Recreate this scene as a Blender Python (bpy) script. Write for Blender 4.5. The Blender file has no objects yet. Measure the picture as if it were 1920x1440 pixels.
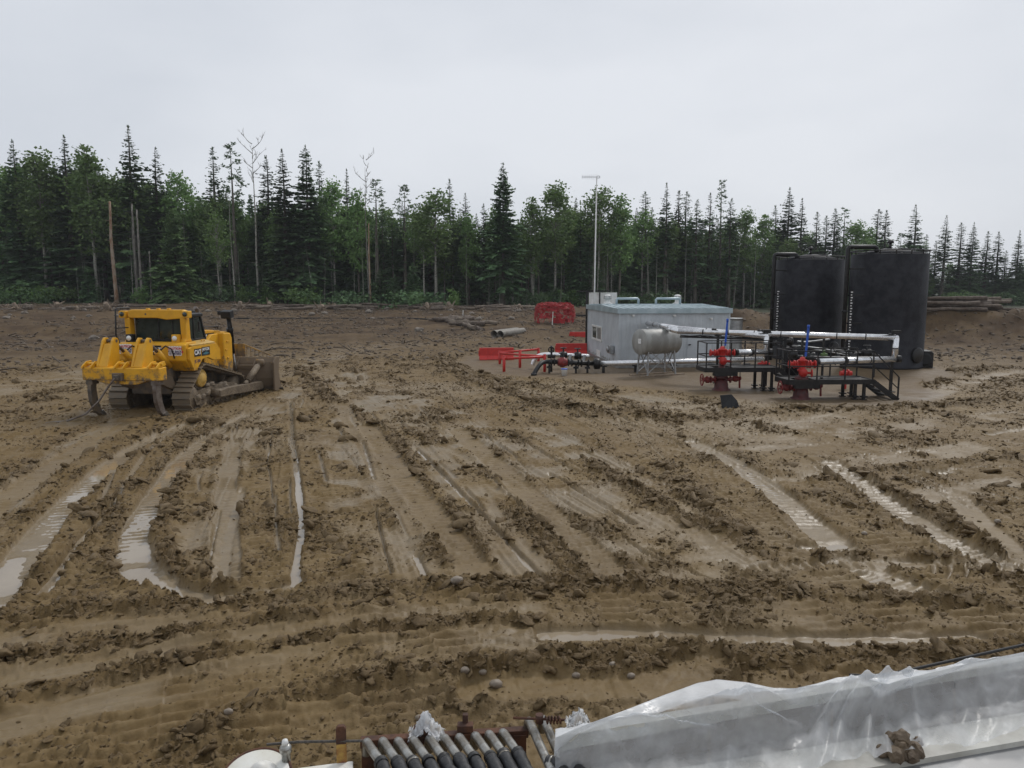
import bpy, bmesh, math, random
import numpy as np
from mathutils import Vector, Matrix, Euler

# ------------------------------------------------------------------ camera, world, sun, exposure
R = math.radians
scene = bpy.context.scene
COL = scene.collection
EYE, FPX, PITCH = 4.5, 1450.0, R(7.27)

cam_data = bpy.data.cameras.new('camera')
cam_data.sensor_width = 36.0
cam_data.lens = 36.0 * FPX / 1920.0
cam_data.clip_start = 0.05
cam_data.clip_end = 6000.0
cam = bpy.data.objects.new('camera', cam_data)
COL.objects.link(cam)
cam.location = (0, 0, EYE)
cam.rotation_euler = (R(90) - PITCH, 0, 0)
scene.camera = cam

SUN_EL, SUN_AZ = R(48), R(35)
world = bpy.data.worlds.new('World')
scene.world = world
world.use_nodes = True
wn, wl = world.node_tree.nodes, world.node_tree.links
wn.clear()
w_out = wn.new('ShaderNodeOutputWorld')
w_bg = wn.new('ShaderNodeBackground')
w_bg.inputs['Strength'].default_value = 0.10
w_sky = wn.new('ShaderNodeTexSky')
w_sky.sky_type = 'NISHITA'
w_sky.sun_disc = False
w_sky.sun_elevation = SUN_EL
w_sky.sun_rotation = SUN_AZ
w_sky.dust_density = 4.0
w_tc = wn.new('ShaderNodeTexCoord')
w_map = wn.new('ShaderNodeMapping')
w_map.inputs['Scale'].default_value = (1.0, 1.0, 2.6)
w_no = wn.new('ShaderNodeTexNoise')
w_no.inputs['Scale'].default_value = 1.35
w_no.inputs['Detail'].default_value = 5.0
w_no.inputs['Roughness'].default_value = 0.5
w_rmp = wn.new('ShaderNodeValToRGB')
w_rmp.color_ramp.elements[0].position = 0.34
w_rmp.color_ramp.elements[0].color = (0.565, 0.605, 0.670, 1)
w_rmp.color_ramp.elements[1].position = 0.66
w_rmp.color_ramp.elements[1].color = (0.735, 0.765, 0.815, 1)
w_gain = wn.new('ShaderNodeVectorMath')
w_gain.operation = 'SCALE'
w_gain.inputs['Scale'].default_value = 10.0
w_mix = wn.new('ShaderNodeMix')
w_mix.data_type = 'RGBA'
w_mix.inputs['Factor'].default_value = 0.95
wl.new(w_tc.outputs['Generated'], w_map.inputs['Vector'])
wl.new(w_map.outputs['Vector'], w_no.inputs['Vector'])
wl.new(w_no.outputs['Fac'], w_rmp.inputs['Fac'])
wl.new(w_rmp.outputs['Color'], w_gain.inputs[0])
wl.new(w_sky.outputs['Color'], w_mix.inputs[6])
wl.new(w_gain.outputs['Vector'], w_mix.inputs[7])
wl.new(w_mix.outputs[2], w_bg.inputs['Color'])
wl.new(w_bg.outputs['Background'], w_out.inputs['Surface'])

sun_data = bpy.data.lights.new('sun', 'SUN')
sun_data.energy = 1.4
sun_data.angle = R(14)
sun_data.color = (1.0, 0.97, 0.93)
sun = bpy.data.objects.new('sun', sun_data)
COL.objects.link(sun)
sun.location = (0, 0, 60)
sun.rotation_euler = (R(90) - SUN_EL, 0, R(180) - SUN_AZ)

vs = scene.view_settings
vs.view_transform = 'Standard'
vs.look = 'None'
vs.exposure = 0.08
vs.gamma = 1.0
vs.use_curve_mapping = False
scene.cycles.max_bounces = 6
scene.cycles.diffuse_bounces = 3
scene.cycles.glossy_bounces = 3
scene.cycles.transmission_bounces = 4
scene.cycles.transparent_max_bounces = 12

# ------------------------------------------------------------------ placing helpers
def ray(u, v):
    a, b = (u - 960) / FPX, -(v - 720) / FPX
    return Vector((a, math.cos(PITCH) + b * math.sin(PITCH), -math.sin(PITCH) + b * math.cos(PITCH)))
def gnd(u, v, z=0.0):
    d = ray(u, v)
    t = (z - EYE) / d.z
    return Vector((d.x * t, d.y * t, z))
def at(u, v, Y):
    d = ray(u, v)
    t = Y / d.y
    return Vector((d.x * t, Y, EYE + d.z * t))

# ------------------------------------------------------------------ mesh helpers
class MB:
    def __init__(self):
        self.v, self.f, self.s = [], [], []
    def add(self, vs, fs, smooth=False):
        o = len(self.v)
        self.v.extend([tuple(p) for p in vs])
        for f in fs:
            self.f.append(tuple(i + o for i in f))
            self.s.append(smooth)
        return self
    def box(self, c, s, rot=None):
        hx, hy, hz = s[0] / 2, s[1] / 2, s[2] / 2
        pts = [Vector((sx * hx, sy * hy, sz * hz)) for sz in (-1, 1) for sy in (-1, 1) for sx in (-1, 1)]
        if rot is not None:
            m = rot if isinstance(rot, Matrix) else Euler(rot).to_matrix()
            pts = [m @ p for p in pts]
        c = Vector(c)
        return self.add([p + c for p in pts], [(0, 2, 3, 1), (4, 5, 7, 6), (0, 1, 5, 4), (2, 6, 7, 3), (0, 4, 6, 2), (1, 3, 7, 5)])
    def bb(self, x0, x1, y0, y1, z0, z1):
        return self.box(((x0 + x1) / 2, (y0 + y1) / 2, (z0 + z1) / 2), (abs(x1 - x0), abs(y1 - y0), abs(z1 - z0)))
    def bar(self, p0, p1, w, h, up=(0, 0, 1)):
        p0, p1 = Vector(p0), Vector(p1)
        d = p1 - p0
        L = d.length
        y = d.normalized()
        u = Vector(up)
        if abs(y.dot(u)) > 0.98:
            u = Vector((1, 0, 0))
        x = y.cross(u).normalized()
        z = x.cross(y)
        m = Matrix((x, y, z)).transposed()
        return self.box((p0 + p1) / 2, (w, L, h), m)
    def prism(self, poly, x0, x1, axis='x'):
        """polygon in the plane across an axis, extruded along it (x: (y,z), y: (x,z), z: (x,y))"""
        n = len(poly)
        def mk(p, t):
            return {'x': (t, p[0], p[1]), 'y': (p[0], t, p[1]), 'z': (p[0], p[1], t)}[axis]
        vs = [mk(p, x0) for p in poly] + [mk(p, x1) for p in poly]
        fs = [tuple(range(n))[::-1], tuple(range(n, 2 * n))] + [(i, (i + 1) % n, n + (i + 1) % n, n + i) for i in range(n)]
        return self.add(vs, fs)
    def cyl(self, p0, p1, r0, r1=None, n=12, cap=True):
        r1 = r0 if r1 is None else r1
        return self.tube([p0, p1], [r0, r1], n, cap)
    def tube(self, pts, r, n=8, cap=True):
        pts = [Vector(p) for p in pts]
        k = len(pts)
        rs = r if isinstance(r, (list, tuple)) else [r] * k
        t0 = (pts[1] - pts[0]).normalized()
        u = Vector((0, 0, 1)) if abs(t0.z) < 0.9 else Vector((1, 0, 0))
        a = t0.cross(u).normalized()
        vs = []
        for i in range(k):
            t = (pts[min(i + 1, k - 1)] - pts[max(i - 1, 0)])
            t = t.normalized() if t.length > 1e-9 else t0
            a = (a - t * a.dot(t))
            a = a.normalized() if a.length > 1e-6 else t.orthogonal().normalized()
            b = t.cross(a)
            for j in range(n):
                q = 2 * math.pi * j / n
                vs.append(pts[i] + (a * math.cos(q) + b * math.sin(q)) * rs[i])
        fs = [(i * n + j, i * n + (j + 1) % n, (i + 1) * n + (j + 1) % n, (i + 1) * n + j) for i in range(k - 1) for j in range(n)]
        self.add(vs, fs, n > 6)
        if cap:
            o = len(self.v) - k * n
            self.f.append(tuple(o + j for j in range(n))[::-1]); self.s.append(False)
            self.f.append(tuple(o + (k - 1) * n + j for j in range(n))); self.s.append(False)
        return self
    def lathe(self, prof, o=(0, 0, 0), axis=(0, 0, 1), n=20, smooth=True):
        ax = Vector(axis).normalized()
        a = ax.orthogonal().normalized()
        b = ax.cross(a)
        o = Vector(o)
        vs = []
        for (r, z) in prof:
            for j in range(n):
                q = 2 * math.pi * j / n
                vs.append(o + ax * z + (a * math.cos(q) + b * math.sin(q)) * r)
        k = len(prof)
        fs = [(i * n + j, i * n + (j + 1) % n, (i + 1) * n + (j + 1) % n, (i + 1) * n + j) for i in range(k - 1) for j in range(n)]
        self.add(vs, fs, smooth)
        base = len(self.v) - k * n
        if prof[0][0] > 1e-4:
            self.f.append(tuple(base + j for j in range(n))[::-1]); self.s.append(False)
        if prof[-1][0] > 1e-4:
            self.f.append(tuple(base + (k - 1) * n + j for j in range(n))); self.s.append(False)
        return self
    def torus(self, c, axis, R_, r, n=20, m=6):
        ax = Vector(axis).normalized()
        a = ax.orthogonal().normalized()
        b = ax.cross(a)
        c = Vector(c)
        vs = []
        for i in range(n):
            q = 2 * math.pi * i / n
            d = a * math.cos(q) + b * math.sin(q)
            for j in range(m):
                w = 2 * math.pi * j / m
                vs.append(c + d * (R_ + r * math.cos(w)) + ax * r * math.sin(w))
        return self.add(vs, [(i * m + j, ((i + 1) % n) * m + j, ((i + 1) % n) * m + (j + 1) % m, i * m + (j + 1) % m) for i in range(n) for j in range(m)], True)
    def rock(self, c, s, seed, sub=1, smooth=False):
        rnd = random.Random(seed)
        bm = bmesh.new()
        bmesh.ops.create_icosphere(bm, subdivisions=sub, radius=1)
        e = Euler((rnd.uniform(0, 6), rnd.uniform(0, 6), rnd.uniform(0, 6))).to_matrix()
        vs = []
        for p in bm.verts:
            q = e @ (p.co * rnd.uniform(0.72, 1.15))
            vs.append((c[0] + q.x * s[0], c[1] + q.y * s[1], c[2] + q.z * s[2]))
        self.add(vs, [[v.index for v in f.verts] for f in bm.faces], smooth)
        bm.free()
        return self
    def build(self, name, mat, parent=None, bevel=0.0, seg=2):
        me = bpy.data.meshes.new(name)
        me.from_pydata(self.v, [], self.f)
        me.polygons.foreach_set('use_smooth', self.s)
        me.materials.append(M[mat] if isinstance(mat, str) else mat)
        me.update()
        o = bpy.data.objects.new(name, me)
        COL.objects.link(o)
        o.parent = parent
        if bevel:
            b = o.modifiers.new('bevel', 'BEVEL')
            b.width = bevel
            b.segments = seg
            b.limit_method = 'ANGLE'
            b.angle_limit = R(40)
            b.harden_normals = False
        return o

def np_mesh(name, verts, faces, mat=None, smooth=True, mat_index=None):
    me = bpy.data.meshes.new(name)
    verts = np.asarray(verts, np.float32)
    faces = np.asarray(faces, np.int32)
    n, k = faces.shape
    me.vertices.add(len(verts))
    me.vertices.foreach_set('co', verts.ravel())
    me.loops.add(n * k)
    me.loops.foreach_set('vertex_index', faces.ravel())
    me.polygons.add(n)
    me.polygons.foreach_set('loop_start', np.arange(0, n * k, k, dtype=np.int32))
    me.polygons.foreach_set('use_smooth', np.full(n, smooth, bool))
    if mat is not None:
        for m_ in (mat if isinstance(mat, (list, tuple)) else [mat]):
            me.materials.append(M[m_] if isinstance(m_, str) else m_)
    if mat_index is not None:
        me.polygons.foreach_set('material_index', np.asarray(mat_index, np.int32))
    me.update(calc_edges=True)
    return me

def tag(o, label=None, cat=None, group=None, kind=None):
    if label: o['label'] = label
    if cat: o['category'] = cat
    if group: o['group'] = group
    if kind: o['kind'] = kind
    return o
def thing(name, loc=(0, 0, 0), rz=0.0, label=None, cat=None, group=None):
    o = bpy.data.objects.new(name, None)
    o.empty_display_size = 0.3
    COL.objects.link(o)
    o.location = loc
    o.rotation_euler = (0, 0, rz)
    return tag(o, label, cat, group)
def link_mesh(name, me, parent=None):
    o = bpy.data.objects.new(name, me)
    COL.objects.link(o)
    o.parent = parent
    return o
def text_mesh(name, body, size, mat, parent, loc, rot, align='CENTER', bold=0.0, sx=1.0):
    cu = bpy.data.curves.new(name + '_c', 'FONT')
    cu.body = body
    cu.size = size
    cu.align_x = align
    cu.align_y = 'CENTER'
    cu.offset = bold
    cu.extrude = 0.002
    cu.resolution_u = 3
    cu.space_line = 0.85
    tmp = bpy.data.objects.new('tmp', cu)
    COL.objects.link(tmp)
    bpy.context.view_layer.update()
    me = bpy.data.meshes.new_from_object(tmp.evaluated_get(bpy.context.evaluated_depsgraph_get()))
    bpy.data.objects.remove(tmp)
    bpy.data.curves.remove(cu)
    me.materials.clear()
    me.materials.append(M[mat])
    o = link_mesh(name, me, parent)
    o.location = loc
    o.rotation_euler = rot
    o.scale = (sx, 1, 1)
    return o

# ------------------------------------------------------------------ materials
M = {}
def mat(name, col, rough=0.6, metal=0.0, col2=None, scale=4.0, lo=0.4, hi=0.6, bump=0.0, bscale=30.0, detail=5.0,
        dirt=None, dirt_z=None, dirt_amt=0.0, dscale=5.0, spec=0.5, rough2=None, trans=0.0, rnd=0.0, coords='Object', vec=(1, 1, 1), coat=0.0, bdist=0.02):
    m = bpy.data.materials.new(name)
    m.use_nodes = True
    nt = m.node_tree
    n, l = nt.nodes, nt.links
    b = n['Principled BSDF']
    b.inputs['Roughness'].default_value = rough
    b.inputs['Metallic'].default_value = metal
    b.inputs['Specular IOR Level'].default_value = spec
    if coat:
        b.inputs['Coat Weight'].default_value = coat
        b.inputs['Coat Roughness'].default_value = 0.15
    tc = n.new('ShaderNodeTexCoord')
    mp = n.new('ShaderNodeMapping')
    mp.inputs['Scale'].default_value = vec
    l.new(tc.outputs[coords], mp.inputs['Vector'])
    c = None
    rgb = n.new('ShaderNodeRGB')
    rgb.outputs[0].default_value = (*col, 1)
    c = rgb.outputs[0]
    def mix(fac, a, bcol):
        x = n.new('ShaderNodeMix')
        x.data_type = 'RGBA'
        l.new(fac, x.inputs['Factor'])
        l.new(a, x.inputs[6])
        if isinstance(bcol, tuple):
            x.inputs[7].default_value = (*bcol, 1)
        else:
            l.new(bcol, x.inputs[7])
        return x.outputs[2]
    def noise(sc, det=detail, ro=0.6):
        x = n.new('ShaderNodeTexNoise')
        x.inputs['Scale'].default_value = sc
        x.inputs['Detail'].default_value = det
        x.inputs['Roughness'].default_value = ro
        l.new(mp.outputs['Vector'], x.inputs['Vector'])
        return x.outputs['Fac']
    def rng(v, a0, a1, b0=0.0, b1=1.0):
        x = n.new('ShaderNodeMapRange')
        l.new(v, x.inputs['Value'])
        x.inputs['From Min'].default_value = a0
        x.inputs['From Max'].default_value = a1
        x.inputs['To Min'].default_value = b0
        x.inputs['To Max'].default_value = b1
        return x.outputs['Result']
    if col2 is not None:
        f = rng(noise(scale), lo, hi)
        c = mix(f, c, col2)
        if rough2 is not None:
            l.new(rng(f, 0, 1, rough, rough2), b.inputs['Roughness'])
    if rnd:
        oi = n.new('ShaderNodeObjectInfo')
        hs = n.new('ShaderNodeHueSaturation')
        l.new(rng(oi.outputs['Random'], 0, 1, 1 - rnd, 1 + rnd), hs.inputs['Value'])
        l.new(rng(oi.outputs['Random'], 0, 1, 0.5 - rnd * 0.03, 0.5 + rnd * 0.03), hs.inputs['Hue'])
        l.new(c, hs.inputs['Color'])
        c = hs.outputs['Color']
    if dirt is not None:
        nz = noise(dscale, 8.0, 0.65)
        if dirt_z is not None:
            g = n.new('ShaderNodeNewGeometry')
            sp = n.new('ShaderNodeSeparateXYZ')
            l.new(g.outputs['Position'], sp.inputs[0])
            zf = rng(sp.outputs['Z'], dirt_z[0], dirt_z[1], 1.0, 0.0)
            ad = n.new('ShaderNodeMath'); ad.operation = 'ADD'
            l.new(zf, ad.inputs[0]); l.new(nz, ad.inputs[1])
            f = rng(ad.outputs[0], 1.05 - dirt_amt, 1.25 - dirt_amt)
        else:
            f = rng(nz, 0.62 - dirt_amt, 0.72 - dirt_amt)
        c = mix(f, c, dirt)
        rr = n.new('ShaderNodeMapRange')
        l.new(f, rr.inputs['Value'])
        rr.inputs['To Min'].default_value = rough
        rr.inputs['To Max'].default_value = 0.75
        l.new(rr.outputs['Result'], b.inputs['Roughness'])
        if metal:
            l.new(rng(f, 0, 1, metal, 0.0), b.inputs['Metallic'])
    l.new(c, b.inputs['Base Color'])
    if bump:
        bp = n.new('ShaderNodeBump')
        bp.inputs['Strength'].default_value = bump
        bp.inputs['Distance'].default_value = bdist
        l.new(noise(bscale, 4.0), bp.inputs['Height'])
        l.new(bp.outputs['Normal'], b.inputs['Normal'])
    if trans:
        tr = n.new('ShaderNodeBsdfTranslucent')
        l.new(c, tr.inputs['Color'])
        ms = n.new('ShaderNodeMixShader')
        ms.inputs[0].default_value = trans
        l.new(b.outputs[0], ms.inputs[1])
        l.new(tr.outputs[0], ms.inputs[2])
        l.new(ms.outputs[0], n['Material Output'].inputs['Surface'])
    M[name] = m
    return m
MUD = (0.20, 0.155, 0.105)

# ------------------------------------------------------------------ noise fields
def _h(ix, iy, seed):
    h = (ix.astype(np.int64) * 374761393 + iy.astype(np.int64) * 668265263 + seed * 1274126177) & 0xFFFFFFFF
    h = ((h ^ (h >> 13)) * 1103515245) & 0xFFFFFFFF
    h = ((h ^ (h >> 16)) * 2246822519) & 0xFFFFFFFF
    return ((h ^ (h >> 15)) & 0xFFFF).astype(np.float32) / 65535.0
def vnoise(x, y, seed=0):
    xi, yi = np.floor(x), np.floor(y)
    fx, fy = x - xi, y - yi
    fx = fx * fx * fx * (fx * (fx * 6 - 15) + 10)
    fy = fy * fy * fy * (fy * (fy * 6 - 15) + 10)
    a, b = _h(xi, yi, seed), _h(xi + 1, yi, seed)
    c, d = _h(xi, yi + 1, seed), _h(xi + 1, yi + 1, seed)
    return ((a * (1 - fx) + b * fx) * (1 - fy) + (c * (1 - fx) + d * fx) * fy) * 2 - 1
def fbm(x, y, octv=4, seed=0, gain=0.5):
    s, a, t = 0, 1.0, 0
    for i in range(octv):
        s = s + a * vnoise(x * 2 ** i + 17.3 * i, y * 2 ** i - 9.1 * i, seed + i)
        t += a
        a *= gain
    return s / t
def cell(x, y, seed=0):
    xi, yi = np.floor(x), np.floor(y)
    f1 = np.full(np.shape(x), 9.0, np.float32)
    f2 = f1.copy()
    idv = np.zeros_like(f1)
    for dx in (-1, 0, 1):
        for dy in (-1, 0, 1):
            cx, cy = xi + dx, yi + dy
            px, py = cx + _h(cx, cy, seed), cy + _h(cx, cy, seed + 7)
            d = (px - x) ** 2 + (py - y) ** 2
            cid = _h(cx, cy, seed + 13)
            nearer = d < f1
            f2 = np.where(nearer, f1, np.minimum(f2, d))
            idv = np.where(nearer, cid, idv)
            f1 = np.minimum(f1, d)
    return np.sqrt(f1), np.sqrt(f2), idv
def sstep(a, b, x):
    t = np.clip((x - a) / (b - a), 0, 1)
    return t * t * (3 - 2 * t)

# ------------------------------------------------------------------ terrain
def seg_dist(px, py, pl):
    """distance, arc length and signed side to a polyline"""
    best = np.full(px.shape, 1e9, np.float32)
    sarc = np.zeros_like(best)
    side = np.zeros_like(best)
    acc = 0.0
    for (a, b) in zip(pl[:-1], pl[1:]):
        dx, dy = b[0] - a[0], b[1] - a[1]
        L = math.hypot(dx, dy)
        t = np.clip(((px - a[0]) * dx + (py - a[1]) * dy) / (L * L), 0, 1)
        ex, ey = px - a[0] - t * dx, py - a[1] - t * dy
        d = np.sqrt(ex * ex + ey * ey)
        m = d < best
        best = np.where(m, d, best)
        sarc = np.where(m, acc + t * L, sarc)
        side = np.where(m, np.sign(ex * dy - ey * dx), side)
        acc += L
    return best, sarc, side
def smooth_poly(pts, n=2):
    p = [np.array(q, float) for q in pts]
    for _ in range(n):
        q = [p[0]]
        for a, b in zip(p[:-1], p[1:]):
            q += [a * .75 + b * .25, a * .25 + b * .75]
        q.append(p[-1])
        p = q
    return [(float(a[0]), float(a[1])) for a in p]
def PL(*uv):
    return smooth_poly([tuple(gnd(u, v)[:2]) for u, v in uv])

BERM = [(29, 66), (36, 62.5), (48, 60), (70, 62), (95, 70)]
def base_h(x, y):
    """large shapes of the ground, metres"""
    x = np.asarray(x, np.float32); y = np.asarray(y, np.float32)
    r = x / np.maximum(np.abs(y), 1.0)
    leftish = 1 - sstep(0.05, 0.45, r)
    dist = np.sqrt(x * x + y * y)
    h = leftish * 1.75 * sstep(50, 98, y) + (1 - leftish) * 0.9 * sstep(70, 140, y)
    h = h + leftish * 0.5 * sstep(63, 66, y + 3 * vnoise(x * .08, y * .08, 5)) * sstep(-0.25, -0.42, r) * 1.0
    h = h + fbm(x * .06, y * .06, 3, 21) * 0.45 * sstep(45, 75, y)
    d, s, _ = seg_dist(x, y, BERM)
    h = h + 2.75 * np.exp(-(d / 3.9) ** 2) * (1 + .18 * fbm(x * .5, y * .5, 3, 31)) * sstep(0, 5, s + 2)
    m = np.sqrt((x - 21.0) ** 2 + (y - 70.0) ** 2 * .6)
    h = h + 2.0 * np.exp(-(m / 3.4) ** 2) * (1 + .3 * fbm(x * .7, y * .7, 3, 33))
    m = np.sqrt((x - 27.0) ** 2 + (y - 78.0) ** 2 * .6)
    h = h + 1.5 * np.exp(-(m / 3.6) ** 2)
    h = h + 3.0 * sstep(200, 900, dist)
    return h
def hz(x, y):
    return float(base_h(np.array([x]), np.array([y]))[0])

PAD = [(-3.2, 43.5), (-1.8, 39.0), (2.2, 36.6), (6.0, 33.2), (8.2, 30.3), (11.5, 28.5), (16.0, 28.8), (17.6, 31.2), (18.6, 35), (22, 37.5), (23.5, 43), (22, 51), (10, 53), (2, 52), (-3.0, 49)]
def poly_sd(px, py, poly):
    """signed distance to a closed polygon, positive inside"""
    n = len(poly)
    d, _, _ = seg_dist(px, py, poly + [poly[0]])
    inside = np.zeros(px.shape, bool)
    for i in range(n):
        (x1, y1), (x2, y2) = poly[i], poly[(i + 1) % n]
        c = ((y1 > py) != (y2 > py)) & (px < (x2 - x1) * (py - y1) / ((y2 - y1) or 1e-9) + x1)
        inside ^= c
    return np.where(inside, d, -d)

# ruts, cleat tracks, scraped swaths and windrows: (type, centre line, half width, depth or height, wetness)
FEAT = [
 # scraped smooth bands first
 ('swath', PL((660, 700), (655, 830), (690, 960), (740, 1095)), .9, .03, 1),
 ('swath', PL((560, 720), (470, 800), (400, 900), (350, 1010), (345, 1080)), .8, .03, .9),
 ('swath', PL((690, 720), (900, 830), (1090, 940), (1290, 1060), (1440, 1120)), 1.5, .02, 1),
 ('swath', PL((1000, 800), (1180, 900), (1330, 1000), (1480, 1090)), .7, .03, 1),
 ('swath', PL((600, 700), (760, 790), (900, 960), (1010, 1090)), .55, .02, .8),
 ('swath', PL((1920, 775), (1700, 800), (1450, 835), (1280, 852)), .8, .03, .6),
 ('swath', PL((1920, 830), (1760, 850), (1560, 880), (1370, 900)), .7, .03, .5),
 ('swath', PL((1920, 905), (1800, 925), (1700, 940)), .55, .03, .6),
 ('swath', PL((-200, 1240), (150, 1190), (420, 1165), (700, 1100), (900, 1080)), .45, .02, .7),
 ('swath', PL((-200, 1300), (200, 1240), (480, 1190), (860, 1150), (1040, 1130)), .40, .03, .9),
 ('swath', PL((-100, 1400), (200, 1310), (520, 1240), (850, 1190), (1050, 1210)), .42, .03, 1),
 ('swath', PL((-100, 1020), (60, 900), (200, 800), (320, 760)), .7, .02, .8),
 ('swath', PL((-300, 760), (0, 735), (200, 690), (500, 650), (800, 640)), 2.2, .02, .6),
 ('swath', PL((540, 690), (640, 655), (800, 650), (930, 640)), 2.2, .02, .8),
 ('swath', PL((1920, 690), (1800, 715), (1600, 790), (1450, 800)), 1.0, .02, .8),
 # windrows of loose mud
 ('ridge', PL((830, 690), (930, 735), (1060, 765), (1180, 785), (1300, 795), (1420, 775), (1700, 770), (1920, 748)), .75, .16, 0),
 ('ridge', PL((1060, 735), (1150, 755), (1220, 782), (1290, 800)), .6, .17, 0),
 ('ridge', PL((820, 672), (880, 700), (960, 725), (1050, 735)), .7, .15, 0),
 ('ridge', PL((560, 690), (640, 770), (720, 800)), .5, .08, 0),
 ('ridge', PL((1090, 860), (1190, 920), (1290, 985), (1400, 1010)), .35, .11, 0),
 ('ridge', PL((-200, 1190), (100, 1152), (300, 1142), (480, 1148), (600, 1122), (760, 1100), (960, 1108), (1200, 1110), (1500, 1115), (1920, 1140)), .42, .10, 0),
 ('ridge', PL((-200, 1275), (150, 1225), (420, 1180), (720, 1145)), .22, .10, 0),
 ('ridge', PL((-100, 1350), (200, 1275), (500, 1215), (820, 1170), (1040, 1170)), .22, .09, 0),
 ('ridge', PL((300, 1420), (420, 1360), (640, 1290), (900, 1265), (1040, 1240), (1200, 1225)), .25, .14, 0),
 ('ridge', PL((1000, 1250), (1200, 1245), (1450, 1250), (1700, 1240), (1980, 1210)), .35, .10, 0),
 ('ridge', PL((1250, 920), (1330, 960), (1420, 1040), (1560, 1085)), .35, .07, 0),
 ('ridge', PL((1590, 880), (1750, 970), (1930, 1065)), .22, .07, 0),
 ('ridge', PL((250, 900), (190, 980), (120, 1060), (60, 1110)), .3, .08, 0),
 ('ridge', PL((345, 890), (310, 960), (305, 1040), (350, 1085)), .22, .09, 0),
 ('ridge', PL((1920, 860), (1800, 872), (1700, 885), (1500, 905)), .25, .07, 0),
 ('ridge', PL((1700, 735), (1800, 700), (1920, 690)), 1.2, .18, 0),
 ('ridge', PL((-200, 655), (0, 665), (160, 655)), 1.2, .2, 0),
 # cleat tracks of the dozer
 ('track', PL((-60, 1180), (20, 1080), (70, 1005), (140, 930), (225, 855), (310, 812), (360, 795)), .30, .075, 1),
 ('track', PL((300, 1092), (250, 1060), (248, 1010), (275, 950), (310, 905), (345, 855), (400, 815), (470, 775)), .28, .08, 1),
 ('track', PL((1300, 830), (1400, 880), (1500, 965), (1575, 1030)), .33, .06, .9),
 ('track', PL((1560, 870), (1660, 940), (1780, 1020), (1900, 1075)), .32, .055, .9),
 ('track', PL((1590, 1060), (1680, 1095), (1750, 1120)), .35, .06, .9),
 ('track', PL((440, 830), (420, 930), (425, 1090)), .24, .05, .8),
 ('track', PL((-40, 980), (60, 900), (170, 830)), .34, .045, .4),
 ('track', PL((790, 1000), (700, 860), (640, 760)), .30, .03, .4),
 ('track', PL((900, 1080), (760, 900), (690, 800)), .30, .03, .3),
 ('track', PL((1150, 1080), (960, 900), (860, 810)), .32, .03, .3),
 ('track', PL((1790, 930), (1850, 1000), (1930, 1060)), .3, .03, .4),
 ('track', PL((1400, 1075), (1560, 1060), (1760, 1060), (1930, 1075)), .2, .03, .6),
 ('track', PL((900, 1300), (1000, 1290), (1200, 1300), (1330, 1250)), .3, .03, .2),
 # narrow wheel and blade ruts that hold water
 ('rut', PL((78, 1115), (125, 1050), (165, 1000), (212, 950)), .095, .115, 1),
 ('rut', PL((212, 950), (245, 890), (290, 830), (385, 795)), .07, .05, 1),
 ('rut', PL((557, 1098), (553, 1060), (566, 1000), (562, 940), (556, 880), (548, 820), (545, 750)), .075, .11, 1),
 ('rut', PL((1025, 1098), (965, 1032), (905, 968), (862, 925), (825, 885), (780, 842)), .06, .085, 1),
 ('rut', PL((735, 1080), (718, 1020), (705, 960)), .03, .07, 1),
 ('rut', PL((700, 900), (690, 860), (680, 830)), .05, .07, 1),
 ('rut', PL((420, 1080), (425, 1010), (455, 920)), .09, .065, 1),
 ('rut', PL((388, 1080), (400, 1010), (412, 960)), .03, .07, 1),
 ('rut', PL((250, 1072), (275, 1092), (310, 1098)), .18, .13, 1),
 ('rut', PL((300, 1098), (340, 1108), (372, 1120), (412, 1130)), .17, .10, 1),
 ('rut', PL((430, 1118), (490, 1112), (555, 1098)), .13, .095, 1),
 ('rut', PL((5, 1105), (10, 1075), (22, 1050)), .16, .10, 1),
 ('rut', PL((1030, 1190), (1150, 1186), (1300, 1197), (1500, 1200), (1650, 1203), (1820, 1195)), .20, .085, 1),
 ('rut', PL((1030, 890), (1100, 930), (1190, 985)), .05, .07, 1),
 ('rut', PL((1060, 925), (1110, 955), (1170, 990)), .03, .07, 1),
 ('rut', PL((1210, 1030), (1280, 1070), (1340, 1095)), .035, .07, 1),
 ('rut', PL((1180, 915), (1215, 938)), .06, .07, 1),
 ('rut', PL((1740, 888), (1790, 888)), .22, .08, 1),
 ('rut', PL((1505, 1030), (1580, 1022)), .14, .075, 1),
 ('rut', PL((1850, 815), (1920, 805)), .2, .07, 1),
 ('rut', PL((780, 1040), (800, 1090)), .06, .08, 1),
 ('rut', PL((1070, 1075), (1090, 1090)), .07, .08, 1),
 ('swath', PL((1160, 738), (1230, 750), (1290, 765), (1350, 775)), 1.0, .05, 1),
]
random.seed(11)
for k in range(6):
    u = 1745 + k * 31
    FEAT.append(('rut', PL((u, 1085 + random.uniform(-6, 6)), (u + 8, 1072), (u + 10, 1062)), .035, .055, 1))

# thin parallel drag marks between the tracks
for k in range(120):
    if k < 84:
        a = math.radians(random.gauss(17.5, 2.2)); cx = random.uniform(-9, 6.5); cy = random.uniform(13.2, 30)
        if cx > .22 * cy: continue
    elif k < 104:
        a = math.radians(random.gauss(5, 3)); cx = random.uniform(3, 11); cy = random.uniform(12.5, 22)
    else:
        a = math.radians(random.gauss(-78, 4)); cx = random.uniform(7, 17); cy = random.uniform(17, 28)
    L_ = random.uniform(1.2, 4.5)
    dx, dy = -math.sin(a), math.cos(a)
    FEAT.append(('rut', [(cx - dx * L_ / 2, cy - dy * L_ / 2), (cx + random.uniform(-.06, .06), cy), (cx + dx * L_ / 2, cy + dy * L_ / 2)], random.uniform(.018, .05), random.uniform(.03, .075), .8))

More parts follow.
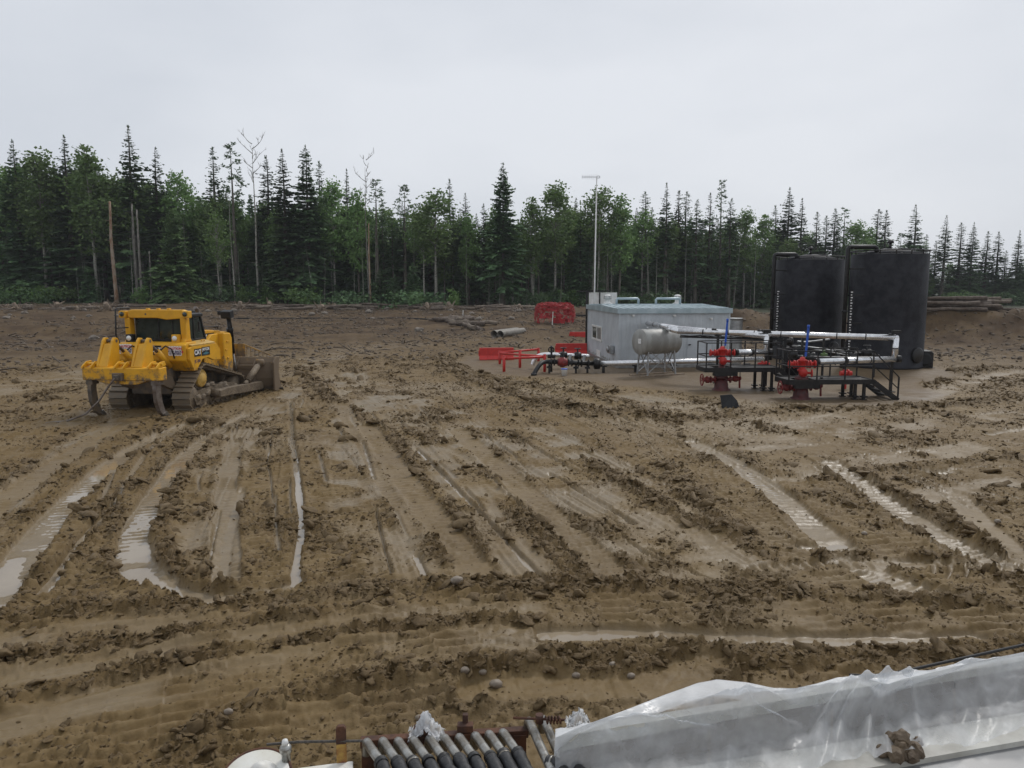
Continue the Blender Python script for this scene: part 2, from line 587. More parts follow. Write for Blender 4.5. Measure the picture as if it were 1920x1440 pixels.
def ground_field(x, y):
    """full relief and the surface attributes for arrays of points"""
    z = base_h(x, y)
    near = 1 - sstep(45, 70, np.sqrt(x * x + y * y))
    sd = poly_sd(x, y, PAD) + .5 * fbm(x * .5, y * .5, 3, 90)
    pad = sstep(-.3, .5, sd)
    rough = 0.80 + 0.60 * fbm(x * .35, y * .35, 3, 3) + .3 * fbm(x * 1.3, y * 1.3, 2, 4)
    rough = np.clip(rough, .2, 1.25)
    low = .035 * fbm(x * .22, y * .22, 3, 1) + .03 * fbm(x * .9, y * .9, 3, 2)
    add = np.zeros_like(z)
    wet = np.clip(fbm(x * .18, y * .18, 3, 8) * .8 - .05, 0, 1)
    # wide lanes left by the dozer: cleat ribs across the driving direction
    ang = np.where(x > .12 * y, R(4), R(17))
    ca, sa = np.cos(ang), np.sin(ang)
    q = x * ca + y * sa + .25 * fbm(x * .3, y * .3, 2, 41)
    p = -x * sa + y * ca
    lane = np.floor(q / .62)
    lr = _h(lane, lane * 0 + 3, 5)
    rib = np.sin(p * 2 * math.pi / .21 + lr * 40 + 2.2 * fbm(x * .8, y * .8, 2, 42))
    lm = sstep(.12, .42, lr + .35 * fbm(x * .25, y * .25, 2, 43)) * (1 - pad) * sstep(5, 8, y)
    add += lm * .034 * np.clip(rib * 1.5, -1, 1) * np.clip(.75 + .8 * fbm(x * 1.6, y * 1.6, 2, 47), .1, 1.3)
    lf = q / .62 - lane
    add += .03 * (np.exp(-((lf) / .09) ** 2) + np.exp(-((1 - lf) / .09) ** 2)) * (lr > .35) * (vnoise(x * 2.2, y * 2.2, 44) * .5 + .6)
    rough = rough * (1 - .35 * lm)
    for (kind, pl, w, dep, wt) in FEAT:
        xs = [a[0] for a in pl]; ys = [a[1] for a in pl]
        mg = w * 2.2 + .6
        idx = np.nonzero((x > min(xs) - mg) & (x < max(xs) + mg) & (y > min(ys) - mg) & (y < max(ys) + mg))
        if len(idx[0]) == 0:
            continue
        px, py = x[idx], y[idx]
        d, s, sd_ = seg_dist(px, py, pl)
        wob = fbm(px * 1.1, py * 1.1, 3, 50)
        wb2 = fbm(px * 4, py * 4, 2, 51)
        L = sum(math.hypot(b[0] - a[0], b[1] - a[1]) for a, b in zip(pl[:-1], pl[1:]))
        ends = sstep(0, .35, s) * sstep(0, .35, L - s) if kind in ('swath', 'ridge') else 1.0
        if kind == 'swath':
            m = (1 - sstep(w * .62, w, d + .3 * w * wob)) * ends
            m = m * np.clip(.50 + 1.5 * fbm(px * 1.1 + 3, py * 1.1, 3, 52), 0, 1)
            groove = .020 * vnoise(d * sd_ / .06, s * .30, 53) + .020 * vnoise(d * sd_ / .15, s * .18 + 9, 54)
            rough[idx] *= 1 - .8 * m
            add[idx] = add[idx] * (1 - .85 * m) + m * (-dep + groove)
            wet[idx] = np.maximum(wet[idx], m * wt)
        elif kind == 'ridge':
            m = np.exp(-(d / w) ** 2) * ends
            add[idx] += m * dep * .62 * (1 + .9 * wob + .45 * wb2)
            rough[idx] = np.maximum(rough[idx], 1.25 * sstep(.25, .9, m))
            wet[idx] *= 1 - m
        elif kind == 'track':
            e = d + .05 * wob
            m = 1 - sstep(w * .85, w * 1.02, e)
            edge = .7 * np.exp(-((e - w * 1.3) / (.35 * w)) ** 2)
            bars = np.clip(np.sin(s * 2 * math.pi / .215 + .5 * wob) * 1.7, -1, 1)
            rough[idx] = rough[idx] * (1 - .8 * m) + edge * .5
            low[idx] = low[idx] * (1 - .75 * np.clip(m + edge, 0, 1))
            add[idx] = add[idx] * (1 - .9 * m) + m * (-dep + .022 * bars * np.clip(.6 + wob * 1.5, 0, 1.2)) + edge * .06 * (.7 + wob + .5 * wb2)
            wet[idx] = np.maximum(wet[idx] * (1 - m), m * wt)
        else:
            e = d + .35 * w * wob + .25 * w * wb2
            m = 1 - sstep(w * .7, w * 1.25, e)
            edge = np.exp(-((e - w * 2.0) / (.6 * w + .02)) ** 2)
            rough[idx] *= 1 - .9 * m
            add[idx] = add[idx] * (1 - .9 * m) - m * dep + edge * .018 * (1 + wb2)
            low[idx] = low[idx] * (1 - .8 * np.clip(m + edge, 0, 1))
            wet[idx] = np.maximum(wet[idx], m)
    # broken clods, largest first
    wx_, wy_ = vnoise(x * 3, y * 3, 60), vnoise(x * 3, y * 3, 61)
    f1, f2, cid = cell(x / .46 + .55 * wx_, y / .36 + .55 * wy_, 62)
    c1 = (.35 + cid) * np.clip(1 - (f1 * 1.15) ** 2, 0, 1) - .45
    wx2, wy2 = vnoise(x * 9, y * 9, 63), vnoise(x * 9, y * 9, 64)
    f1, f2, cid = cell(x / .19 + .6 * wx2, y / .135 + .6 * wy2, 65)
    c2 = .6 * ((.25 + cid) * np.clip(1 - (f1 * 1.15) ** 2, 0, 1) - .4) + .4 * (cid - .5) * sstep(0, .35, f2 - f1)
    f1, f2, cid = cell(x / .085 + .5 * wx2, y / .065 + .5 * wy2, 68)
    c3 = (cid - .4) * sstep(0, .4, f2 - f1)
    c4 = fbm(x * 11, y * 11, 2, 66)
    patch = np.clip(.85 + .8 * fbm(x * 1.3, y * 1.3, 3, 67), .35, 1.3)
    rg = rough * patch
    cl = .075 * c1 * np.clip(rough, 0, 1.15) * sstep(.45, .95, rg) + .115 * c2 * np.clip(rg, 0, 1.0) + .060 * c3 * np.clip(rg + .1, 0, 1.0) + .022 * c4 * rg
    keep = 1 - .93 * pad
    z = z + (low * (1 - .6 * pad) + add * keep + cl * keep + .028 + .05 * pad) * np.where(near > .02, near, 0.0) + .03 * fbm(x * 2, y * 2, 3, 70) * (1 - near)
    far = sstep(48, 62, np.sqrt(x * x + y * y))
    z = z + far * (.14 * fbm(x * .7, y * .7, 4, 71, .6) + .10 * np.abs(fbm(x * 1.7, y * 1.7, 2, 72)))
    return z, np.clip(rg, 0, 1.5) * (1 - pad), np.clip(wet, 0, 1) * near, pad

def make_ground():
    th = np.concatenate([np.linspace(-180, -42, 40, endpoint=False), np.linspace(-42, 42, 940, endpoint=False), np.linspace(42, 180, 40, endpoint=False)])
    th = np.radians(th)
    rr = np.concatenate([[.3, 1.5, 3.0, 4.0], np.exp(np.linspace(math.log(4.8), math.log(62), 660)), np.exp(np.linspace(math.log(62.6), math.log(190), 110)), np.exp(np.linspace(math.log(200), math.log(4500), 22))])
    RR, TT = np.meshgrid(rr, th, indexing='ij')
    X = (RR * np.sin(TT)).astype(np.float32)
    Y = (RR * np.cos(TT)).astype(np.float32)
    z, rough, wet, pad = ground_field(X.ravel(), Y.ravel())
    nr, nt = X.shape
    idx = np.arange(nr * nt).reshape(nr, nt)
    a = idx[:-1, :]
    b = np.roll(idx, -1, 1)[:-1, :]
    c = np.roll(idx, -1, 1)[1:, :]
    d = idx[1:, :]
    faces = np.stack([a, d, c, b], -1).reshape(-1, 4)
    V = np.stack([X.ravel(), Y.ravel(), z], -1)
    me = np_mesh('ground', V, faces, 'mud', True)
    for nm, arr in (('rough', rough), ('wet', wet), ('pad', pad)):
        at_ = me.attributes.new(nm, 'FLOAT', 'POINT')
        at_.data.foreach_set('value', arr.astype(np.float32))
    o = link_mesh('ground', me)
    tag(o, 'churned wet brown mud of the clearing, cut by tracks and ruts', None, None, 'structure')
    return V, rough, wet, pad

def mud_material():
    m = bpy.data.materials.new('mud')
    m.use_nodes = True
    n, l = m.node_tree.nodes, m.node_tree.links
    b = n['Principled BSDF']
    tc = n.new('ShaderNodeTexCoord')
    def attr(nm):
        a = n.new('ShaderNodeAttribute'); a.attribute_name = nm
        return a.outputs['Fac']
    def noise(sc, det=6, ro=.6):
        x = n.new('ShaderNodeTexNoise')
        x.inputs['Scale'].default_value = sc; x.inputs['Detail'].default_value = det; x.inputs['Roughness'].default_value = ro
        l.new(tc.outputs['Object'], x.inputs['Vector'])
        return x.outputs['Fac']
    def rng(v, a0, a1, b0=0., b1=1.):
        x = n.new('ShaderNodeMapRange')
        l.new(v, x.inputs['Value'])
        for k, q in zip(('From Min', 'From Max', 'To Min', 'To Max'), (a0, a1, b0, b1)):
            x.inputs[k].default_value = q
        return x.outputs['Result']
    def mix(f, a, c):
        x = n.new('ShaderNodeMix'); x.data_type = 'RGBA'
        l.new(f, x.inputs['Factor'])
        for i, q in ((6, a), (7, c)):
            if isinstance(q, tuple): x.inputs[i].default_value = (*q, 1)
            else: l.new(q, x.inputs[i])
        return x.outputs[2]
    def math_(op, a, c):
        x = n.new('ShaderNodeMath'); x.operation = op
        for i, q in ((0, a), (1, c)):
            if isinstance(q, (int, float)): x.inputs[i].default_value = q
            else: l.new(q, x.inputs[i])
        return x.outputs[0]
    c = mix(rng(noise(.5), .42, .58), (.176, .126, .067), (.136, .094, .048))
    c = mix(rng(noise(6.0), .46, .62), c, (.196, .144, .081))
    c = mix(rng(noise(.13, 3), .45, .7), c, (.146, .101, .051))
    rg = attr('rough')
    c = mix(rng(rg, .45, 1.3), c, (.120, .083, .043))
    wt = attr('wet')
    c = mix(rng(wt, 0, 1, 0, .6), c, (.212, .165, .103))
    # far cleared ground: redder topsoil with roots and stones
    g = n.new('ShaderNodeNewGeometry')
    ln = n.new('ShaderNodeVectorMath'); ln.operation = 'LENGTH'
    l.new(g.outputs['Position'], ln.inputs[0])
    farm = rng(ln.outputs['Value'], 44, 66)
    fc = mix(rng(noise(.35, 5), .38, .62), (.064, .043, .027), (.120, .086, .053))
    fc = mix(rng(noise(3.0, 6), .58, .72), fc, (.045, .031, .021))
    c = mix(farm, c, fc)
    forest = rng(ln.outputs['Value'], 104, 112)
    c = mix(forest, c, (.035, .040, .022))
    pd = attr('pad')
    gc = mix(rng(noise(14., 3), .4, .65), (.128, .093, .057), (.180, .134, .085))
    gc = mix(rng(noise(40., 2), .55, .7), gc, (.095, .067, .045))
    gc = mix(rng(noise(.6, 4), .5, .75), gc, (.150, .115, .082))
    c = mix(pd, c, gc)
    hs = n.new('ShaderNodeHueSaturation')
    hs.inputs['Saturation'].default_value = 1.16
    hs.inputs['Value'].default_value = .93
    l.new(c, hs.inputs['Color'])
    l.new(hs.outputs['Color'], b.inputs['Base Color'])
    r1 = rng(noise(2.5, 5), .3, .7, .55, .75)
    rr = math_('SUBTRACT', r1, math_('MULTIPLY', wt, .27))
    rr = math_('ADD', rr, math_('MULTIPLY', farm, .25))
    l.new(rr, b.inputs['Roughness'])
    sp_ = rng(wt, 0, 1, .20, .42)
    l.new(sp_, b.inputs['Specular IOR Level'])
    bp = n.new('ShaderNodeBump')
    bp.inputs['Distance'].default_value = .03
    l.new(math_('MULTIPLY', rng(rg, 0, .9, .12, .85), 1.0), bp.inputs['Strength'])
    l.new(math_('ADD', noise(16, 6, .7), math_('MULTIPLY', noise(60, 4, .6), .35)), bp.inputs['Height'])
    l.new(bp.outputs['Normal'], b.inputs['Normal'])
    M['mud'] = m
mud_material()
GV, GR, GW, GP = make_ground()

# standing rain water in the ruts: one level sheet that the relief cuts into puddles
mat('rut_water', (.23, .18, .12), .045, col2=(.28, .225, .155), scale=.8, bump=.03, bscale=9, spec=.5)
w = MB()
wx = np.linspace(-26, 30, 29); wy = np.linspace(3.5, 36, 20)
w.add([(a, b, -.044) for b in wy for a in wx], [(j * 29 + i, j * 29 + i + 1, (j + 1) * 29 + i + 1, (j + 1) * 29 + i) for j in range(19) for i in range(28)], True)
tag(w.build('rut_water', 'rut_water'), 'muddy rain water standing in ruts and cleat marks', None, None, 'structure')

# loose clods and stones that nobody could count
def point_scatter(name, pts, rot, scl, pick, templates, matname, label):
    """one object whose points carry instances of a few small meshes"""
    coll = bpy.data.collections.new(name + '_shapes')
    for i, (v, f) in enumerate(templates):
        me = bpy.data.meshes.new(name)
        me.from_pydata([tuple(p) for p in v], [], [tuple(q) for q in f])
        me.polygons.foreach_set('use_smooth', [True] * len(f))
        me.materials.append(M[matname])
        coll.objects.link(bpy.data.objects.new('%s_shape_%d' % (name, i), me))
    me = bpy.data.meshes.new(name)
    me.vertices.add(len(pts))
    me.vertices.foreach_set('co', np.asarray(pts, np.float32).ravel())
    for nm, typ, key, arr in (('rot', 'FLOAT_VECTOR', 'vector', rot), ('scl', 'FLOAT_VECTOR', 'vector', scl), ('pick', 'INT', 'value', pick)):
        a_ = me.attributes.new(nm, typ, 'POINT')
        a_.data.foreach_set(key, np.asarray(arr, np.int32 if typ == 'INT' else np.float32).ravel())
    o = link_mesh(name, me)
    ng = bpy.data.node_groups.new(name, 'GeometryNodeTree')
    ng.interface.new_socket('Geometry', in_out='INPUT', socket_type='NodeSocketGeometry')
    ng.interface.new_socket('Geometry', in_out='OUTPUT', socket_type='NodeSocketGeometry')
    N, Lk = ng.nodes, ng.links
    gi, go = N.new('NodeGroupInput'), N.new('NodeGroupOutput')
    ci = N.new('GeometryNodeCollectionInfo')
    ci.inputs['Collection'].default_value = coll
    ci.inputs['Separate Children'].default_value = True
    ci.inputs['Reset Children'].default_value = True
    ip = N.new('GeometryNodeInstanceOnPoints')
    ip.inputs['Pick Instance'].default_value = True
    def nattr(nm, typ):
        q = N.new('GeometryNodeInputNamedAttribute'); q.data_type = typ
        q.inputs['Name'].default_value = nm
        return q.outputs['Attribute']
    e2r = N.new('FunctionNodeEulerToRotation')
    Lk.new(nattr('rot', 'FLOAT_VECTOR'), e2r.inputs[0])
    Lk.new(gi.outputs[0], ip.inputs['Points'])
    Lk.new(ci.outputs[0], ip.inputs['Instance'])
    Lk.new(nattr('pick', 'INT'), ip.inputs['Instance Index'])
    Lk.new(e2r.outputs[0], ip.inputs['Rotation'])
    Lk.new(nattr('scl', 'FLOAT_VECTOR'), ip.inputs['Scale'])
    Lk.new(ip.outputs[0], go.inputs[0])
    md = o.modifiers.new('scatter', 'NODES')
    md.node_group = ng
    tag(o, label, None, None, 'stuff')
    return o
def scatter_clods():
    rng = np.random.default_rng(5)
    tmpl = []
    for k in range(12):
        q = MB().rock((0, 0, 0), (1, .85, .62 if k % 2 else .40), 100 + k, 2 if k >= 8 else 1)
        v = np.array(q.v)
        nx = np.stack([vnoise(v[:, 0] * 2.1 + k, v[:, 1] * 2.1 + v[:, 2] * 1.7, 400 + k), vnoise(v[:, 1] * 2.1 - k, v[:, 2] * 2.1 + v[:, 0] * 1.7, 420 + k), vnoise(v[:, 2] * 2.1, v[:, 0] * 2.1 + v[:, 1] * 1.7, 440 + k)], -1)
        v = v + nx * (.34 if k >= 8 else .16)
        tmpl.append((v, q.f))
    d = np.sqrt(GV[:, 0] ** 2 + GV[:, 1] ** 2)
    ok = (d > 4.9) & (d < 50) & (np.abs(np.arctan2(GV[:, 0], GV[:, 1])) < R(41)) & (GP < .3) & (GV[:, 2] > -.05)
    P_, R_, S_, K_ = [], [], [], []
    for (n, lo, hi, pw, expo, sink, ks) in ((60000, .007, .018, 1.5, .7, .30, (0, 8)), (34000, .014, .045, 2.5, 1.1, .10, (0, 8)), (2600, .045, .110, 2.2, 1.8, -.10, (8, 12))):
        p = np.where(ok, (1 - .85 * GW) * np.clip(GR - .22, .010, .9) ** expo * (d / 8) ** .75 * (1 - .25 * sstep(16, 34, d)), 0)
        p /= p.sum()
        pick = rng.choice(len(GV), n, replace=True, p=p)
        s = (lo + (hi - lo) * rng.random(n) ** pw) * np.clip(d[pick] / 9, .9, 4.0) ** .65
        scl = np.stack([s * rng.uniform(.8, 1.7, n), s * rng.uniform(.7, 1.2, n), s * rng.uniform(.5, 1.0, n)], -1)
        rot = np.stack([rng.normal(size=n) * .4, rng.normal(size=n) * .4, rng.uniform(0, 6.28, n)], -1)
        step = np.stack([d[pick] * R(.09), d[pick] * .0038], -1)
        P_.append(GV[pick] + np.concatenate([rng.uniform(-.5, .5, (n, 2)) * step, (scl[:, 2] * sink)[:, None]], 1))
        R_.append(rot); S_.append(scl); K_.append(rng.integers(ks[0], ks[1], n))
    pts, rot, scl, kk = np.concatenate(P_), np.concatenate(R_), np.concatenate(S_), np.concatenate(K_)
    point_scatter('mud_clods', pts, rot, scl, kk, tmpl, 'clod', 'loose broken clods of mud strewn over the clearing')
mat('clod', (.112, .075, .036), .62, col2=(.160, .111, .056), scale=1.5, bump=.5, bscale=25, coords='Object', spec=.2)
scatter_clods()

# ------------------------------------------------------------------ forest
mat('spruce_needles', (.072, .128, .058), .65, col2=(.110, .180, .075), scale=.9, rnd=.30, trans=.12, spec=.25)
mat('bright_needles', (.120, .200, .078), .65, col2=(.160, .245, .090), scale=.9, rnd=.15, trans=.15, spec=.25)
mat('dry_twigs', (.085, .080, .062), .8, col2=(.055, .060, .045), scale=2, rnd=.2, spec=.2)
mat('aspen_leaves', (.120, .205, .062), .6, col2=(.170, .260, .085), scale=.7, rnd=.28, trans=.25, spec=.3)
mat('spruce_bark', (.090, .075, .060), .85, col2=(.150, .135, .115), scale=6, rnd=.25, spec=.2, vec=(1, 1, .25))
mat('pale_bark', (.300, .290, .250), .8, col2=(.085, .078, .065), scale=5, lo=.52, hi=.66, rnd=.3, spec=.2, vec=(1, 1, 1.6))
mat('rusty_bark', (.230, .130, .075), .85, col2=(.330, .270, .210), scale=2.2, rnd=.1, spec=.2, vec=(1, 1, .4))
mat('grey_deadwood', (.240, .225, .200), .85, col2=(.120, .110, .095), scale=5, rnd=.15, spec=.2, vec=(1, 1, .3))

def kites(base, dirv, side, length, width):
    """leaf shaped quads; all arguments are (n,3) or (n,1) arrays"""
    b = base
    m = base + dirv * length * .45
    tip = base + dirv * length
    V = np.stack([b, m + side * width, tip, m - side * width], 1).reshape(-1, 3)
    n = len(base)
    Fq = np.arange(4 * n, dtype=np.int32).reshape(n, 4)
    return V, Fq
def unit(v):
    return v / np.maximum(np.linalg.norm(v, axis=-1, keepdims=True), 1e-6)
def trunk_mesh(name, h, r, matname, seed, bend=.0, n=7, top=.12, segs=9, twigs=0):
    rnd = random.Random(seed)
    mb = MB()
    ax, ay = rnd.uniform(-1, 1) * bend, rnd.uniform(-1, 1) * bend
    pts = [(ax * math.sin(t * 2.4) + rnd.uniform(-.03, .03), ay * t * t + rnd.uniform(-.03, .03), h * t - .25 * (t == 0)) for t in [i / segs for i in range(segs + 1)]]
    rs = [r * (1.35 if i == 0 else 1) * (1 - (1 - top) * i / segs) for i in range(segs + 1)]
    mb.tube(pts, rs, n)
    for k in range(twigs):
        t = rnd.uniform(.12, .95)
        i = min(int(t * segs), segs - 1)
        p = Vector(pts[i]).lerp(Vector(pts[i + 1]), t * segs - i)
        a = rnd.uniform(0, 6.28)
        L = rnd.uniform(.25, 1.1)
        q = p + Vector((math.cos(a) * L, math.sin(a) * L, rnd.uniform(-.3, .3) * L))
        mb.tube([p, q], [.025, .006], 3, False)
    me = bpy.data.meshes.new(name)
    me.from_pydata(mb.v, [], mb.f)
    me.polygons.foreach_set('use_smooth', mb.s)
    me.materials.append(M[matname])
    return me, pts
def spruce_mesh(seed, h, rad, bare=.12, dens=1.0, shape=1.0, needles='spruce_needles', ragged=.3, dry=.0):
    rg = np.random.default_rng(seed)
    tm, pts = trunk_mesh('trunk', h, .012 * h + .03, 'spruce_bark', seed, .12, 7, .04)
    B, D, S, L, W, MI = [], [], [], [], [], []
    z = h * bare
    while z < h - .12:
        t = (z - h * bare) / (h - h * bare)
        R_ = rad * (min(1.0, t / .10 + .55) if t < .05 else 1) * (1 - t) ** (shape * .85) * (1 + .12 * math.sin(t * 23 + seed) + .10 * math.sin(t * 9 + seed * 2)) + .05
        nb = int(rg.integers(7, 10))
        az0 = rg.uniform(0, 6.28)
        for k in range(nb):
            az = az0 + k * 6.283 / nb + rg.normal() * .22
            ln = R_ * (1 + ragged * rg.normal() * .8)
            ln = max(.10, ln)
            if rg.random() < .10 * ragged * 3: continue
            is_dry = dry > 0 and t < dry and rg.random() < .9 * (1 - t / dry) + .25
            up = .55 * t - .28 + rg.normal() * .08
            d0 = np.array([math.cos(az), math.sin(az), up]); d0 /= np.linalg.norm(d0)
            sd = np.array([-math.sin(az), math.cos(az), 0.])
            zj = rg.normal() * .14
            ns = max(2, int(ln / .30 * dens))
            for j in range(ns):
                f = (j + .6) / ns
                droop = -.28 * ln * f * f * (1 - t) + .10 * ln * f ** 3
                p = d0 * ln * f + np.array([0, 0, z + droop + zj])
                tw = ln * (.46 * (1 - f) + .14) * rg.uniform(.7, 1.25)
                tw = min(tw, .85)
                for sgn in (-1, 1, 0):
                    if is_dry and (sgn == 0 or rg.random() < .55): continue
                    dv = d0 * (.75 if sgn else 1.0) + sd * sgn * .85 + np.array([0, 0, -.18 + rg.normal() * .16])
                    B.append(p); D.append(dv / np.linalg.norm(dv))
                    rv = np.array([rg.normal() * .5, rg.normal() * .5, 1.0])
                    s = np.cross(dv, rv); S.append(s / max(np.linalg.norm(s), 1e-6))
                    L.append(tw * (1.0 if sgn else .8)); W.append((.028 if is_dry else .22) * (.30 + .80 * min(1, ln)) * rg.uniform(.7, 1.2))
                    MI.append(1 if is_dry else 0)
        z += (.30 + .14 * (1 - t)) / (dens ** .5) * rg.uniform(.75, 1.2) * (h / 20) ** .5
    # leader
    for k in range(4):
        B.append(np.array([0, 0, h - .35])); dv = np.array([rg.normal() * .12, rg.normal() * .12, 1.0]); D.append(dv / np.linalg.norm(dv)); S.append(unit(np.array([rg.normal(), rg.normal(), 0.]))); L.append(.55); W.append(.05); MI.append(0)
    V, Fq = kites(np.array(B), np.array(D), np.array(S), np.array(L)[:, None], np.array(W)[:, None])
    cm = np_mesh('crown', V, Fq, [needles, 'dry_twigs'], False, MI)
    return {'trunk': tm, 'crown': cm, 'h': h, 'w': rad}
def pine_mesh(seed, h, rad, start=.45):
    rg = np.random.default_rng(seed)
    tm, pts = trunk_mesh('trunk', h, .011 * h + .03, 'spruce_bark', seed, .15, 7, .05, twigs=24)
    B, D, S, L, W = [], [], [], [], []
    for k in range(int(70)):
        t = rg.random() ** .8
        z = h * (start + (1 - start) * t)
        ln = rad * (1 - t) ** .7 * rg.uniform(.5, 1.15) + .25
        az = rg.uniform(0, 6.28)
        d0 = unit(np.array([math.cos(az), math.sin(az), .25 + .3 * rg.random()]))
        for j in range(max(3, int(ln / .22))):
            f = (j + .7) / max(3, int(ln / .22))
            if f < .35: continue
            p = d0 * ln * f + np.array([0, 0, z]) + rg.normal(size=3) * .06
            for q in range(5):
                dv = unit(d0 * .6 + rg.normal(size=3) * .6 + np.array([0, 0, .25]))
                B.append(p); D.append(dv); S.append(unit(np.cross(dv, rg.normal(size=3)))); L.append(rg.uniform(.22, .42)); W.append(.06)
    V, Fq = kites(np.array(B), np.array(D), np.array(S), np.array(L)[:, None], np.array(W)[:, None])
    return {'trunk': tm, 'crown': np_mesh('crown', V, Fq, ['spruce_needles'], False), 'h': h, 'w': rad}
def aspen_mesh(seed, h, rad, start=.42, n=3000, bark='pale_bark', leaf=.30):
    rg = np.random.default_rng(seed)
    tm, pts = trunk_mesh('trunk', h * .95, .0075 * h + .03, bark, seed, .35, 7, .10, twigs=14)
    # lumpy crown made of branch-end clusters
    nc = 110
    C = []
    while len(C) < nc:
        p = rg.uniform(-1, 1, 3)
        rr = np.linalg.norm(p)
        if rr > 1 or rr < .35 * rg.random() + .25: continue
        taper = (1.0 - .62 * max(0, p[2]) - .25 * max(0, -p[2])) * rg.uniform(.8, 1.15)
        C.append((p[0] * rad * taper, p[1] * rad * taper, h * (start + (1 - start) * (p[2] * .5 + .5))))
    C = np.array(C)
    size = rg.uniform(.35, .85, nc) * (rad / 2.2) ** .5
    ci = rg.integers(0, nc, n)
    off = rg.normal(size=(n, 3)) * np.array([.72, .72, .50]) * size[ci][:, None]
    B = C[ci] + off
    D = unit(rg.normal(size=(n, 3)) + np.array([0, 0, -.25]))
    S = unit(np.cross(D, rg.normal(size=(n, 3))))
    L = rg.uniform(.7, 1.35, (n, 1)) * leaf
    V, Fq = kites(B, D, S, L, L * .42)
    mb = MB()
    for k in range(0, nc, 3):
        c = Vector(C[k])
        z0 = max(h * start * .8, c.z - .35 * math.hypot(c.x, c.y) - .9)
        mb.tube([(0, 0, z0), (c.x * .45, c.y * .45, (z0 + c.z) / 2 + .1), tuple(c)], [.045, .03, .01], 3, False)
    bv = np.array(mb.v); bf = np.array(mb.f, np.int32)
    me = np_mesh('crown', np.concatenate([V, bv]), np.concatenate([Fq, bf + len(V)]), ['aspen_leaves', bark], False, np.concatenate([np.zeros(len(Fq)), np.ones(len(bf))]))
    return {'trunk': tm, 'crown': me, 'h': h, 'w': rad}
def dead_mesh(seed, h, branch=True, bark='pale_bark', r=.16, start=.62, spread=1.0, broken=False):
    rnd = random.Random(seed)
    tm, pts = trunk_mesh('trunk', h if not branch else h * .92, r, bark, seed, .25, 7, .5 if broken else .12, twigs=10)
    d = {'trunk': tm, 'h': h, 'w': spread}
    if branch:
        mb = MB()
        def grow(p, dirv, ln, rad_, lev):
            q = p
            path = [p]
            for i in range(4):
                dirv = (dirv + Vector((rnd.uniform(-.22, .22), rnd.uniform(-.22, .22), .10))).normalized()
                q = q + dirv * ln / 4
                path.append(q)
            mb.tube(path, [rad_ * (1 - .2 * i) for i in range(5)], 4, False)
            if lev:
                for k in range(3):
                    s = path[rnd.randint(1, 4)]
                    grow(s, (dirv + Vector((rnd.uniform(-.9, .9), rnd.uniform(-.9, .9), rnd.uniform(-.1, .5)))).normalized(), ln * .5, rad_ * .55, lev - 1)
        for k in range(9):
            t = start + (1 - start) * k / 9
            a = k * 2.4 + rnd.uniform(-.4, .4)
            grow(Vector((0, 0, h * t)), Vector((math.cos(a) * .8, math.sin(a) * .8, .65)).normalized(), spread * rnd.uniform(.8, 1.5), .05, 2)
        me = bpy.data.meshes.new('branches')
        me.from_pydata(mb.v, [], mb.f)
        me.materials.append(M[bark])
        d['branches'] = me
    return d
def bush_mesh(seed, rad, h, n, leaf, matname):
    rg = np.random.default_rng(seed)
    C = rg.normal(size=(26, 3)) * np.array([rad * .45, rad * .45, h * .22]) + np.array([0, 0, h * .5])
    ci = rg.integers(0, 26, n)
    B = C[ci] + rg.normal(size=(n, 3)) * np.array([.28, .28, .22]) * rad * .6
    B[:, 2] = np.abs(B[:, 2])
    D = unit(rg.normal(size=(n, 3)) + np.array([0, 0, .4]))
    S = unit(np.cross(D, rg.normal(size=(n, 3))))
    L = rg.uniform(.6, 1.4, (n, 1)) * leaf
    V, Fq = kites(B, D, S, L, L * .4)
    return {'crown': np_mesh('foliage', V, Fq, [matname], False), 'h': h, 'w': rad}

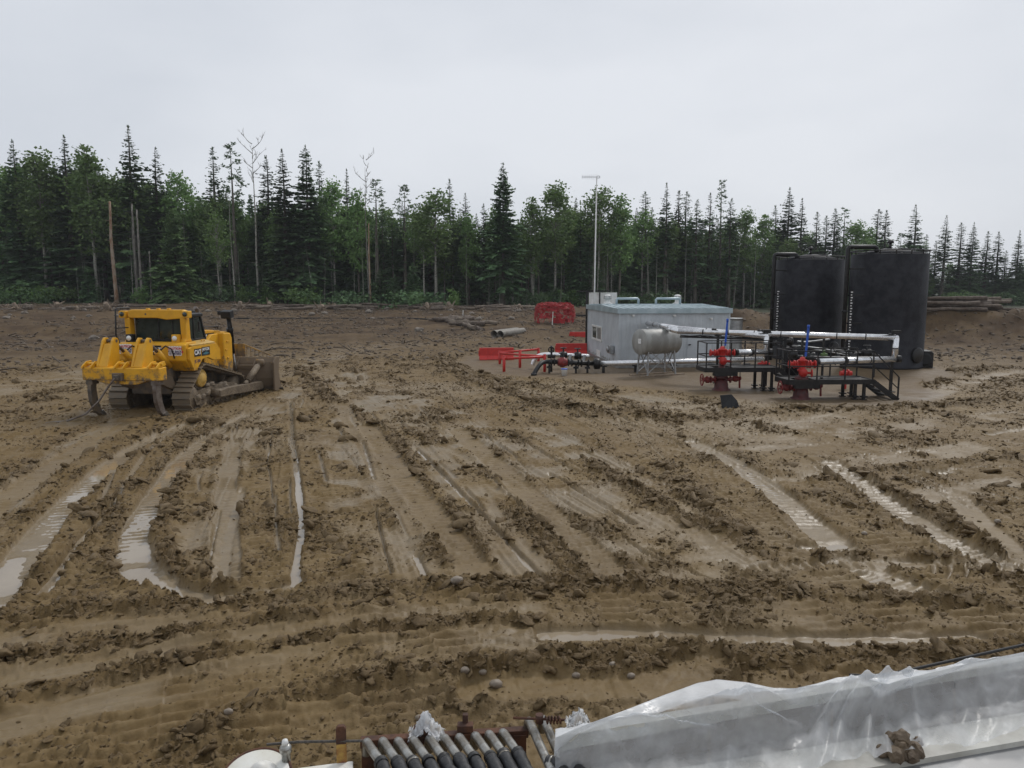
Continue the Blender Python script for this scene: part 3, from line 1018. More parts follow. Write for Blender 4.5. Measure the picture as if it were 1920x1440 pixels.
LIB = {
 'spruce': [spruce_mesh(1, 20, 2.3, .10), spruce_mesh(2, 20, 1.9, .16, ragged=.4, dry=.3), spruce_mesh(3, 20, 2.1, .08, shape=1.15), spruce_mesh(4, 20, 1.6, .2, ragged=.45, dry=.35), spruce_mesh(5, 20, 2.5, .12, shape=.85)],
 'narrow': [spruce_mesh(11, 18, 1.25, .10, ragged=.4, shape=.8), spruce_mesh(12, 18, 1.1, .15, ragged=.5, shape=.75), spruce_mesh(13, 18, 1.45, .08, ragged=.35, shape=.9)],
 'broad': [spruce_mesh(21, 20, 3.4, .06, dens=1.15, shape=.85, dry=.33, ragged=.25)],
 'young': [spruce_mesh(31, 12, 2.6, .02, dens=1.1, shape=.75, needles='bright_needles', ragged=.3), spruce_mesh(32, 4.5, 1.3, .02, shape=.85, ragged=.3), spruce_mesh(33, 6, 1.2, .04, shape=.85, ragged=.4, dry=.5)],
 'dryspruce': [spruce_mesh(41, 18, 1.9, .08, dens=.9, shape=.8, ragged=.5, dry=.62), spruce_mesh(42, 18, 1.6, .06, dens=.8, ragged=.5, dry=.7)],
 'pine': [pine_mesh(51, 20, 1.7, .5), pine_mesh(52, 20, 1.4, .42), pine_mesh(53, 20, 1.9, .55)],
 'aspen': [aspen_mesh(61, 17, 1.9, .34), aspen_mesh(62, 17, 1.6, .28), aspen_mesh(63, 17, 2.3, .42, 3200), aspen_mesh(64, 17, 1.5, .30, bark='spruce_bark'), aspen_mesh(65, 17, 2.0, .38, bark='spruce_bark')],
 'sapling': [aspen_mesh(71, 10, 1.25, .33, 1500, leaf=.2)],
 'deadtop': [dead_mesh(81, 20, True, 'pale_bark', .13, .74, 1.2), dead_mesh(82, 20, True, 'grey_deadwood', .11, .68, 1.1)],
 'snag': [dead_mesh(91, 13, False, 'rusty_bark', .24, broken=True), dead_mesh(92, 12, False, 'grey_deadwood', .17, broken=True), dead_mesh(93, 13, False, 'pale_bark', .10)],
 'bush': [bush_mesh(101, 1.3, 1.5, 900, .20, 'aspen_leaves'), bush_mesh(102, 1.6, 1.2, 900, .16, 'spruce_needles'), bush_mesh(103, 1.0, 2.2, 800, .2, 'aspen_leaves')],
}
NAME = {'spruce': 'spruce_tree', 'narrow': 'spruce_tree', 'broad': 'spruce_tree', 'young': 'young_spruce', 'dryspruce': 'spruce_tree', 'pine': 'pine_tree', 'aspen': 'aspen_tree', 'sapling': 'young_aspen', 'deadtop': 'dead_tree', 'snag': 'dead_snag', 'bush': 'bush'}
TRND = random.Random(77)
def put_tree(kind, var, x, y, h, label, group=None, cat='tree', lean=(0, 0), wide=1.0):
    L = LIB[kind][var % len(LIB[kind])]
    z = hz(x, y) - .05
    if kind == 'snag':
        o = link_mesh(NAME[kind], L['trunk'])
        o.location = (x, y, z)
    else:
        o = thing(NAME[kind], (x, y, z))
        for part in ('trunk', 'crown', 'branches'):
            if part in L:
                link_mesh('foliage' if kind == 'bush' else part, L[part], o)
    s = h / L['h']
    o.scale = (s * wide, s * wide, s)
    o.rotation_euler = (lean[0], lean[1], TRND.uniform(0, 6.28))
    tag(o, label, cat, group)
    return o
def line_Y(u):
    """distance of the forest edge for a direction given as picture column"""
    t = min(1, max(0, (u - 900) / 1000.0))
    return 99 + 48 * t * t * (3 - 2 * t)
def front_tree(kind, var, u, vtop, label, dy=0.0, wide=1.0, lean=(0, 0), group=None):
    Y = line_Y(u) + dy
    x = (u - 960) / FPX * Y * 1.0
    top = at(u, vtop, Y)
    put_tree(kind, var, top.x, Y, max(2.0, top.z - hz(top.x, Y)), label, group, 'tree', lean, wide)

FT = [
 ('spruce', 0, 22, 262, 'dark spruce at the left edge of the forest, tall and ragged', 4, 1.0),
 ('aspen', 0, 68, 275, 'leafy aspen second from the left edge of the forest', 3, 1.2),
 ('spruce', 2, 120, 254, 'bluish green spruce between the two leftmost leafy aspens', 4, 1.3),
 ('aspen', 1, 163, 268, 'tall aspen with thin reddish trunk left of the rusty snag', 2, 1.2),
 ('spruce', 3, 240, 236, 'tallest spiky spruce of the forest, above the dozer', 4, 1.25),
 ('spruce', 1, 292, 276, 'dark pointed spruce just right of the tallest spruce', 5, 1.1),
 ('aspen', 2, 330, 318, 'light green aspen rising behind the bright bushy spruce', 6, 1.0),
 ('narrow', 0, 398, 277, 'slim pointed spruce left of the shaggy pine topped spruce', 6, 1.2),
 ('pine', 0, 433, 270, 'shaggy topped pine with a bare lower trunk left of the dead bare birch', 3, 1.0),
 ('narrow', 2, 498, 293, 'short pointed spruce top right of the dead bare birch', 7, 1.2),
 ('spruce', 0, 528, 280, 'bushy dark spruce with low hanging branches left of its taller twin', 1, 1.0),
 ('spruce', 4, 572, 272, 'tall dark spruce with a thin spire, right of its bushy twin', 2, .95),
 ('narrow', 1, 598, 303, 'thin spruce spire just right of the tall dark spire', 8, 1.0),
 ('aspen', 0, 622, 332, 'rounded aspen between two thin spruce spires', 4, 1.1),
 ('spruce', 2, 650, 317, 'lone pointed spruce top left of the second bare tree', 7, .9),
 ('aspen', 3, 668, 352, 'dense green aspen left of the second bare tree', 3, 1.0),
 ('pine', 1, 706, 338, 'dark pine crown just right of the second bare tree', 4, 1.2),
 ('pine', 2, 757, 348, 'pine with a blunt tufted top in the middle of the forest', 6, 1.0),
 ('aspen', 2, 815, 354, 'broad rounded aspen crown on two pale trunks', 1, 1.35),
 ('narrow', 0, 843, 336, 'thin spruce tip rising out of the broad rounded aspen', 8, 1.0),
 ('spruce', 1, 872, 362, 'dark spruce top left of the largest broad spruce', 7, 1.1),
 ('broad', 0, 943, 305, 'largest broad spruce with grey drooping lower branches, near the red netting', -1, 1.0),
 ('aspen', 1, 1000, 366, 'aspen crown right of the largest broad spruce', 3, 1.1),
 ('aspen', 0, 1042, 338, 'tall aspen with a rounded top left of the antenna mast', 2, 1.25),
 ('narrow', 2, 1080, 372, 'narrow spruce tip behind the antenna mast', 8, 1.1),
 ('aspen', 2, 1125, 348, 'pale green aspen right behind the antenna mast', 3, 1.2),
 ('aspen', 3, 1165, 362, 'aspen with twin pale trunks above the shed roof', 2, 1.2),
 ('narrow', 1, 1210, 360, 'small spruce tip above the middle of the shed roof', 6, 1.3),
 ('spruce', 3, 1250, 343, 'dark spire above the right roof vent of the shed', 3, 1.0),
 ('narrow', 0, 1273, 358, 'thin spruce top second right of the dark spire over the shed', 6, 1.2),
 ('narrow', 1, 1288, 360, 'thin spruce top third right of the dark spire over the shed', 8, 1.2),
 ('dryspruce', 0, 1308, 374, 'spruce with many dry grey lower branches above the right end of shed', 1, 1.0),
 ('dryspruce', 1, 1332, 362, 'grey trunked half dry spruce left of the black tanks', 2, 1.1),
 ('pine', 1, 1355, 339, 'tallest pine left of the black tanks, tufted top', 4, .9),
 ('dryspruce', 0, 1372, 372, 'dry branched spruce nearest to the left black tank', 0, .9),
 ('aspen', 0, 1400, 388, 'yellowish aspen left of the left black tank', 3, 1.1),
 ('aspen', 1, 1432, 400, 'round aspen crown over the left edge of the left tank', 4, 1.3),
 ('narrow', 2, 1454, 386, 'slim spruce tip over the pipe of the left tank', 8, 1.2),
 ('aspen', 2, 1478, 445, 'low light green aspen directly above the left black tank', -3, 1.2),
 ('spruce', 0, 1481, 352, 'taller of two sharp spruces above the left black tank', 3, 1.0),
 ('spruce', 2, 1504, 372, 'shorter of two sharp spruces above the left black tank', 4, 1.1),
 ('narrow', 0, 1533, 398, 'leftmost of three small spruce tips above the tank gap', 7, 1.2),
 ('narrow', 1, 1550, 405, 'middle of three small spruce tips above the tank gap', 8, 1.2),
 ('narrow', 2, 1567, 392, 'rightmost of three small spruce tips above the tank gap', 6, 1.3),
 ('pine', 0, 1584, 391, 'tufted pine above the left edge of the right black tank', 6, 1.0),
 ('aspen', 0, 1607, 412, 'rounded aspen above the left half of the right black tank', 4, 1.4),
 ('aspen', 3, 1632, 425, 'aspen above the middle of the right black tank', 5, 1.2),
 ('narrow', 1, 1648, 393, 'left one of twin spruce tips above the right black tank', 6, 1.4),
 ('narrow', 2, 1663, 395, 'right one of twin spruce tips above the right black tank', 6, 1.2),
 ('pine', 2, 1690, 438, 'low dark round topped pine above the right tank rim', 4, .9),
 ('spruce', 1, 1717, 384, 'tall layered spruce over the right edge of the right tank', 2, 1.2),
 ('narrow', 0, 1738, 440, 'small spruce just right of the layered spruce', 5, 1.2),
 ('narrow', 2, 1755, 452, 'low narrow spruce right of the tanks, in a dip of the treetops', 8, 1.2),
 ('spruce', 3, 1775, 404, 'dense pointed spruce above the left end of the log pile', 3, 1.1),
 ('narrow', 1, 1803, 418, 'thin spruce left of the full one over the log pile', 4, 1.3),
 ('spruce', 0, 1827, 417, 'full pointed spruce above the right end of the log pile', 3, .9),
 ('narrow', 0, 1853, 434, 'left of two slim spruces right of the log pile', 4, 1.4),
 ('narrow', 2, 1873, 435, 'right of two slim spruces right of the log pile', 4, 1.4),
 ('narrow', 1, 1887, 470, 'small spruce low between the slim pair and the edge spruce', 4, 1.3),
 ('spruce', 2, 1913, 432, 'spruce at the far right edge of the picture', 3, 1.1),
 # front pieces
 ('young', 0, 322, 392, 'bright green bushy spruce standing out in front, behind the dozer cab', -5, 1.05),
 ('sapling', 0, 405, 388, 'slender light green young aspen right of the bright bushy spruce', -2, 1.0),
 ('deadtop', 0, 472, 260, 'dead birch with bare forked top standing above the forest', 1, 1.2),
 ('deadtop', 1, 686, 289, 'second bare tree with thin upright twigs above the forest', 1, 1.0),
 ('snag', 0, 207, 377, 'rusty brown broken snag left of the dozer cab', -4, 1.0),
 ('snag', 1, 247, 381, 'grey dead trunk, left one of a pair behind the dozer', -1, 1.0),
 ('snag', 1, 256, 392, 'grey dead trunk, right one of a pair behind the dozer', -2, 1.0),
 ('snag', 1, 279, 470, 'short grey broken stump left of the bright bushy spruce', -5, 1.2),
 ('snag', 0, 692, 418, 'thin rusty trunk below the second bare tree', -1, .6),
 ('snag', 2, 432, 360, 'pale thin trunk right of the slender young aspen', -1, 1.0),
 ('young', 1, 712, 505, 'small dark young spruce at the forest foot, right of the rusty trunk', -2, 1.0),
 ('young', 2, 770, 512, 'thin scruffy young spruce at the forest foot, mid forest', -2, 1.0),
 ('young', 2, 1335, 478, 'scruffy dry young spruce behind the right end of the shed', 0, 1.0),
]
for (k, var, u, vt, lab, dy, wd) in FT:
    front_tree(k, var, u, vt, lab, dy, wd * ((1.45 if u < 1400 else 1.62) if k in ('spruce', 'narrow', 'dryspruce', 'pine') else 1.1))
front_tree('snag', 2, 585, 460, 'thin pale trunk leaning left at the forest foot below the tall dark spire', -2, .9, (0, R(-7)))
front_tree('snag', 2, 560, 470, 'thin pale trunk leaning left under the bushy dark spruce', -1, .9, (0, R(-9)))

SKY_V = [(-300, 285), (0, 300), (100, 290), (200, 300), (300, 335), (400, 345), (500, 345), (600, 350), (700, 368), (800, 372), (900, 378), (1000, 378), (1200, 378), (1300, 385), (1400, 402), (1500, 420), (1600, 428), (1700, 455), (1750, 478), (1850, 482), (1920, 480), (2300, 470)]
def sky_v(u):
    for (a, b) in zip(SKY_V[:-1], SKY_V[1:]):
        if a[0] <= u <= b[0]:
            return a[1] + (b[1] - a[1]) * (u - a[0]) / (b[0] - a[0])
    return 400
INNER = {
 'spruce': ('dark spruce standing inside the forest behind the front row', 'spruces inside the forest'),
 'narrow': ('narrow spruce standing inside the forest behind the front row', 'narrow spruces inside the forest'),
 'aspen': ('leafy aspen standing inside the forest behind the front row', 'aspens inside the forest'),
 'pine': ('pine standing inside the forest behind the front row', 'pines inside the forest'),
 'snag': ('thin pale bare trunk among the trees of the forest edge', 'thin bare trunks at the forest edge'),
 'bush': ('low leafy bush in the undergrowth of the forest edge', 'bushes along the forest edge'),
 'young': ('small young spruce in the undergrowth of the forest edge', 'young spruces along the forest edge'),
}
def inner(kind, u, dy, vt, wide=1.0, lean=(0, 0), var=None):
    lab, grp = INNER[kind]
    front_tree(kind, TRND.randrange(9) if var is None else var, u, vt, lab, dy, wide, lean, grp)
u = -330
while u < 2280:                                   # second row, right behind the edge
    k = TRND.choices(['spruce', 'narrow', 'aspen', 'pine'], [4, 1.5, 6 if u < 1700 else 1, 1])[0]
    inner(k, u, TRND.uniform(4, 10), sky_v(u) + TRND.uniform(2, 60), TRND.uniform(1.15, 1.6))
    u += TRND.uniform(12, 22)
u = -330
while u < 2280:                                   # third row
    k = TRND.choices(['spruce', 'narrow', 'aspen'], [6, 1, 3])[0]
    inner(k, u, TRND.uniform(10, 18), sky_v(u) + TRND.uniform(10, 60), TRND.uniform(1.5, 2.0))
    u += TRND.uniform(18, 30)
def deep_forest():
    """the wood behind, which reads as one mass"""
    tm = []
    for sd in range(4):
        rg = np.random.default_rng(200 + sd)
        B, D, S, L, W = [], [], [], [], []
        z = 1.5
        while z < 19.8:
            t = z / 20
            Rr = 3.0 * (1 - t) ** .8 + .25
            for k in range(7):
                az = rg.uniform(0, 6.28)
                ln = Rr * rg.uniform(.6, 1.1)
                dv = unit(np.array([math.cos(az), math.sin(az), -.25 + .5 * t + rg.normal() * .12]))
                B.append([0, 0, z + rg.normal() * .2]); D.append(dv); S.append(unit(np.cross(dv, [rg.normal() * .6, rg.normal() * .6, 1]))); L.append(ln); W.append(.22 + .17 * ln)
                p = np.array([0, 0, z]) + dv * ln * .45
                for sg in (-1, 1):
                    dw = unit(dv * .6 + sg * np.array([-math.sin(az), math.cos(az), 0]) + np.array([0, 0, -.3]))
                    B.append(p); D.append(dw); S.append(unit(np.cross(dw, [rg.normal() * .6, rg.normal() * .6, 1]))); L.append(ln * .55); W.append(.16 + .08 * ln)
            z += .55 + .25 * (1 - t)
        tm.append(kites(np.array(B), np.array(D), np.array(S), np.array(L)[:, None], np.array(W)[:, None])[0])
    vs = []
    rg = np.random.default_rng(9)
    for (d0, d1, st) in ((18, 26, 19), (27, 38, 20), (40, 60, 22)):
        u = -340
        while u < 2290:
            Y = line_Y(u) + rg.uniform(d0, d1)
            top = at(u, sky_v(u) + rg.uniform(18, 60), Y)
            h = top.z - hz(top.x, Y)
            s_ = h / 20
            a = rg.uniform(0, 6.28)
            t = tm[int(rg.integers(0, 4))] * (s_ * rg.uniform(1.0, 1.5), s_ * rg.uniform(1.0, 1.5), s_)
            ca, sa = math.cos(a), math.sin(a)
            vs.append(np.stack([t[:, 0] * ca - t[:, 1] * sa + top.x, t[:, 0] * sa + t[:, 1] * ca + Y, t[:, 2] + hz(top.x, Y)], -1))
            u += rg.uniform(.7, 1.3) * st
    V = np.concatenate(vs)
    me = np_mesh('deep_forest', V, np.arange(len(V), dtype=np.int32).reshape(-1, 4), ['spruce_needles'], False)
    tag(link_mesh('deep_forest', me), 'dark mass of spruce forest far behind the front rows', None, None, 'stuff')
    print('deep forest quads', len(V) // 4)
deep_forest()
for i in range(52):                               # thin trunks that show at the edge
    u = TRND.uniform(0, 1450)
    inner('snag', u, TRND.uniform(-2.5, 4), TRND.uniform(400, 500), TRND.uniform(.55, 1.0), (TRND.uniform(-.02, .02), TRND.uniform(-.05, .05)), 2)
for i in range(60):
    u = TRND.uniform(-250, 2150)
    inner('bush', u, TRND.uniform(-3, 3), TRND.uniform(545, 566), TRND.uniform(.8, 1.6))
for i in range(46):
    u = TRND.uniform(-250, 2150)
    inner('young', u, TRND.uniform(-2, 4), TRND.uniform(490, 540), 1.0, (0, 0), TRND.choice([1, 2]))

# ------------------------------------------------------------------ bulldozer
MUDC = (.150, .108, .068)
mat('machine_yellow', (.720, .370, .014), .42, col2=(.620, .310, .012), scale=2.2, dirt=MUDC, dirt_z=(.4, 2.7), dirt_amt=.07, dscale=6, spec=.45, bump=.05, bscale=60)
mat('muddy_yellow', (.520, .270, .030), .55, col2=(.300, .185, .060), scale=3.0, dirt=MUDC, dirt_z=(.2, 2.4), dirt_amt=.34, dscale=5, bump=.35, bscale=22)
mat('muddy_steel', (.085, .072, .058), .6, col2=MUDC, scale=5.0, lo=.42, hi=.58, bump=.5, bscale=20)
mat('caked_mud', (.170, .128, .082), .68, col2=(.110, .080, .050), scale=4.0, bump=.8, bscale=14, bdist=.04)
mat('shoe_steel', (.150, .125, .095), .5, col2=(.180, .138, .090), scale=4.0, lo=.38, hi=.55, bump=.3, bscale=25)
mat('black_paint', (.008, .008, .009), .45, col2=(.02, .02, .02), scale=4, spec=.35)
mat('black_rubber', (.011, .011, .012), .55, spec=.35)
mat('dark_glass', (.012, .020, .018), .06, spec=.6, col2=(.03, .045, .04), scale=2.0)
mat('lamp_glass', (.75, .76, .74), .12, spec=.6)
mat('white_sign', (.78, .78, .77), .45)
mat('sign_red', (.55, .03, .03), .5)
mat('sign_text', (.05, .03, .12), .5)
mat('sign_teal', (.05, .16, .20), .5)
mat('steel_grey', (.30, .29, .28), .35, .85, col2=(.20, .19, .18), scale=6)
mat('exhaust_steel', (.20, .17, .15), .5, .5, col2=(.12, .09, .07), scale=6)
mat('dusty_lid', (.620, .400, .110), .5, col2=(.5, .30, .05), scale=3)

def convex(pts):
    pts = sorted(set(pts))
    def half(ps):
        h_ = []
        for p in ps:
            while len(h_) > 1 and (h_[-1][0] - h_[-2][0]) * (p[1] - h_[-2][1]) - (h_[-1][1] - h_[-2][1]) * (p[0] - h_[-2][0]) <= 0:
                h_.pop()
            h_.append(p)
        return h_[:-1]
    return half(pts) + half(pts[::-1])

def bulldozer():
    T = thing('bulldozer', (-12.72, 29.49, -.03), -.11, 'yellow muddy tracked bulldozer seen from behind, with ripper at back and blade in front', 'bulldozer')
    Yl, MY = 'machine_yellow', 'muddy_yellow'
    # --- tracks
    circ = []
    for (cy, cz, cr) in ((-1.70, .50, .46), (-.95, 1.13, .50), (1.72, .50, .46)):
        circ += [(round(cy + cr * math.cos(a * math.pi / 24), 4), round(cz + cr * math.sin(a * math.pi / 24), 4)) for a in range(48)]
    hull = convex(circ)
    per = [math.dist(hull[i], hull[(i + 1) % len(hull)]) for i in range(len(hull))]
    tot = sum(per)
    nsh = 46
    def on_loop(s):
        s %= tot
        for i, L in enumerate(per):
            if s <= L:
                a, b = hull[i], hull[(i + 1) % len(hull)]
                t = s / L
                return (a[0] + (b[0] - a[0]) * t, a[1] + (b[1] - a[1]) * t), math.atan2(b[1] - a[1], b[0] - a[0])
            s -= L
        return hull[0], 0
    sm = MB()
    sm.box((0, 0, 0), (.68, tot / nsh * .96, .035))
    sm.box((0, tot / nsh * .36, -.045), (.68, .028, .07))
    sm.box((0, -tot / nsh * .40, .02), (.66, .03, .03))
    shoe = sm.build('track_shoe', 'shoe_steel')
    shoe_me = shoe.data
    bpy.data.objects.remove(shoe)
    for sx in (-1, 1):
        x = sx * 1.20
        t = MB()
        ring = [on_loop(tot * i / 60)[0] for i in range(60)]
        cy_, cz_ = 0.1, .62
        inn = [(cy_ + (p[0] - cy_) * .93, cz_ + (p[1] - cz_) * .85) for p in ring]
        for xx in (-.13, .13):
            n = 60
            vs = [(x + xx + dx, p[0], p[1]) for dx in (-.035, .035) for p in ring] + [(x + xx + dx, p[0], p[1]) for dx in (-.035, .035) for p in inn]
            fs = []
            for i in range(n):
                j = (i + 1) % n
                fs += [(i, j, n + j, n + i), (2 * n + j, 2 * n + i, 3 * n + i, 3 * n + j), (i, 2 * n + i, 2 * n + j, j), (n + j, 3 * n + j, 3 * n + i, n + i)]
            t.add(vs, fs)
        tr = t.build('track', 'muddy_steel', T)
        for i in range(nsh):
            (py, pz), a = on_loop(tot * (i + .5) / nsh)
            o = link_mesh('track_shoe', shoe_me, tr)
            o.location = (x, py, pz)
            o.rotation_euler = (a, 0, 0)
        f = MB()
        f.prism([(-1.55, .20), (1.6, .20), (1.75, .45), (1.5, .70), (-.2, .78), (-1.2, .70), (-1.7, .5)], x - .20, x + .24)
        for k in range(9):
            rnd = random.Random(k + 40 * sx)
            f.rock((x + sx * .16, -1.4 + k * .36, .42 + rnd.uniform(-.08, .2)), (.16, .24, .17), k + 60 * sx, 2, True)
        for k in range(10):
            rnd = random.Random(k + 90 * sx)
            f.rock((x + sx * .12, -.7 + rnd.uniform(-.2, 1.6), .68 + rnd.uniform(-.1, .16)), (.14, .2, .12), k + 160 * sx, 2, True)
        f.build('track_frame', 'caked_mud', T)
        for k in range(7):
            MB().cyl((x - .22, -1.15 + k * .40, .24), (x + .22, -1.15 + k * .40, .24), .17, n=16).build('track_roller', 'caked_mud', T)
        for cy in (-1.70, 1.72):
            MB().lathe([(.10, -.2), (.40, -.17), (.42, -.1), (.42, .1), (.40, .17), (.10, .2)], (x, cy, .50), (1, 0, 0), 24).build('idler', 'caked_mud', T)
        sp = MB()
        pr = []
        for i in range(44):
            rr = .45 if i % 2 else .38
            pr.append((-.95 + rr * math.cos(i * math.pi / 22), 1.13 + rr * math.sin(i * math.pi / 22)))
        sp.prism(pr, x - .06, x + .06)
        spk = sp.build('sprocket', 'muddy_steel', T)
        hb = MB()
        hb.lathe([(.33, 0), (.33, .16), (.30, .19), (.20, .20), (.18, .23), (0, .23)], (x, -.95, 1.13), (sx, 0, 0), 28)
        for i in range(14):
            a = i * math.pi / 7
            hb.cyl((x + sx * .17, -.95 + .26 * math.cos(a), 1.13 + .26 * math.sin(a)), (x + sx * .215, -.95 + .26 * math.cos(a), 1.13 + .26 * math.sin(a)), .022, n=6)
        hb.build('final_drive_hub', 'dusty_lid', T)
    # --- hull
    b = MB()
    b.prism([(-1.8, .62), (-1.8, 1.55), (-1.2, 1.75), (2.35, 1.75), (2.35, .70), (1.9, .55), (-1.4, .55)], -.62, .62)
    b.build('hull', 'muddy_steel', T, .03)
    bt = MB()
    bt.bb(-.75, .75, -2.0, -1.8, .65, 1.62)
    bt.build('rear_case', 'muddy_steel', T, .04)
    # fuel tank behind the cab, chamfered below
    b = MB()
    b.prism([(-1.93, 1.86), (-1.93, 2.42), (-1.78, 2.50), (-1.15, 2.50), (-1.15, 1.45), (-1.55, 1.45)], -1.22, 1.33)
    b.build('fuel_tank', Yl, T, .035)
    # right and left rear fenders with the wheel-arch cut
    for sx in (-1, 1):
        b = MB()
        b.prism([(-1.86, 1.90), (-1.86, 2.30), (-1.65, 2.36), (.12, 2.36), (.42, 2.10), (.42, 1.70), (-.10, 1.72), (-.55, 1.86), (-.95, 1.84), (-1.22, 1.62), (-1.36, 1.46), (-1.58, 1.46)], sx * 1.335, sx * 1.44)
        fd = b.build('side_panel', Yl, T, .02)
        lid = MB()
        lid.box((sx * 1.24, -1.28, 2.43), (.42, .82, .05), (R(0), R(sx * 14), 0))
        lid.box((sx * 1.24, -.42, 2.43), (.42, .84, .05), (R(0), R(sx * 14), 0))
        lo = lid.build('fender_lid', 'dusty_lid', T, .012)
        h = MB()
        h.tube([(sx * 1.24, -.62, 2.46), (sx * 1.24, -.62, 2.52), (sx * 1.24, -.40, 2.52), (sx * 1.24, -.40, 2.46)], .018, 6)
        h.build('handle', 'machine_yellow', lo)
        b = MB()
        b.bb(sx * .66, sx * 1.33, -1.15, .30, 2.00, 2.34)
        b.build('fender_deck', Yl, T, .02)
    # --- cab
    c = MB()
    c.bb(-.98, .98, -1.25, .25, 2.20, 2.56)
    c.build('cab_base', 'black_paint', T, .02)
    g = MB(); g.bb(-.90, .90, -1.30, -1.27, 2.56, 3.36); rw = g.build('rear_window', 'dark_glass', T)
    g = MB(); g.bb(-.015, .015, -1.325, -1.30, 2.56, 3.36); g.bb(.52, .55, -1.325, -1.30, 2.56, 3.36); g.bb(-.92, .92, -1.325, -1.30, 2.53, 2.58)
    g.build('window_frame', 'black_paint', rw)
    for sx in (-1, 1):
        g = MB(); g.prism([(-1.20, 2.56), (-1.20, 3.34), (-.1, 3.34), (.22, 2.56)], sx * .93, sx * .95); g.build('side_window', 'dark_glass', T)
        g = MB(); g.bar((sx * .95, .22, 2.5), (sx * .95, -.1, 3.36), .07, .07); g.bar((sx * .955, -.62, 2.5), (sx * .955, -.62, 3.36), .05, .05); g.build('cab_pillar', 'black_paint', T)
    g = MB(); g.add([(-.9, .24, 2.56), (.9, .24, 2.56), (.8, -.08, 3.34), (-.8, -.08, 3.34)], [(0, 1, 2, 3)]); g.build('windshield', 'dark_glass', T)
    st = MB(); st.bb(-.30, .30, -.75, -.55, 2.5, 3.2); st.bb(-.3, .3, -.6, -.1, 2.5, 2.66); st.build('driver_seat', 'black_rubber', T, .05)
    r = MB(); r.bb(-.98, 1.0, -1.25, .05, 3.36, 3.50); r.build('cab_roof', 'black_paint', T, .04)
    a = MB(); a.bb(-.55, .25, -.95, -.25, 3.50, 3.62); a.build('air_conditioner', 'black_paint', T, .04)
    # roll bar
    r = MB()
    r.prism([(-1.02, 3.36), (-1.02, 3.62), (-.9, 3.66), (1.05, 3.66), (1.16, 3.62), (1.16, 3.36), (.95, 3.34), (.45, 3.30), (.1, 3.36)], -1.55, -1.28, 'y')
    r.build('roll_bar', Yl, T, .03)
    for sx in (-1, 1):
        r = MB()
        x0 = sx * 1.06
        r.prism([(-1.56, 3.36), (-1.24, 3.36), (-1.20, 2.62), (-1.10, 2.50), (-1.62, 2.50), (-1.52, 2.62)], x0 - .10, x0 + .10)
        r.build('roll_bar_post', Yl, T, .03)
        l = MB(); l.bb(sx * 1.20 - .13, sx * 1.20 + .13, -1.62, -1.35, 3.36, 3.62); hb = l.build('light_housing', Yl, T, .03)
        l = MB(); l.lathe([(.085, 0), (.085, .02), (0, .035)], (sx * 1.20, -1.62, 3.50), (0, -1, 0), 16); l.build('lens', 'dark_glass', hb)
        x1 = -.92 if sx < 0 else .82
        l = MB(); l.bb(x1 - .12, x1 + .14, -1.72, -1.52, 2.49, 2.78); hb = l.build('work_light', Yl if sx > 0 else 'black_paint', T, .02)
        l = MB(); l.lathe([(.095, 0), (.09, .02), (0, .04)], (x1, -1.72, 2.64), (0, -1, 0), 18); l.build('lens', 'lamp_glass', hb)
    r = MB()
    for xx in (-.3, .1, .5): r.box((xx, -1.42, 3.685), (.10, .14, .05))
    r.build('lifting_eye', Yl, T, .01)
    b = MB(); b.cyl((-.33, -1.552, 3.50), (-.33, -1.56, 3.50), .035, n=12); b.build('bolt', 'muddy_steel', T)
    # left guard rail and right mirror
    gr = MB(); gr.tube([(-1.30, -1.0, 3.70), (-1.30, -1.72, 3.72), (-1.30, -1.82, 3.66), (-1.30, -1.88, 2.75), (-1.28, -1.75, 2.50)], .028, 8); gr.tube([(-1.30, -1.86, 3.0), (-1.0, -1.5, 3.02)], .02, 6); gr.build('guard_rail', 'black_paint', T)
    mr = MB(); mr.box((1.25, -.75, 3.02), (.06, .16, .36), (0, 0, .3)); mr.tube([(1.05, -.7, 3.3), (1.25, -.75, 3.25), (1.25, -.75, 3.1)], .015, 6); mr.build('mirror', 'black_rubber', T, .015)
    # --- engine hood
    h = MB()
    h.prism([(.30, 1.72), (.30, 2.78), (1.0, 2.80), (2.10, 2.72), (2.25, 2.55), (2.28, 1.72)], -.62, .62)
    hd = h.build('hood', Yl, T, .05)
    p = MB(); p.bb(.625, .632, .55, 1.55, 2.38, 2.66); p.build('vent_panel', 'black_paint', hd)
    text_mesh('lettering', 'D8T', .20, 'white_sign', hd, (.636, .78, 2.53), (R(90), 0, R(90)), bold=.006)
    h = MB(); h.tube([(.60, .35, 2.82), (.60, .38, 2.93), (.60, 1.9, 2.88), (.60, 1.95, 2.76)], .02, 6); h.tube([(-.60, .35, 2.82), (-.60, .38, 2.93), (-.60, 1.9, 2.88), (-.60, 1.95, 2.76)], .02, 6); h.build('grab_rail', 'black_paint', hd)
    r = MB(); r.bb(-.75, .75, 2.29, 2.52, .95, 2.66); r.build('radiator_guard', Yl, T, .06)
    r = MB()
    for k in range(11): r.bb(-.6, .6, 2.52, 2.535, 1.15 + k * .13, 1.20 + k * .13)
    r.build('grille_slat', 'black_paint', T)
    s = MB(); s.prism([(.35, 1.40), (.35, 2.0), (.60, 2.36), (1.05, 2.62), (1.55, 2.62), (1.55, 1.2), (.9, 1.12)], .64, .80); s.prism([(.35, 1.40), (.35, 2.0), (.60, 2.36), (1.05, 2.62), (1.55, 2.62), (1.55, 1.2), (.9, 1.12)], -.80, -.64); s.build('engine_side_panel', Yl, T, .03)
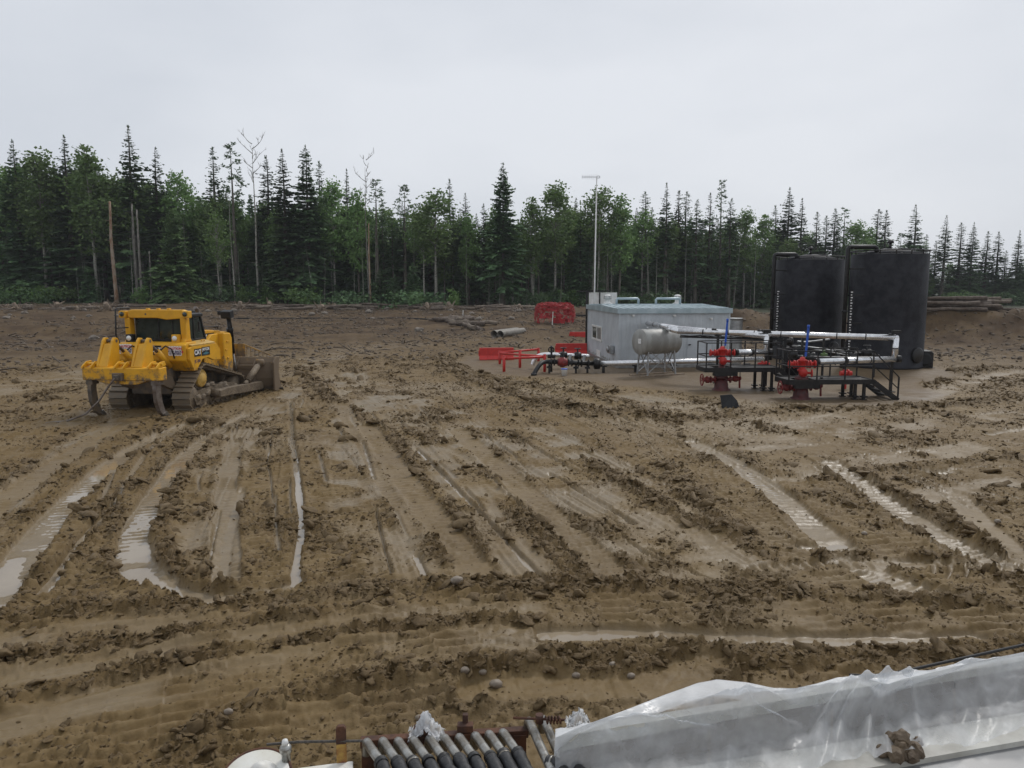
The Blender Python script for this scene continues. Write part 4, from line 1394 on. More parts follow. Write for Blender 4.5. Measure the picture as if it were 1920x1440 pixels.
    s = MB(); s.prism([(1.55, 1.10), (1.55, 2.66), (2.15, 2.62), (2.28, 2.40), (2.28, 1.00)], .64, 1.02); s.prism([(1.55, 1.10), (1.55, 2.66), (2.15, 2.62), (2.28, 2.40), (2.28, 1.00)], -1.02, -.64)
    s.build('lift_cylinder_support', Yl, T, .05)
    for k in range(4):
        q = MB(); q.box((1.03, 1.72 + .12 * (k % 2), 1.3 + .33 * k), (.05, .16, .06)); q.build('step', Yl, T, .01)
    e = MB(); e.tube([(.30, .95, 2.75), (.30, .95, 3.45), (.30, .90, 3.60), (.30, .78, 3.66)], [.085, .085, .08, .075], 16); e.build('exhaust_stack', 'exhaust_steel', T)
    e = MB(); e.lathe([(.12, 0), (.14, .05), (.14, .5), (.10, .55)], (-.30, .95, 2.75), (0, 0, 1), 16); e.build('air_intake', 'black_paint', T)
    # lift cylinders
    for sx in (-1, 1):
        l = MB()
        l.cyl((sx * .86, 2.32, 3.35), (sx * .86, 2.62, 1.75), .085, n=14)
        l.cyl((sx * .86, 2.42, 2.80), (sx * .86, 2.45, 2.66), .14, n=14)
        l.tube([(sx * .95, 2.30, 3.2), (sx * .98, 2.40, 2.7), (sx * .97, 2.50, 2.2)], .03, 6)
        lc = l.build('lift_cylinder', 'black_paint', T)
        q = MB(); q.box((sx * .86, 2.26, 3.36), (.42, .34, .30), (R(12), 0, 0)); q.box((sx * .60, 2.20, 3.42), (.20, .16, .16)); q.build('cylinder_head', 'black_rubber', lc, .03)
        q = MB(); q.cyl((sx * .86, 2.62, 1.75), (sx * .86, 2.95, .55), .045, n=10); q.build('rod', 'steel_grey', lc)
    # --- blade: curved plate, wings, ribs and spill guard
    bl = MB()
    prof = [(3.62, .02), (3.42, .28), (3.30, .62), (3.28, .95), (3.36, 1.28), (3.50, 1.50)]
    xs = [-2.25, -1.55, 1.55, 2.25]
    fw = [.34, 0, 0, .34]
    th = .07
    vs, fs = [], []
    for i, x in enumerate(xs):
        for (y, z) in prof: vs.append((x, y + fw[i], z))
        for (y, z) in prof: vs.append((x, y + fw[i] - th, z))
    m = len(prof)
    for i in range(3):
        o0, o1 = i * 2 * m, (i + 1) * 2 * m
        for k in range(m - 1):
            fs += [(o0 + k, o1 + k, o1 + k + 1, o0 + k + 1), (o0 + m + k, o0 + m + k + 1, o1 + m + k + 1, o1 + m + k)]
        fs += [(o0 + m - 1, o1 + m - 1, o1 + 2 * m - 1, o0 + 2 * m - 1), (o0, o0 + m, o1 + m, o1)]
    for o0 in (0, 3 * 2 * m):
        for k in range(m - 1): fs.append((o0 + k, o0 + k + 1, o0 + m + k + 1, o0 + m + k))
    bl.add(vs, fs)
    B = bl.build('blade', MY, T)
    q = MB(); q.bb(-1.6, 1.6, 3.06, 3.24, 1.02, 1.20); q.bb(-1.6, 1.6, 3.06, 3.30, .36, .52); q.prism([(3.08, .52), (3.08, 1.02), (3.20, 1.02), (3.20, .52)], -1.55, 1.55)
    q.build('back_beam', MY, B, .02)
    for x in (-1.5, -.75, 0, .75, 1.5):
        q = MB(); q.prism([(3.04, .40), (3.04, 1.16), (3.40, 1.46), (3.28, 1.0), (3.28, .5)], x - .03, x + .03); q.build('rib', MY, B)
    for sx in (-1, 1):
        q = MB(); q.prism([(3.30, .10), (3.26, 1.30), (3.50, 1.52), (3.86, 1.50), (3.72, .9), (3.98, .02)], sx * 2.25, sx * 2.33); q.build('end_plate', MY, B, .015)
        q = MB(); q.box((sx * 2.20, 3.86, .08), (.50, .34, .05), (R(-35), 0, sx * .2)); q.build('end_bit', 'muddy_steel', B)
    q = MB(); q.box((0, 3.60, .06), (3.5, .26, .04), (R(-40), 0, 0)); q.build('cutting_edge', 'muddy_steel', B)
    # spill guard above the blade
    gd = MB()
    gd.bar((-.95, 3.46, 2.04), (.95, 3.46, 2.04), .05, .05); gd.bar((.95, 3.46, 2.04), (2.0, 3.72, 1.56), .05, .05); gd.bar((-.95, 3.46, 2.04), (-2.0, 3.72, 1.56), .05, .05)
    gd.bb(-1.0, 1.0, 3.44, 3.47, 1.52, 2.02)
    for k in range(6):
        x = 1.05 + k * .16
        zt = 2.04 - (x - .95) * .457
        for s in (-1, 1): gd.bar((s * x, 3.47 + (x - .95) * .24, 1.50), (s * x, 3.47 + (x - .95) * .24, zt), .022, .022)
    gd.build('spill_guard', MY, B)
    q = MB()
    for x in (-.6, -.2, .2, .6): q.bb(x - .025, x + .025, 3.40, 3.44, 1.5, 2.03)
    q.build('guard_rib', MY, B)
    # push arms and tilt braces
    for sx in (-1, 1):
        x = sx * 1.74
        q = MB(); q.prism([(-.55, .36), (-.55, .62), (.1, .66), (3.10, .52), (3.25, .42), (3.25, .20), (3.0, .18), (.0, .34)], x - .11, x + .11); q.build('push_arm', 'caked_mud', T, .03)
        q = MB(); q.lathe([(.0, -.3), (.17, -.3), (.17, .05), (.12, .08), (0, .08)], (x, -.42, .50), (sx, 0, 0), 18); q.build('trunnion', 'caked_mud', T)
        q = MB(); q.cyl((x, 1.95, .66), (x, 2.95, 1.16), .13, n=16); q.cyl((x, 2.95, 1.16), (x, 3.22, 1.30), .075, n=12); q.cyl((x, 1.95, .66), (x, 1.65, .55), .09, n=12)
        q.build('tilt_cylinder', 'caked_mud', T)
        q = MB(); q.lathe([(0, -.14), (.15, -.14), (.15, .14), (0, .14)], (x, 3.22, 1.30), (1, 0, 0), 16); q.build('cylinder_pin', MY, T)
        q = MB(); q.bar((sx * 1.66, 2.3, .55), (sx * .75, 3.1, .62), .10, .10); q.build('diagonal_brace', 'caked_mud', T)
    # --- ripper
    r = MB(); r.prism([(-3.75, 1.36), (-3.75, 1.78), (-3.28, 1.80), (-3.28, 1.34)], -1.38, 1.38)
    rp = r.build('ripper_beam', Yl, T, .03)
    for x in (-1.18, -.02, 1.16):
        q = MB()
        q.prism([(-3.84, 1.76), (-3.80, 1.84), (-3.55, 1.98), (-3.30, 1.99), (-3.22, 1.84)], x - .18, x - .13)
        q.prism([(-3.84, 1.76), (-3.80, 1.84), (-3.55, 1.98), (-3.30, 1.99), (-3.22, 1.84)], x + .13, x + .18)
        q.cyl((x - .2, -3.52, 1.90), (x + .22, -3.52, 1.90), .05, n=10)
        q.build('shank_pocket', Yl, rp, .012)
    for x in (-1.17, 1.16):
        q = MB()
        out = [(-3.70, 1.36), (-3.74, 1.0), (-3.70, .62), (-3.52, .26), (-3.22, .04), (-3.08, .02), (-3.25, .30), (-3.38, .62), (-3.44, 1.0), (-3.40, 1.36)]
        q.prism(out, x - .07, x + .07)
        q.prism([(-3.72, 1.50), (-3.72, 1.20), (-3.36, 1.20), (-3.36, 1.50)], x - .12, x + .12)
        s = q.build('shank', 'muddy_steel' if x < 0 else 'exhaust_steel', rp, .012)
        q = MB(); q.prism([(-3.36, .20), (-3.05, -.04), (-2.90, -.04), (-3.18, .26)], x - .09, x + .09); q.build('tooth', 'steel_grey', s)
    q = MB(); q.bb(-.22, .14, -3.90, -3.76, 1.36, 1.62); q.bb(-.14, .06, -3.98, -3.88, 1.40, 1.56); q.build('drawbar_hitch', 'muddy_steel', rp, .02)
    q = MB(); q.prism([(-.9, 1.36), (-.55, 1.22), (.55, 1.22), (.95, 1.36)], -3.74, -3.30, 'y'); q.build('beam_belly', Yl, rp, .02)
    for (xa, xb) in ((-.95, -.55), (.30, .68)):
        q = MB()
        for xx in (xa + .03, xb - .03):
            q.prism([(-3.62, 1.79), (-3.22, 2.66), (-3.12, 2.76), (-2.96, 2.74), (-2.88, 2.62), (-2.90, 1.6)], xx - .045, xx + .045)
        q.prism([(-3.60, 1.79), (-3.22, 2.55), (-3.16, 2.55), (-3.50, 1.79)], xa + .06, xb - .06)
        q.build('ripper_tower', Yl, T, .02)
        q = MB(); q.cyl((xa - .02, -3.03, 2.64), (xb + .02, -3.03, 2.64), .06, n=12); q.build('tower_pin', 'muddy_steel', T)
        xm = (xa + xb) / 2 + .12
        q = MB(); q.cyl((xm, -3.0, 2.6), (xm + .05, -2.55, 2.20), .055, n=10); hc = q.build('ripper_rod', 'exhaust_steel', T)
        q = MB(); q.cyl((xm + .05, -2.60, 2.24), (xm + .1, -1.95, 1.66), .115, n=14); q.build('ripper_cylinder', Yl, T)
        q = MB(); q.tube([(xm + .12, -2.5, 2.28), (xm + .22, -2.35, 2.42), (xm + .30, -2.1, 2.28), (xm + .30, -1.95, 1.95)], .025, 6); q.build('hydraulic_hose', 'black_rubber', T)
    for sx in (-1, 1):
        q = MB(); q.prism([(-3.40, 1.38), (-3.40, 1.66), (-2.0, 1.30), (-1.75, .90), (-2.05, .85)], sx * .75 - .08, sx * .75 + .08); q.build('ripper_arm', MY, T, .02)
    ch = MB(); ch.tube([(-.05, -3.98, 1.46), (-.25, -4.05, 1.20), (-.55, -4.15, .72), (-.95, -4.3, .30), (-1.5, -4.5, .08), (-2.1, -4.7, .04)], .035, 6); ch.build('tow_cable', 'exhaust_steel', T)
    # --- signs and lettering
    for x, zz in ((-.94, 2.27), (.94, 2.21)):
        q = MB()
        n = 40
        pts = []
        for i in range(n):
            a = i / n * 4
            k, t = int(a), a - int(a)
            px, pz = [(-1 + 2 * t, -1), (1, -1 + 2 * t), (1 - 2 * t, 1), (-1, 1 - 2 * t)][k]
            s = 1.0 if i % 2 else .90
            pts.append((x + px * .26 * s, zz + pz * .175 * s))
        q.prism(pts, -1.945, -1.934, 'y')
        sg = q.build('caution_sign', 'white_sign', T)
        text_mesh('lettering', 'CAUTION', .115, 'sign_red', sg, (x, -1.951, zz + .085), (R(90), 0, 0), bold=.004)
        text_mesh('lettering', 'STAY BACK\n15 METERS', .095, 'sign_text', sg, (x, -1.951, zz - .06), (R(90), 0, 0), bold=.003)
    q = MB(); q.bb(.02, .42, -1.945, -1.934, 2.06, 2.40); pl = q.build('name_plate', 'black_paint', T)
    text_mesh('lettering', 'CAT', .22, 'white_sign', pl, (.22, -1.951, 2.24), (R(90), 0, 0), bold=.006)
    q = MB(); q.bb(1.444, 1.450, -1.54, -1.08, 1.97, 2.25); pl = q.build('name_plate', 'black_paint', T)
    text_mesh('lettering', 'CAT', .24, 'white_sign', pl, (1.455, -1.31, 2.11), (R(90), 0, R(90)), bold=.008)
    q = MB(); q.bb(1.444, 1.450, -1.02, -.42, 1.96, 2.27); pl = q.build('name_plate', 'black_paint', T)
    text_mesh('lettering', 'JAYCOR', .14, 'white_sign', pl, (1.455, -.72, 2.185), (R(90), 0, R(90)), bold=.004)
    q = MB(); q.prism([(-.98, 2.02), (-.72, 2.10), (-.46, 2.03), (-.72, 1.985)], 1.451, 1.455); q.build('emblem', 'sign_teal', pl)
    text_mesh('lettering', 'JC-205', .15, 'sign_text', T, (1.445, -1.33, 1.80), (R(90), 0, R(90)), bold=.003)
    q = MB(); q.cyl((1.20, -1.94, 2.18), (1.20, -1.934, 2.18), .05, n=14); q.build('reflector', 'sign_red', T)
    return T
bulldozer()

# ------------------------------------------------------------------ well site equipment
def hit(u, v):
    """where a sight line meets the large shapes of the ground"""
    d = ray(u, v)
    t = np.arange(20, 400, .25, dtype=np.float32)
    g = base_h(d.x * t, d.y * t)
    k = np.nonzero(EYE + d.z * t <= g)[0]
    k = int(k[0]) if len(k) else len(t) - 1
    return Vector((d.x * float(t[k]), d.y * float(t[k]), float(g[k])))
PADZ = .07
def smooth3(pts, n=2):
    p = [Vector(q) for q in pts]
    for _ in range(n):
        q = [p[0]]
        for a, b in zip(p[:-1], p[1:]): q += [a.lerp(b, .25), a.lerp(b, .75)]
        q.append(p[-1]); p = q
    return p
mat('galv_wall', (.54, .575, .60), .42, .25, col2=(.46, .49, .515), scale=1.2, dirt=(.20, .17, .13), dirt_z=(.0, .9), dirt_amt=.02, dscale=3)
mat('roof_metal', (.44, .52, .55), .4, .25, col2=(.32, .40, .43), scale=1.0)
mat('white_paint', (.74, .74, .72), .45, col2=(.62, .61, .58), scale=3)
mat('galvanised', (.42, .43, .43), .38, .7, col2=(.30, .30, .30), scale=5)
mat('pipe_cladding', (.80, .80, .80), .24, .75, col2=(.66, .66, .67), scale=5, bump=.08, bscale=12)
mat('foam_black', (.007, .007, .010), .6, col2=(.022, .022, .027), scale=1.6, bump=.45, bscale=26, bdist=.03, spec=.25)
mat('gloss_black', (.008, .008, .009), .4, col2=(.020, .018, .017), scale=6, spec=.35)
mat('signal_red', (.54, .022, .014), .45, col2=(.45, .02, .015), scale=4, dirt=MUDC, dirt_z=(-.1, .35), dirt_amt=-.05)
mat('valve_red', (.24, .018, .016), .5, col2=(.15, .02, .018), scale=8)
mat('casing_red', (.10, .018, .017), .55, col2=(.065, .018, .017), scale=6, dirt=MUDC, dirt_z=(-.1, .3), dirt_amt=0)
mat('blue_plastic', (.015, .09, .48), .4)
mat('fuel_grey', (.33, .33, .31), .5, .1, col2=(.25, .245, .225), scale=3, vec=(1, 1, .3), dirt=(.14, .09, .06), dirt_amt=-.02, dscale=9)
mat('netting_red', (.45, .02, .025), .6, col2=(.30, .018, .02), scale=3)
mat('old_wood', (.23, .175, .125), .8, col2=(.13, .095, .065), scale=5, vec=(1, .3, 1), bump=.4, bscale=30)
mat('log_bark', (.095, .072, .054), .85, col2=(.175, .138, .105), scale=4, bump=.6, bscale=22, rnd=.3)
mat('culvert_steel', (.20, .19, .165), .6, .2, col2=(.14, .12, .10), scale=5)
mat('grating_black', (.012, .012, .012), .55, col2=(.03, .025, .02), scale=6, spec=.3)
mat('wood_plank', (.25, .19, .13), .8, col2=(.16, .115, .08), scale=6)
mat('green_valve', (.10, .17, .05), .5)
mat('bore_black', (.01, .012, .014), .1)

def shed():
    A = Vector((5.74, 41.4, PADZ))
    rz = math.radians(5.7)
    T = thing('equipment_shed', A, rz, 'pale grey corrugated metal shed with flat roof beside the black tanks', 'shed')
    L, D, z0, z1 = 6.05, 8.4, .22, 3.10
    def wall(name, p0, p1, nrm):
        """corrugated wall between two plan points"""
        p0, p1 = Vector((*p0, 0)), Vector((*p1, 0))
        d = (p1 - p0).normalized()
        n = Vector(nrm)
        W = (p1 - p0).length
        k = int(W / .20)
        st = W / k
        pr = []
        for i in range(k):
            for (f, dep) in ((0, 0), (.66, 0), (.74, .014), (.90, .014)):
                pr.append(p0 + d * (i + f) * st + n * dep)
        pr.append(p1)
        m = len(pr)
        w = MB()
        w.add([(p.x, p.y, z0) for p in pr] + [(p.x, p.y, z1) for p in pr], [(i, i + 1, m + i + 1, m + i) for i in range(m - 1)])
        return w.build(name, 'galv_wall', T)
    wf = wall('front_wall', (0, 0), (L, 0), (0, -1, 0)); wl_ = wall('side_wall', (0, D), (0, 0), (-1, 0, 0)); wall('side_wall', (L, 0), (L, D), (1, 0, 0)); wall('back_wall', (L, D), (0, D), (0, 1, 0))
    r = MB(); r.prism([(-.12, z1 - .02), (-.12, z1 + .10), (D / 2, z1 + .22), (D + .12, z1 + .10), (D + .12, z1 - .02)], -.12, L + .12)
    rf = r.build('roof', 'roof_metal', T, .01)
    for i in range(16):
        q = MB(); x = .1 + i * (L - .2) / 15
        q.bar((x, -.10, z1 + .12), (x, D / 2, z1 + .24), .05, .035); q.bar((x, D / 2, z1 + .24), (x, D + .1, z1 + .12), .05, .035)
        q.build('roof_seam', 'roof_metal', rf)
    r = MB(); r.bb(-.14, L + .14, -.145, -.12, z1 - .16, z1 + .12); r.bb(-.145, -.12, -.12, D + .12, z1 - .16, z1 + .12); r.build('fascia', 'roof_metal', T)
    r = MB()
    for (x, y) in ((0, 0), (L, 0), (0, D)): r.bb(x - .05, x + .05, y - .05, y + .05, z0, z1 - .1)
    r.build('corner_trim', 'galv_wall', T)
    s = MB(); s.bb(-.1, L + .1, -.08, .12, 0, .21); s.bb(-.1, L + .1, D - .1, D + .1, 0, .21); s.bb(-.1, .1, .1, D - .1, 0, .21); s.build('skid', 'galvanised', T, .02)
    s = MB(); s.bb(.02, L - .02, .02, D - .02, .20, .24); s.build('floor', 'galvanised', T)
    # window in the left wall
    Mi = (Matrix.Translation(A) @ Matrix.Rotation(rz, 4, 'Z')).inverted()
    def onwall(u, v, ax, val):
        o, d = Mi @ Vector((0, 0, EYE)), Mi.to_3x3() @ ray(u, v)
        return o + d * ((val - o[ax]) / d[ax])
    a, b = onwall(1111, 608, 0, -.03), onwall(1128.5, 641, 0, -.03)
    y0, y1, w0, w1 = min(a.y, b.y), max(a.y, b.y), min(a.z, b.z), max(a.z, b.z)
    w = MB(); t = .11
    w.bb(-.075, -.02, y0, y1, w0, w0 + t); w.bb(-.075, -.02, y0, y1, w1 - t, w1); w.bb(-.075, -.02, y0, y0 + t, w0 + t, w1 - t); w.bb(-.075, -.02, y1 - t, y1, w0 + t, w1 - t); w.bb(-.07, -.02, (y0 + y1) / 2 - .05, (y0 + y1) / 2 + .05, w0 + t, w1 - t)
    wn_ = w.build('window', 'white_paint', T)
    for (a_, b_, m_) in ((y0 + t, (y0 + y1) / 2 - .05, 'white_sign'), ((y0 + y1) / 2 + .05, y1 - t, 'dark_glass')):
        g = MB(); g.bb(-.04, -.03, a_, b_, w0 + t, w1 - t); g.build('pane', 'dark_glass' if m_ == 'dark_glass' else 'galvanised', wn_)
    p = onwall(1149, 655, 0, -.03)
    q = MB(); q.bb(-.28, -.03, p.y - .35, p.y + .35, p.z - .22, p.z + .22); hv = q.build('wall_vent', 'galvanised', T, .03)
    q = MB(); q.lathe([(.15, 0), (.17, .06), (.10, .10)], (-.28, p.y, p.z), (-1, 0, 0), 14); q.build('vent_hood', 'galvanised', hv)
    p = onwall(1122, 663, 0, -.035)
    q = MB(); q.bb(-.05, -.03, p.y - .55, p.y + .55, p.z - .20, p.z + .22); q.build('wall_plate', 'white_paint', T)
    for (u, v) in ((1187, 591), (1264, 591), (1333, 597)):
        p = onwall(u, v, 1, -.03)
        q = MB(); q.box((p.x, -.07, p.z), (.16, .10, .07)); q.box((p.x, -.15, p.z - .02), (.10, .10, .10)); q.build('wall_lamp', 'white_paint', T, .01)
    p = onwall(1305, 660, 1, -.03)
    q = MB(); q.bb(p.x - .5, p.x + .5, -.04, -.03, .35, 2.2); dr = q.build('door', 'galv_wall', T)
    q = MB(); q.box((p.x - .38, -.08, 1.25), (.12, .06, .05)); q.build('door_handle', 'black_paint', dr)
    # rotating roof vents and white roof pipes
    for (u, v) in ((1139, 570), (1270, 570)):
        o, d = Mi @ Vector((0, 0, EYE)), Mi.to_3x3() @ ray(u, v)
        p = o + d * ((z1 + .16 - o.z) / d.z)
        if p.y > D - .3 or p.y < .3:
            p = o + d * ((D * .62 - o.y) / d.y); p.z = z1 + .16
        q = MB(); q.lathe([(.30, -.05), (.30, .05), (.16, .10), (.16, .28), (.21, .30), (.24, .40), (.22, .50), (.14, .58), (0, .60)], p, (0, 0, 1), 18); vt = q.build('roof_vent', 'white_paint', T)
        q = MB()
        for k in range(14):
            a = k * math.pi / 7
            q.bar((p.x + .235 * math.cos(a), p.y + .235 * math.sin(a), p.z + .31), (p.x + .225 * math.cos(a + .2), p.y + .225 * math.sin(a + .2), p.z + .52), .02, .05)
        q.build('vane', 'galvanised', vt)
    for (ua, ub) in ((1156, 1197), (1230, 1275)):
        a, b = onwall(ua, 566, 1, D * .5), onwall(ub, 566, 1, D * .5)
        q = MB(); q.tube([(a.x, D * .5, z1 + .15), (a.x, D * .5, z1 + .50), (a.x + .06, D * .5, z1 + .56), (b.x - .06, D * .5, z1 + .56), (b.x, D * .5, z1 + .50), (b.x, D * .5, z1 + .15)], .07, 10); q.build('roof_pipe', 'roof_metal', T)
    return T
shed()

# antenna mast behind the shed
def mast():
    b = at(1113, 600, 50.2)
    top = at(1119, 331, 50.2)
    T = thing('antenna_mast', (b.x, 50.2, PADZ), 0, 'tall thin pale antenna mast rising behind the left end of the shed', 'antenna')
    dx = top.x - b.x
    h = top.z - PADZ
    q = MB(); q.tube([(0, 0, -.1), (dx * .5, 0, h * .5), (dx, 0, h)], [.060, .050, .036], 10); q.build('pole', 'white_paint', T)
    q = MB(); q.box((0, 0, .04), (.5, .5, .08)); q.build('base_plate', 'galvanised', T)
    q = MB(); q.bar((dx - .95, 0, h - .03), (dx + .22, 0, h - .03), .035, .035); bm_ = q.build('boom', 'galvanised', T)
    for k in range(9):
        q = MB(); x = dx - .92 + k * .115; q.bar((x, 0, h - .16 - .004 * k), (x, 0, h + .10 + .004 * k), .014, .014); q.build('element', 'galvanised', bm_)
    q = MB(); q.torus((dx + .10, 0, h - .03), (0, 1, 0), .09, .012, 16, 5); q.build('dipole', 'galvanised', bm_)
    q = MB(); q.tube([(dx, .05, h - .05), (dx * .7, .07, h * .7), (0, .08, .5)], .012, 5); q.build('cable', 'black_rubber', T)
mast()
def signboard():
    Y = 51.5
    a, b = at(1104, 572, Y), at(1157, 548.5, Y)
    T = thing('white_board', (a.x, Y, PADZ), 0, 'white board on a black post frame behind the left end of shed', 'board')
    w, z0, z1 = b.x - a.x, a.z - .2 - PADZ, b.z - PADZ
    q = MB(); q.bb(0, w, -.03, .03, z0, z1); q.build('panel', 'white_paint', T, .01)
    l = at(1100.5, 600, Y).x - a.x
    q = MB(); q.bb(l - .09, l + .05, -.08, .08, 0, z1 + .05); q.bb(w * .38 - .04, w * .38 + .04, -.11, -.035, 0, z1); q.build('post', 'gloss_black', T)
    l2 = at(1080, 600, Y).x - a.x
    q = MB(); q.bb(l2, w * .75, -.17, -.12, z1 + .05, z1 + .14); q.bb(l2, l - .1, -.05, .05, at(0, 593, Y).z - PADZ, at(0, 590, Y).z - PADZ); q.build('cross_bar', 'gloss_black', T)
signboard()

def fuel_tank():
    c = at(1232, 640, 38.2)
    T = thing('fuel_tank', (c.x, 38.2, PADZ), math.radians(27), 'weathered grey horizontal fuel tank on a braced stand before the shed', 'tank')
    zc = c.z - PADZ
    L, r = 2.15, .62
    q = MB(); q.lathe([(0, -L / 2 - .06), (r * .5, -L / 2 - .05), (r * .97, -L / 2), (r, -L / 2 + .03), (r, L / 2 - .03), (r * .97, L / 2), (r * .5, L / 2 + .05), (0, L / 2 + .06)], (0, 0, zc), (1, 0, 0), 36); sh = q.build('shell', 'fuel_grey', T)
    q = MB(); q.torus((-L / 2 + .04, 0, zc), (1, 0, 0), r, .015, 36, 5); q.torus((L / 2 - .04, 0, zc), (1, 0, 0), r, .015, 36, 5); q.build('weld_ring', 'fuel_grey', sh)
    q = MB(); q.box((-L / 2 - .068, -.12, zc + .05), (.008, .22, .24)); lb = q.build('placard', 'white_sign', sh)
    text_mesh('lettering', '1', .14, 'sign_text', lb, (-L / 2 - .074, -.14, zc + .05), (R(90), 0, R(-90)))
    q = MB()
    for (x, h) in ((-.6, .10), (.0, .06), (.35, .14), (.7, .08)): q.cyl((x, 0, zc + r - .02), (x, 0, zc + r + h), .04, n=10)
    q.build('filler_cap', 'galvanised', sh)
    legs = [(-.85, -.42), (.85, -.42), (-.85, .42), (.85, .42)]
    for (x, y) in legs:
        q = MB(); q.bar((x, y, .06), (x * .92, y * .85, zc - .30), .07, .07); q.build('leg', 'galvanised', T)
    for (a, b) in ((0, 1), (2, 3), (0, 2), (1, 3)):
        (xa, ya), (xb, yb) = legs[a], legs[b]
        zt = zc - .40
        q = MB(); q.bar((xa, ya, .15), (xb * .92, yb * .85, zt), .045, .03); q.bar((xb, yb, .15), (xa * .92, ya * .85, zt), .045, .03); q.build('cross_brace', 'galvanised', T)
        q = MB(); q.bar((xa * .92, ya * .85, zt + .04), (xb * .92, yb * .85, zt + .04), .06, .06); q.build('saddle_rail', 'galvanised', T)
    for y in (-.42, .42):
        q = MB(); q.box((.05, y, .02), (2.7, .16, .09)); q.build('skid_plank', 'wood_plank', T, .01)
fuel_tank()

def storage_tank(u, Yc, vtop, label, riser_u, arm_u, vr):
    c = at(u, 600, Yc)
    Rr = 1.95
    topz = at(u, vtop, Yc - Rr).z
    T = thing('storage_tank', (c.x, Yc, PADZ), 0, label, 'tank', 'black storage tanks')
    H = topz - PADZ
    q = MB(); q.lathe([(Rr + .02, 0), (Rr + .02, .10), (Rr, .12), (Rr, H * .5), (Rr, H - .05), (Rr - .04, H)], (0, 0, 0), (0, 0, 1), 64); sh = q.build('shell', 'foam_black', T)
    q = MB(); q.lathe([(Rr - .04, H - .02), (Rr * .5, H + .20), (.25, H + .32), (0, H + .33)], (0, 0, 0), (0, 0, 1), 48); rf = q.build('roof', 'foam_black', T)
    q = MB(); q.torus((0, 0, H + .16), (0, 0, 1), Rr + .01, .035, 56, 6); rg = q.build('top_rail', 'gloss_black', T)
    for k in range(16):
        a = k * math.pi / 8 + .1
        q = MB(); q.bar(((Rr - .01) * math.cos(a), (Rr - .01) * math.sin(a), H - .05), ((Rr + .01) * math.cos(a), (Rr + .01) * math.sin(a), H + .16), .04, .04); q.build('rail_post', 'gloss_black', rg)
    q = MB(); q.cyl((0, 0, H + .30), (0, 0, H + .62), .07, n=10); q.lathe([(.16, 0), (.18, .06), (.10, .16), (0, .18)], (0, 0, H + .60), (0, 0, 1), 14); q.build('vent', 'gloss_black', rf)
    q = MB(); q.cyl((.8, .3, H + .20), (.8, .3, H + .34), .28, n=18); q.build('hatch', 'gloss_black', rf)
    # riser pipe beside the shell and its arm over the roof
    x0 = at(riser_u, 600, Yc - .9).x - c.x
    x1 = at(arm_u, vr, Yc - .9).x - c.x
    zt = at(riser_u, vr, Yc - .9).z - PADZ
    q = MB(); q.tube([(x0, -.9, 0), (x0, -.9, zt - .12), (x0 + .04, -.9, zt - .03), (x0 + .14, -.9, zt), (x1 - .1, -.9, zt), (x1, -.9, zt - .05), (x1, -.9, H + .1)], .115, 12); rp = q.build('riser_pipe', 'gloss_black', T)
    q = MB()
    for z in (.9, 2.4, 3.9, 5.3): q.bar((x0, -.9, z), (-math.sqrt(max(Rr ** 2 - .81, 0)) if x0 < 0 else 1.7, -.9, z), .06, .08)
    q.build('pipe_bracket', 'gloss_black', rp)
    q = MB(); q.cyl((x0, -.9, .5), (x0, -.9, .62), .19, n=14); q.cyl((x0, -.9, 3.0), (x0, -.9, 3.1), .17, n=14); q.build('flange', 'gloss_black', rp)
    # float gauge board with white marks
    gx = x0 + .22
    q = MB(); q.bb(gx - .03, gx + .10, -1.08, -1.05, .9, 4.2); gb = q.build('gauge_board', 'gloss_black', T)
    for k in range(22):
        q = MB(); z = 1.0 + k * .145; q.bb(gx - .02, gx + (.09 if k % 2 else .05), -1.09, -1.081, z, z + .05); q.build('gauge_mark', 'white_sign', gb)
    # manway and outlet at the foot
    a = R(-62)
    q = MB(); q.lathe([(.42, 0), (.42, .14), (.36, .16), (0, .17)], (Rr * math.cos(a) * .98, Rr * math.sin(a) * .98, .75), (math.cos(a), math.sin(a), 0), 20); q.build('manway', 'gloss_black', T)
    return T, H
storage_tank(1514, 47.0, 485, 'left black cylindrical storage tank, farther and lower in view', 1447, 1494, 477)
storage_tank(1661, 42.6, 474, 'right black cylindrical storage tank, nearer and taller in view', 1583, 1644, 463)

# insulated silver pipe runs
def clad(T, pts, r=.125, bands=True, name='clad_pipe'):
    pts = [Vector(p) for p in pts]
    for a, b in zip(pts[:-1], pts[1:]):
        q = MB(); q.cyl(a, b, r, n=16); o = q.build(name, 'pipe_cladding', T)
        L = (b - a).length
        d = (b - a).normalized()
        q = MB()
        k = max(2, int(L / 1.1))
        for i in range(1, k): q.cyl(a + d * (L * i / k - .02), a + d * (L * i / k + .02), r + .006, n=16)
        if bands: q.build('band', 'gloss_black', o)
    for p in pts[1:-1]:
        q = MB(); q.lathe([(0, -r * 1.02), (r * .6, -r * .85), (r * 1.02, 0), (r * .6, r * .85), (0, r * 1.02)], p, (0, 0, 1), 16); q.build('elbow', 'pipe_cladding', T)
def collar(T, p, axis, r, n=14, L=.10, matn='gloss_black', name='clamp'):
    q = MB(); a = Vector(axis).normalized(); p = Vector(p); q.cyl(p - a * L, p + a * L, r, n=n); return q.build(name, matn, T)
W1, W2 = Vector((8.89, 32.6, PADZ)), Vector((11.35, 30.1, PADZ))
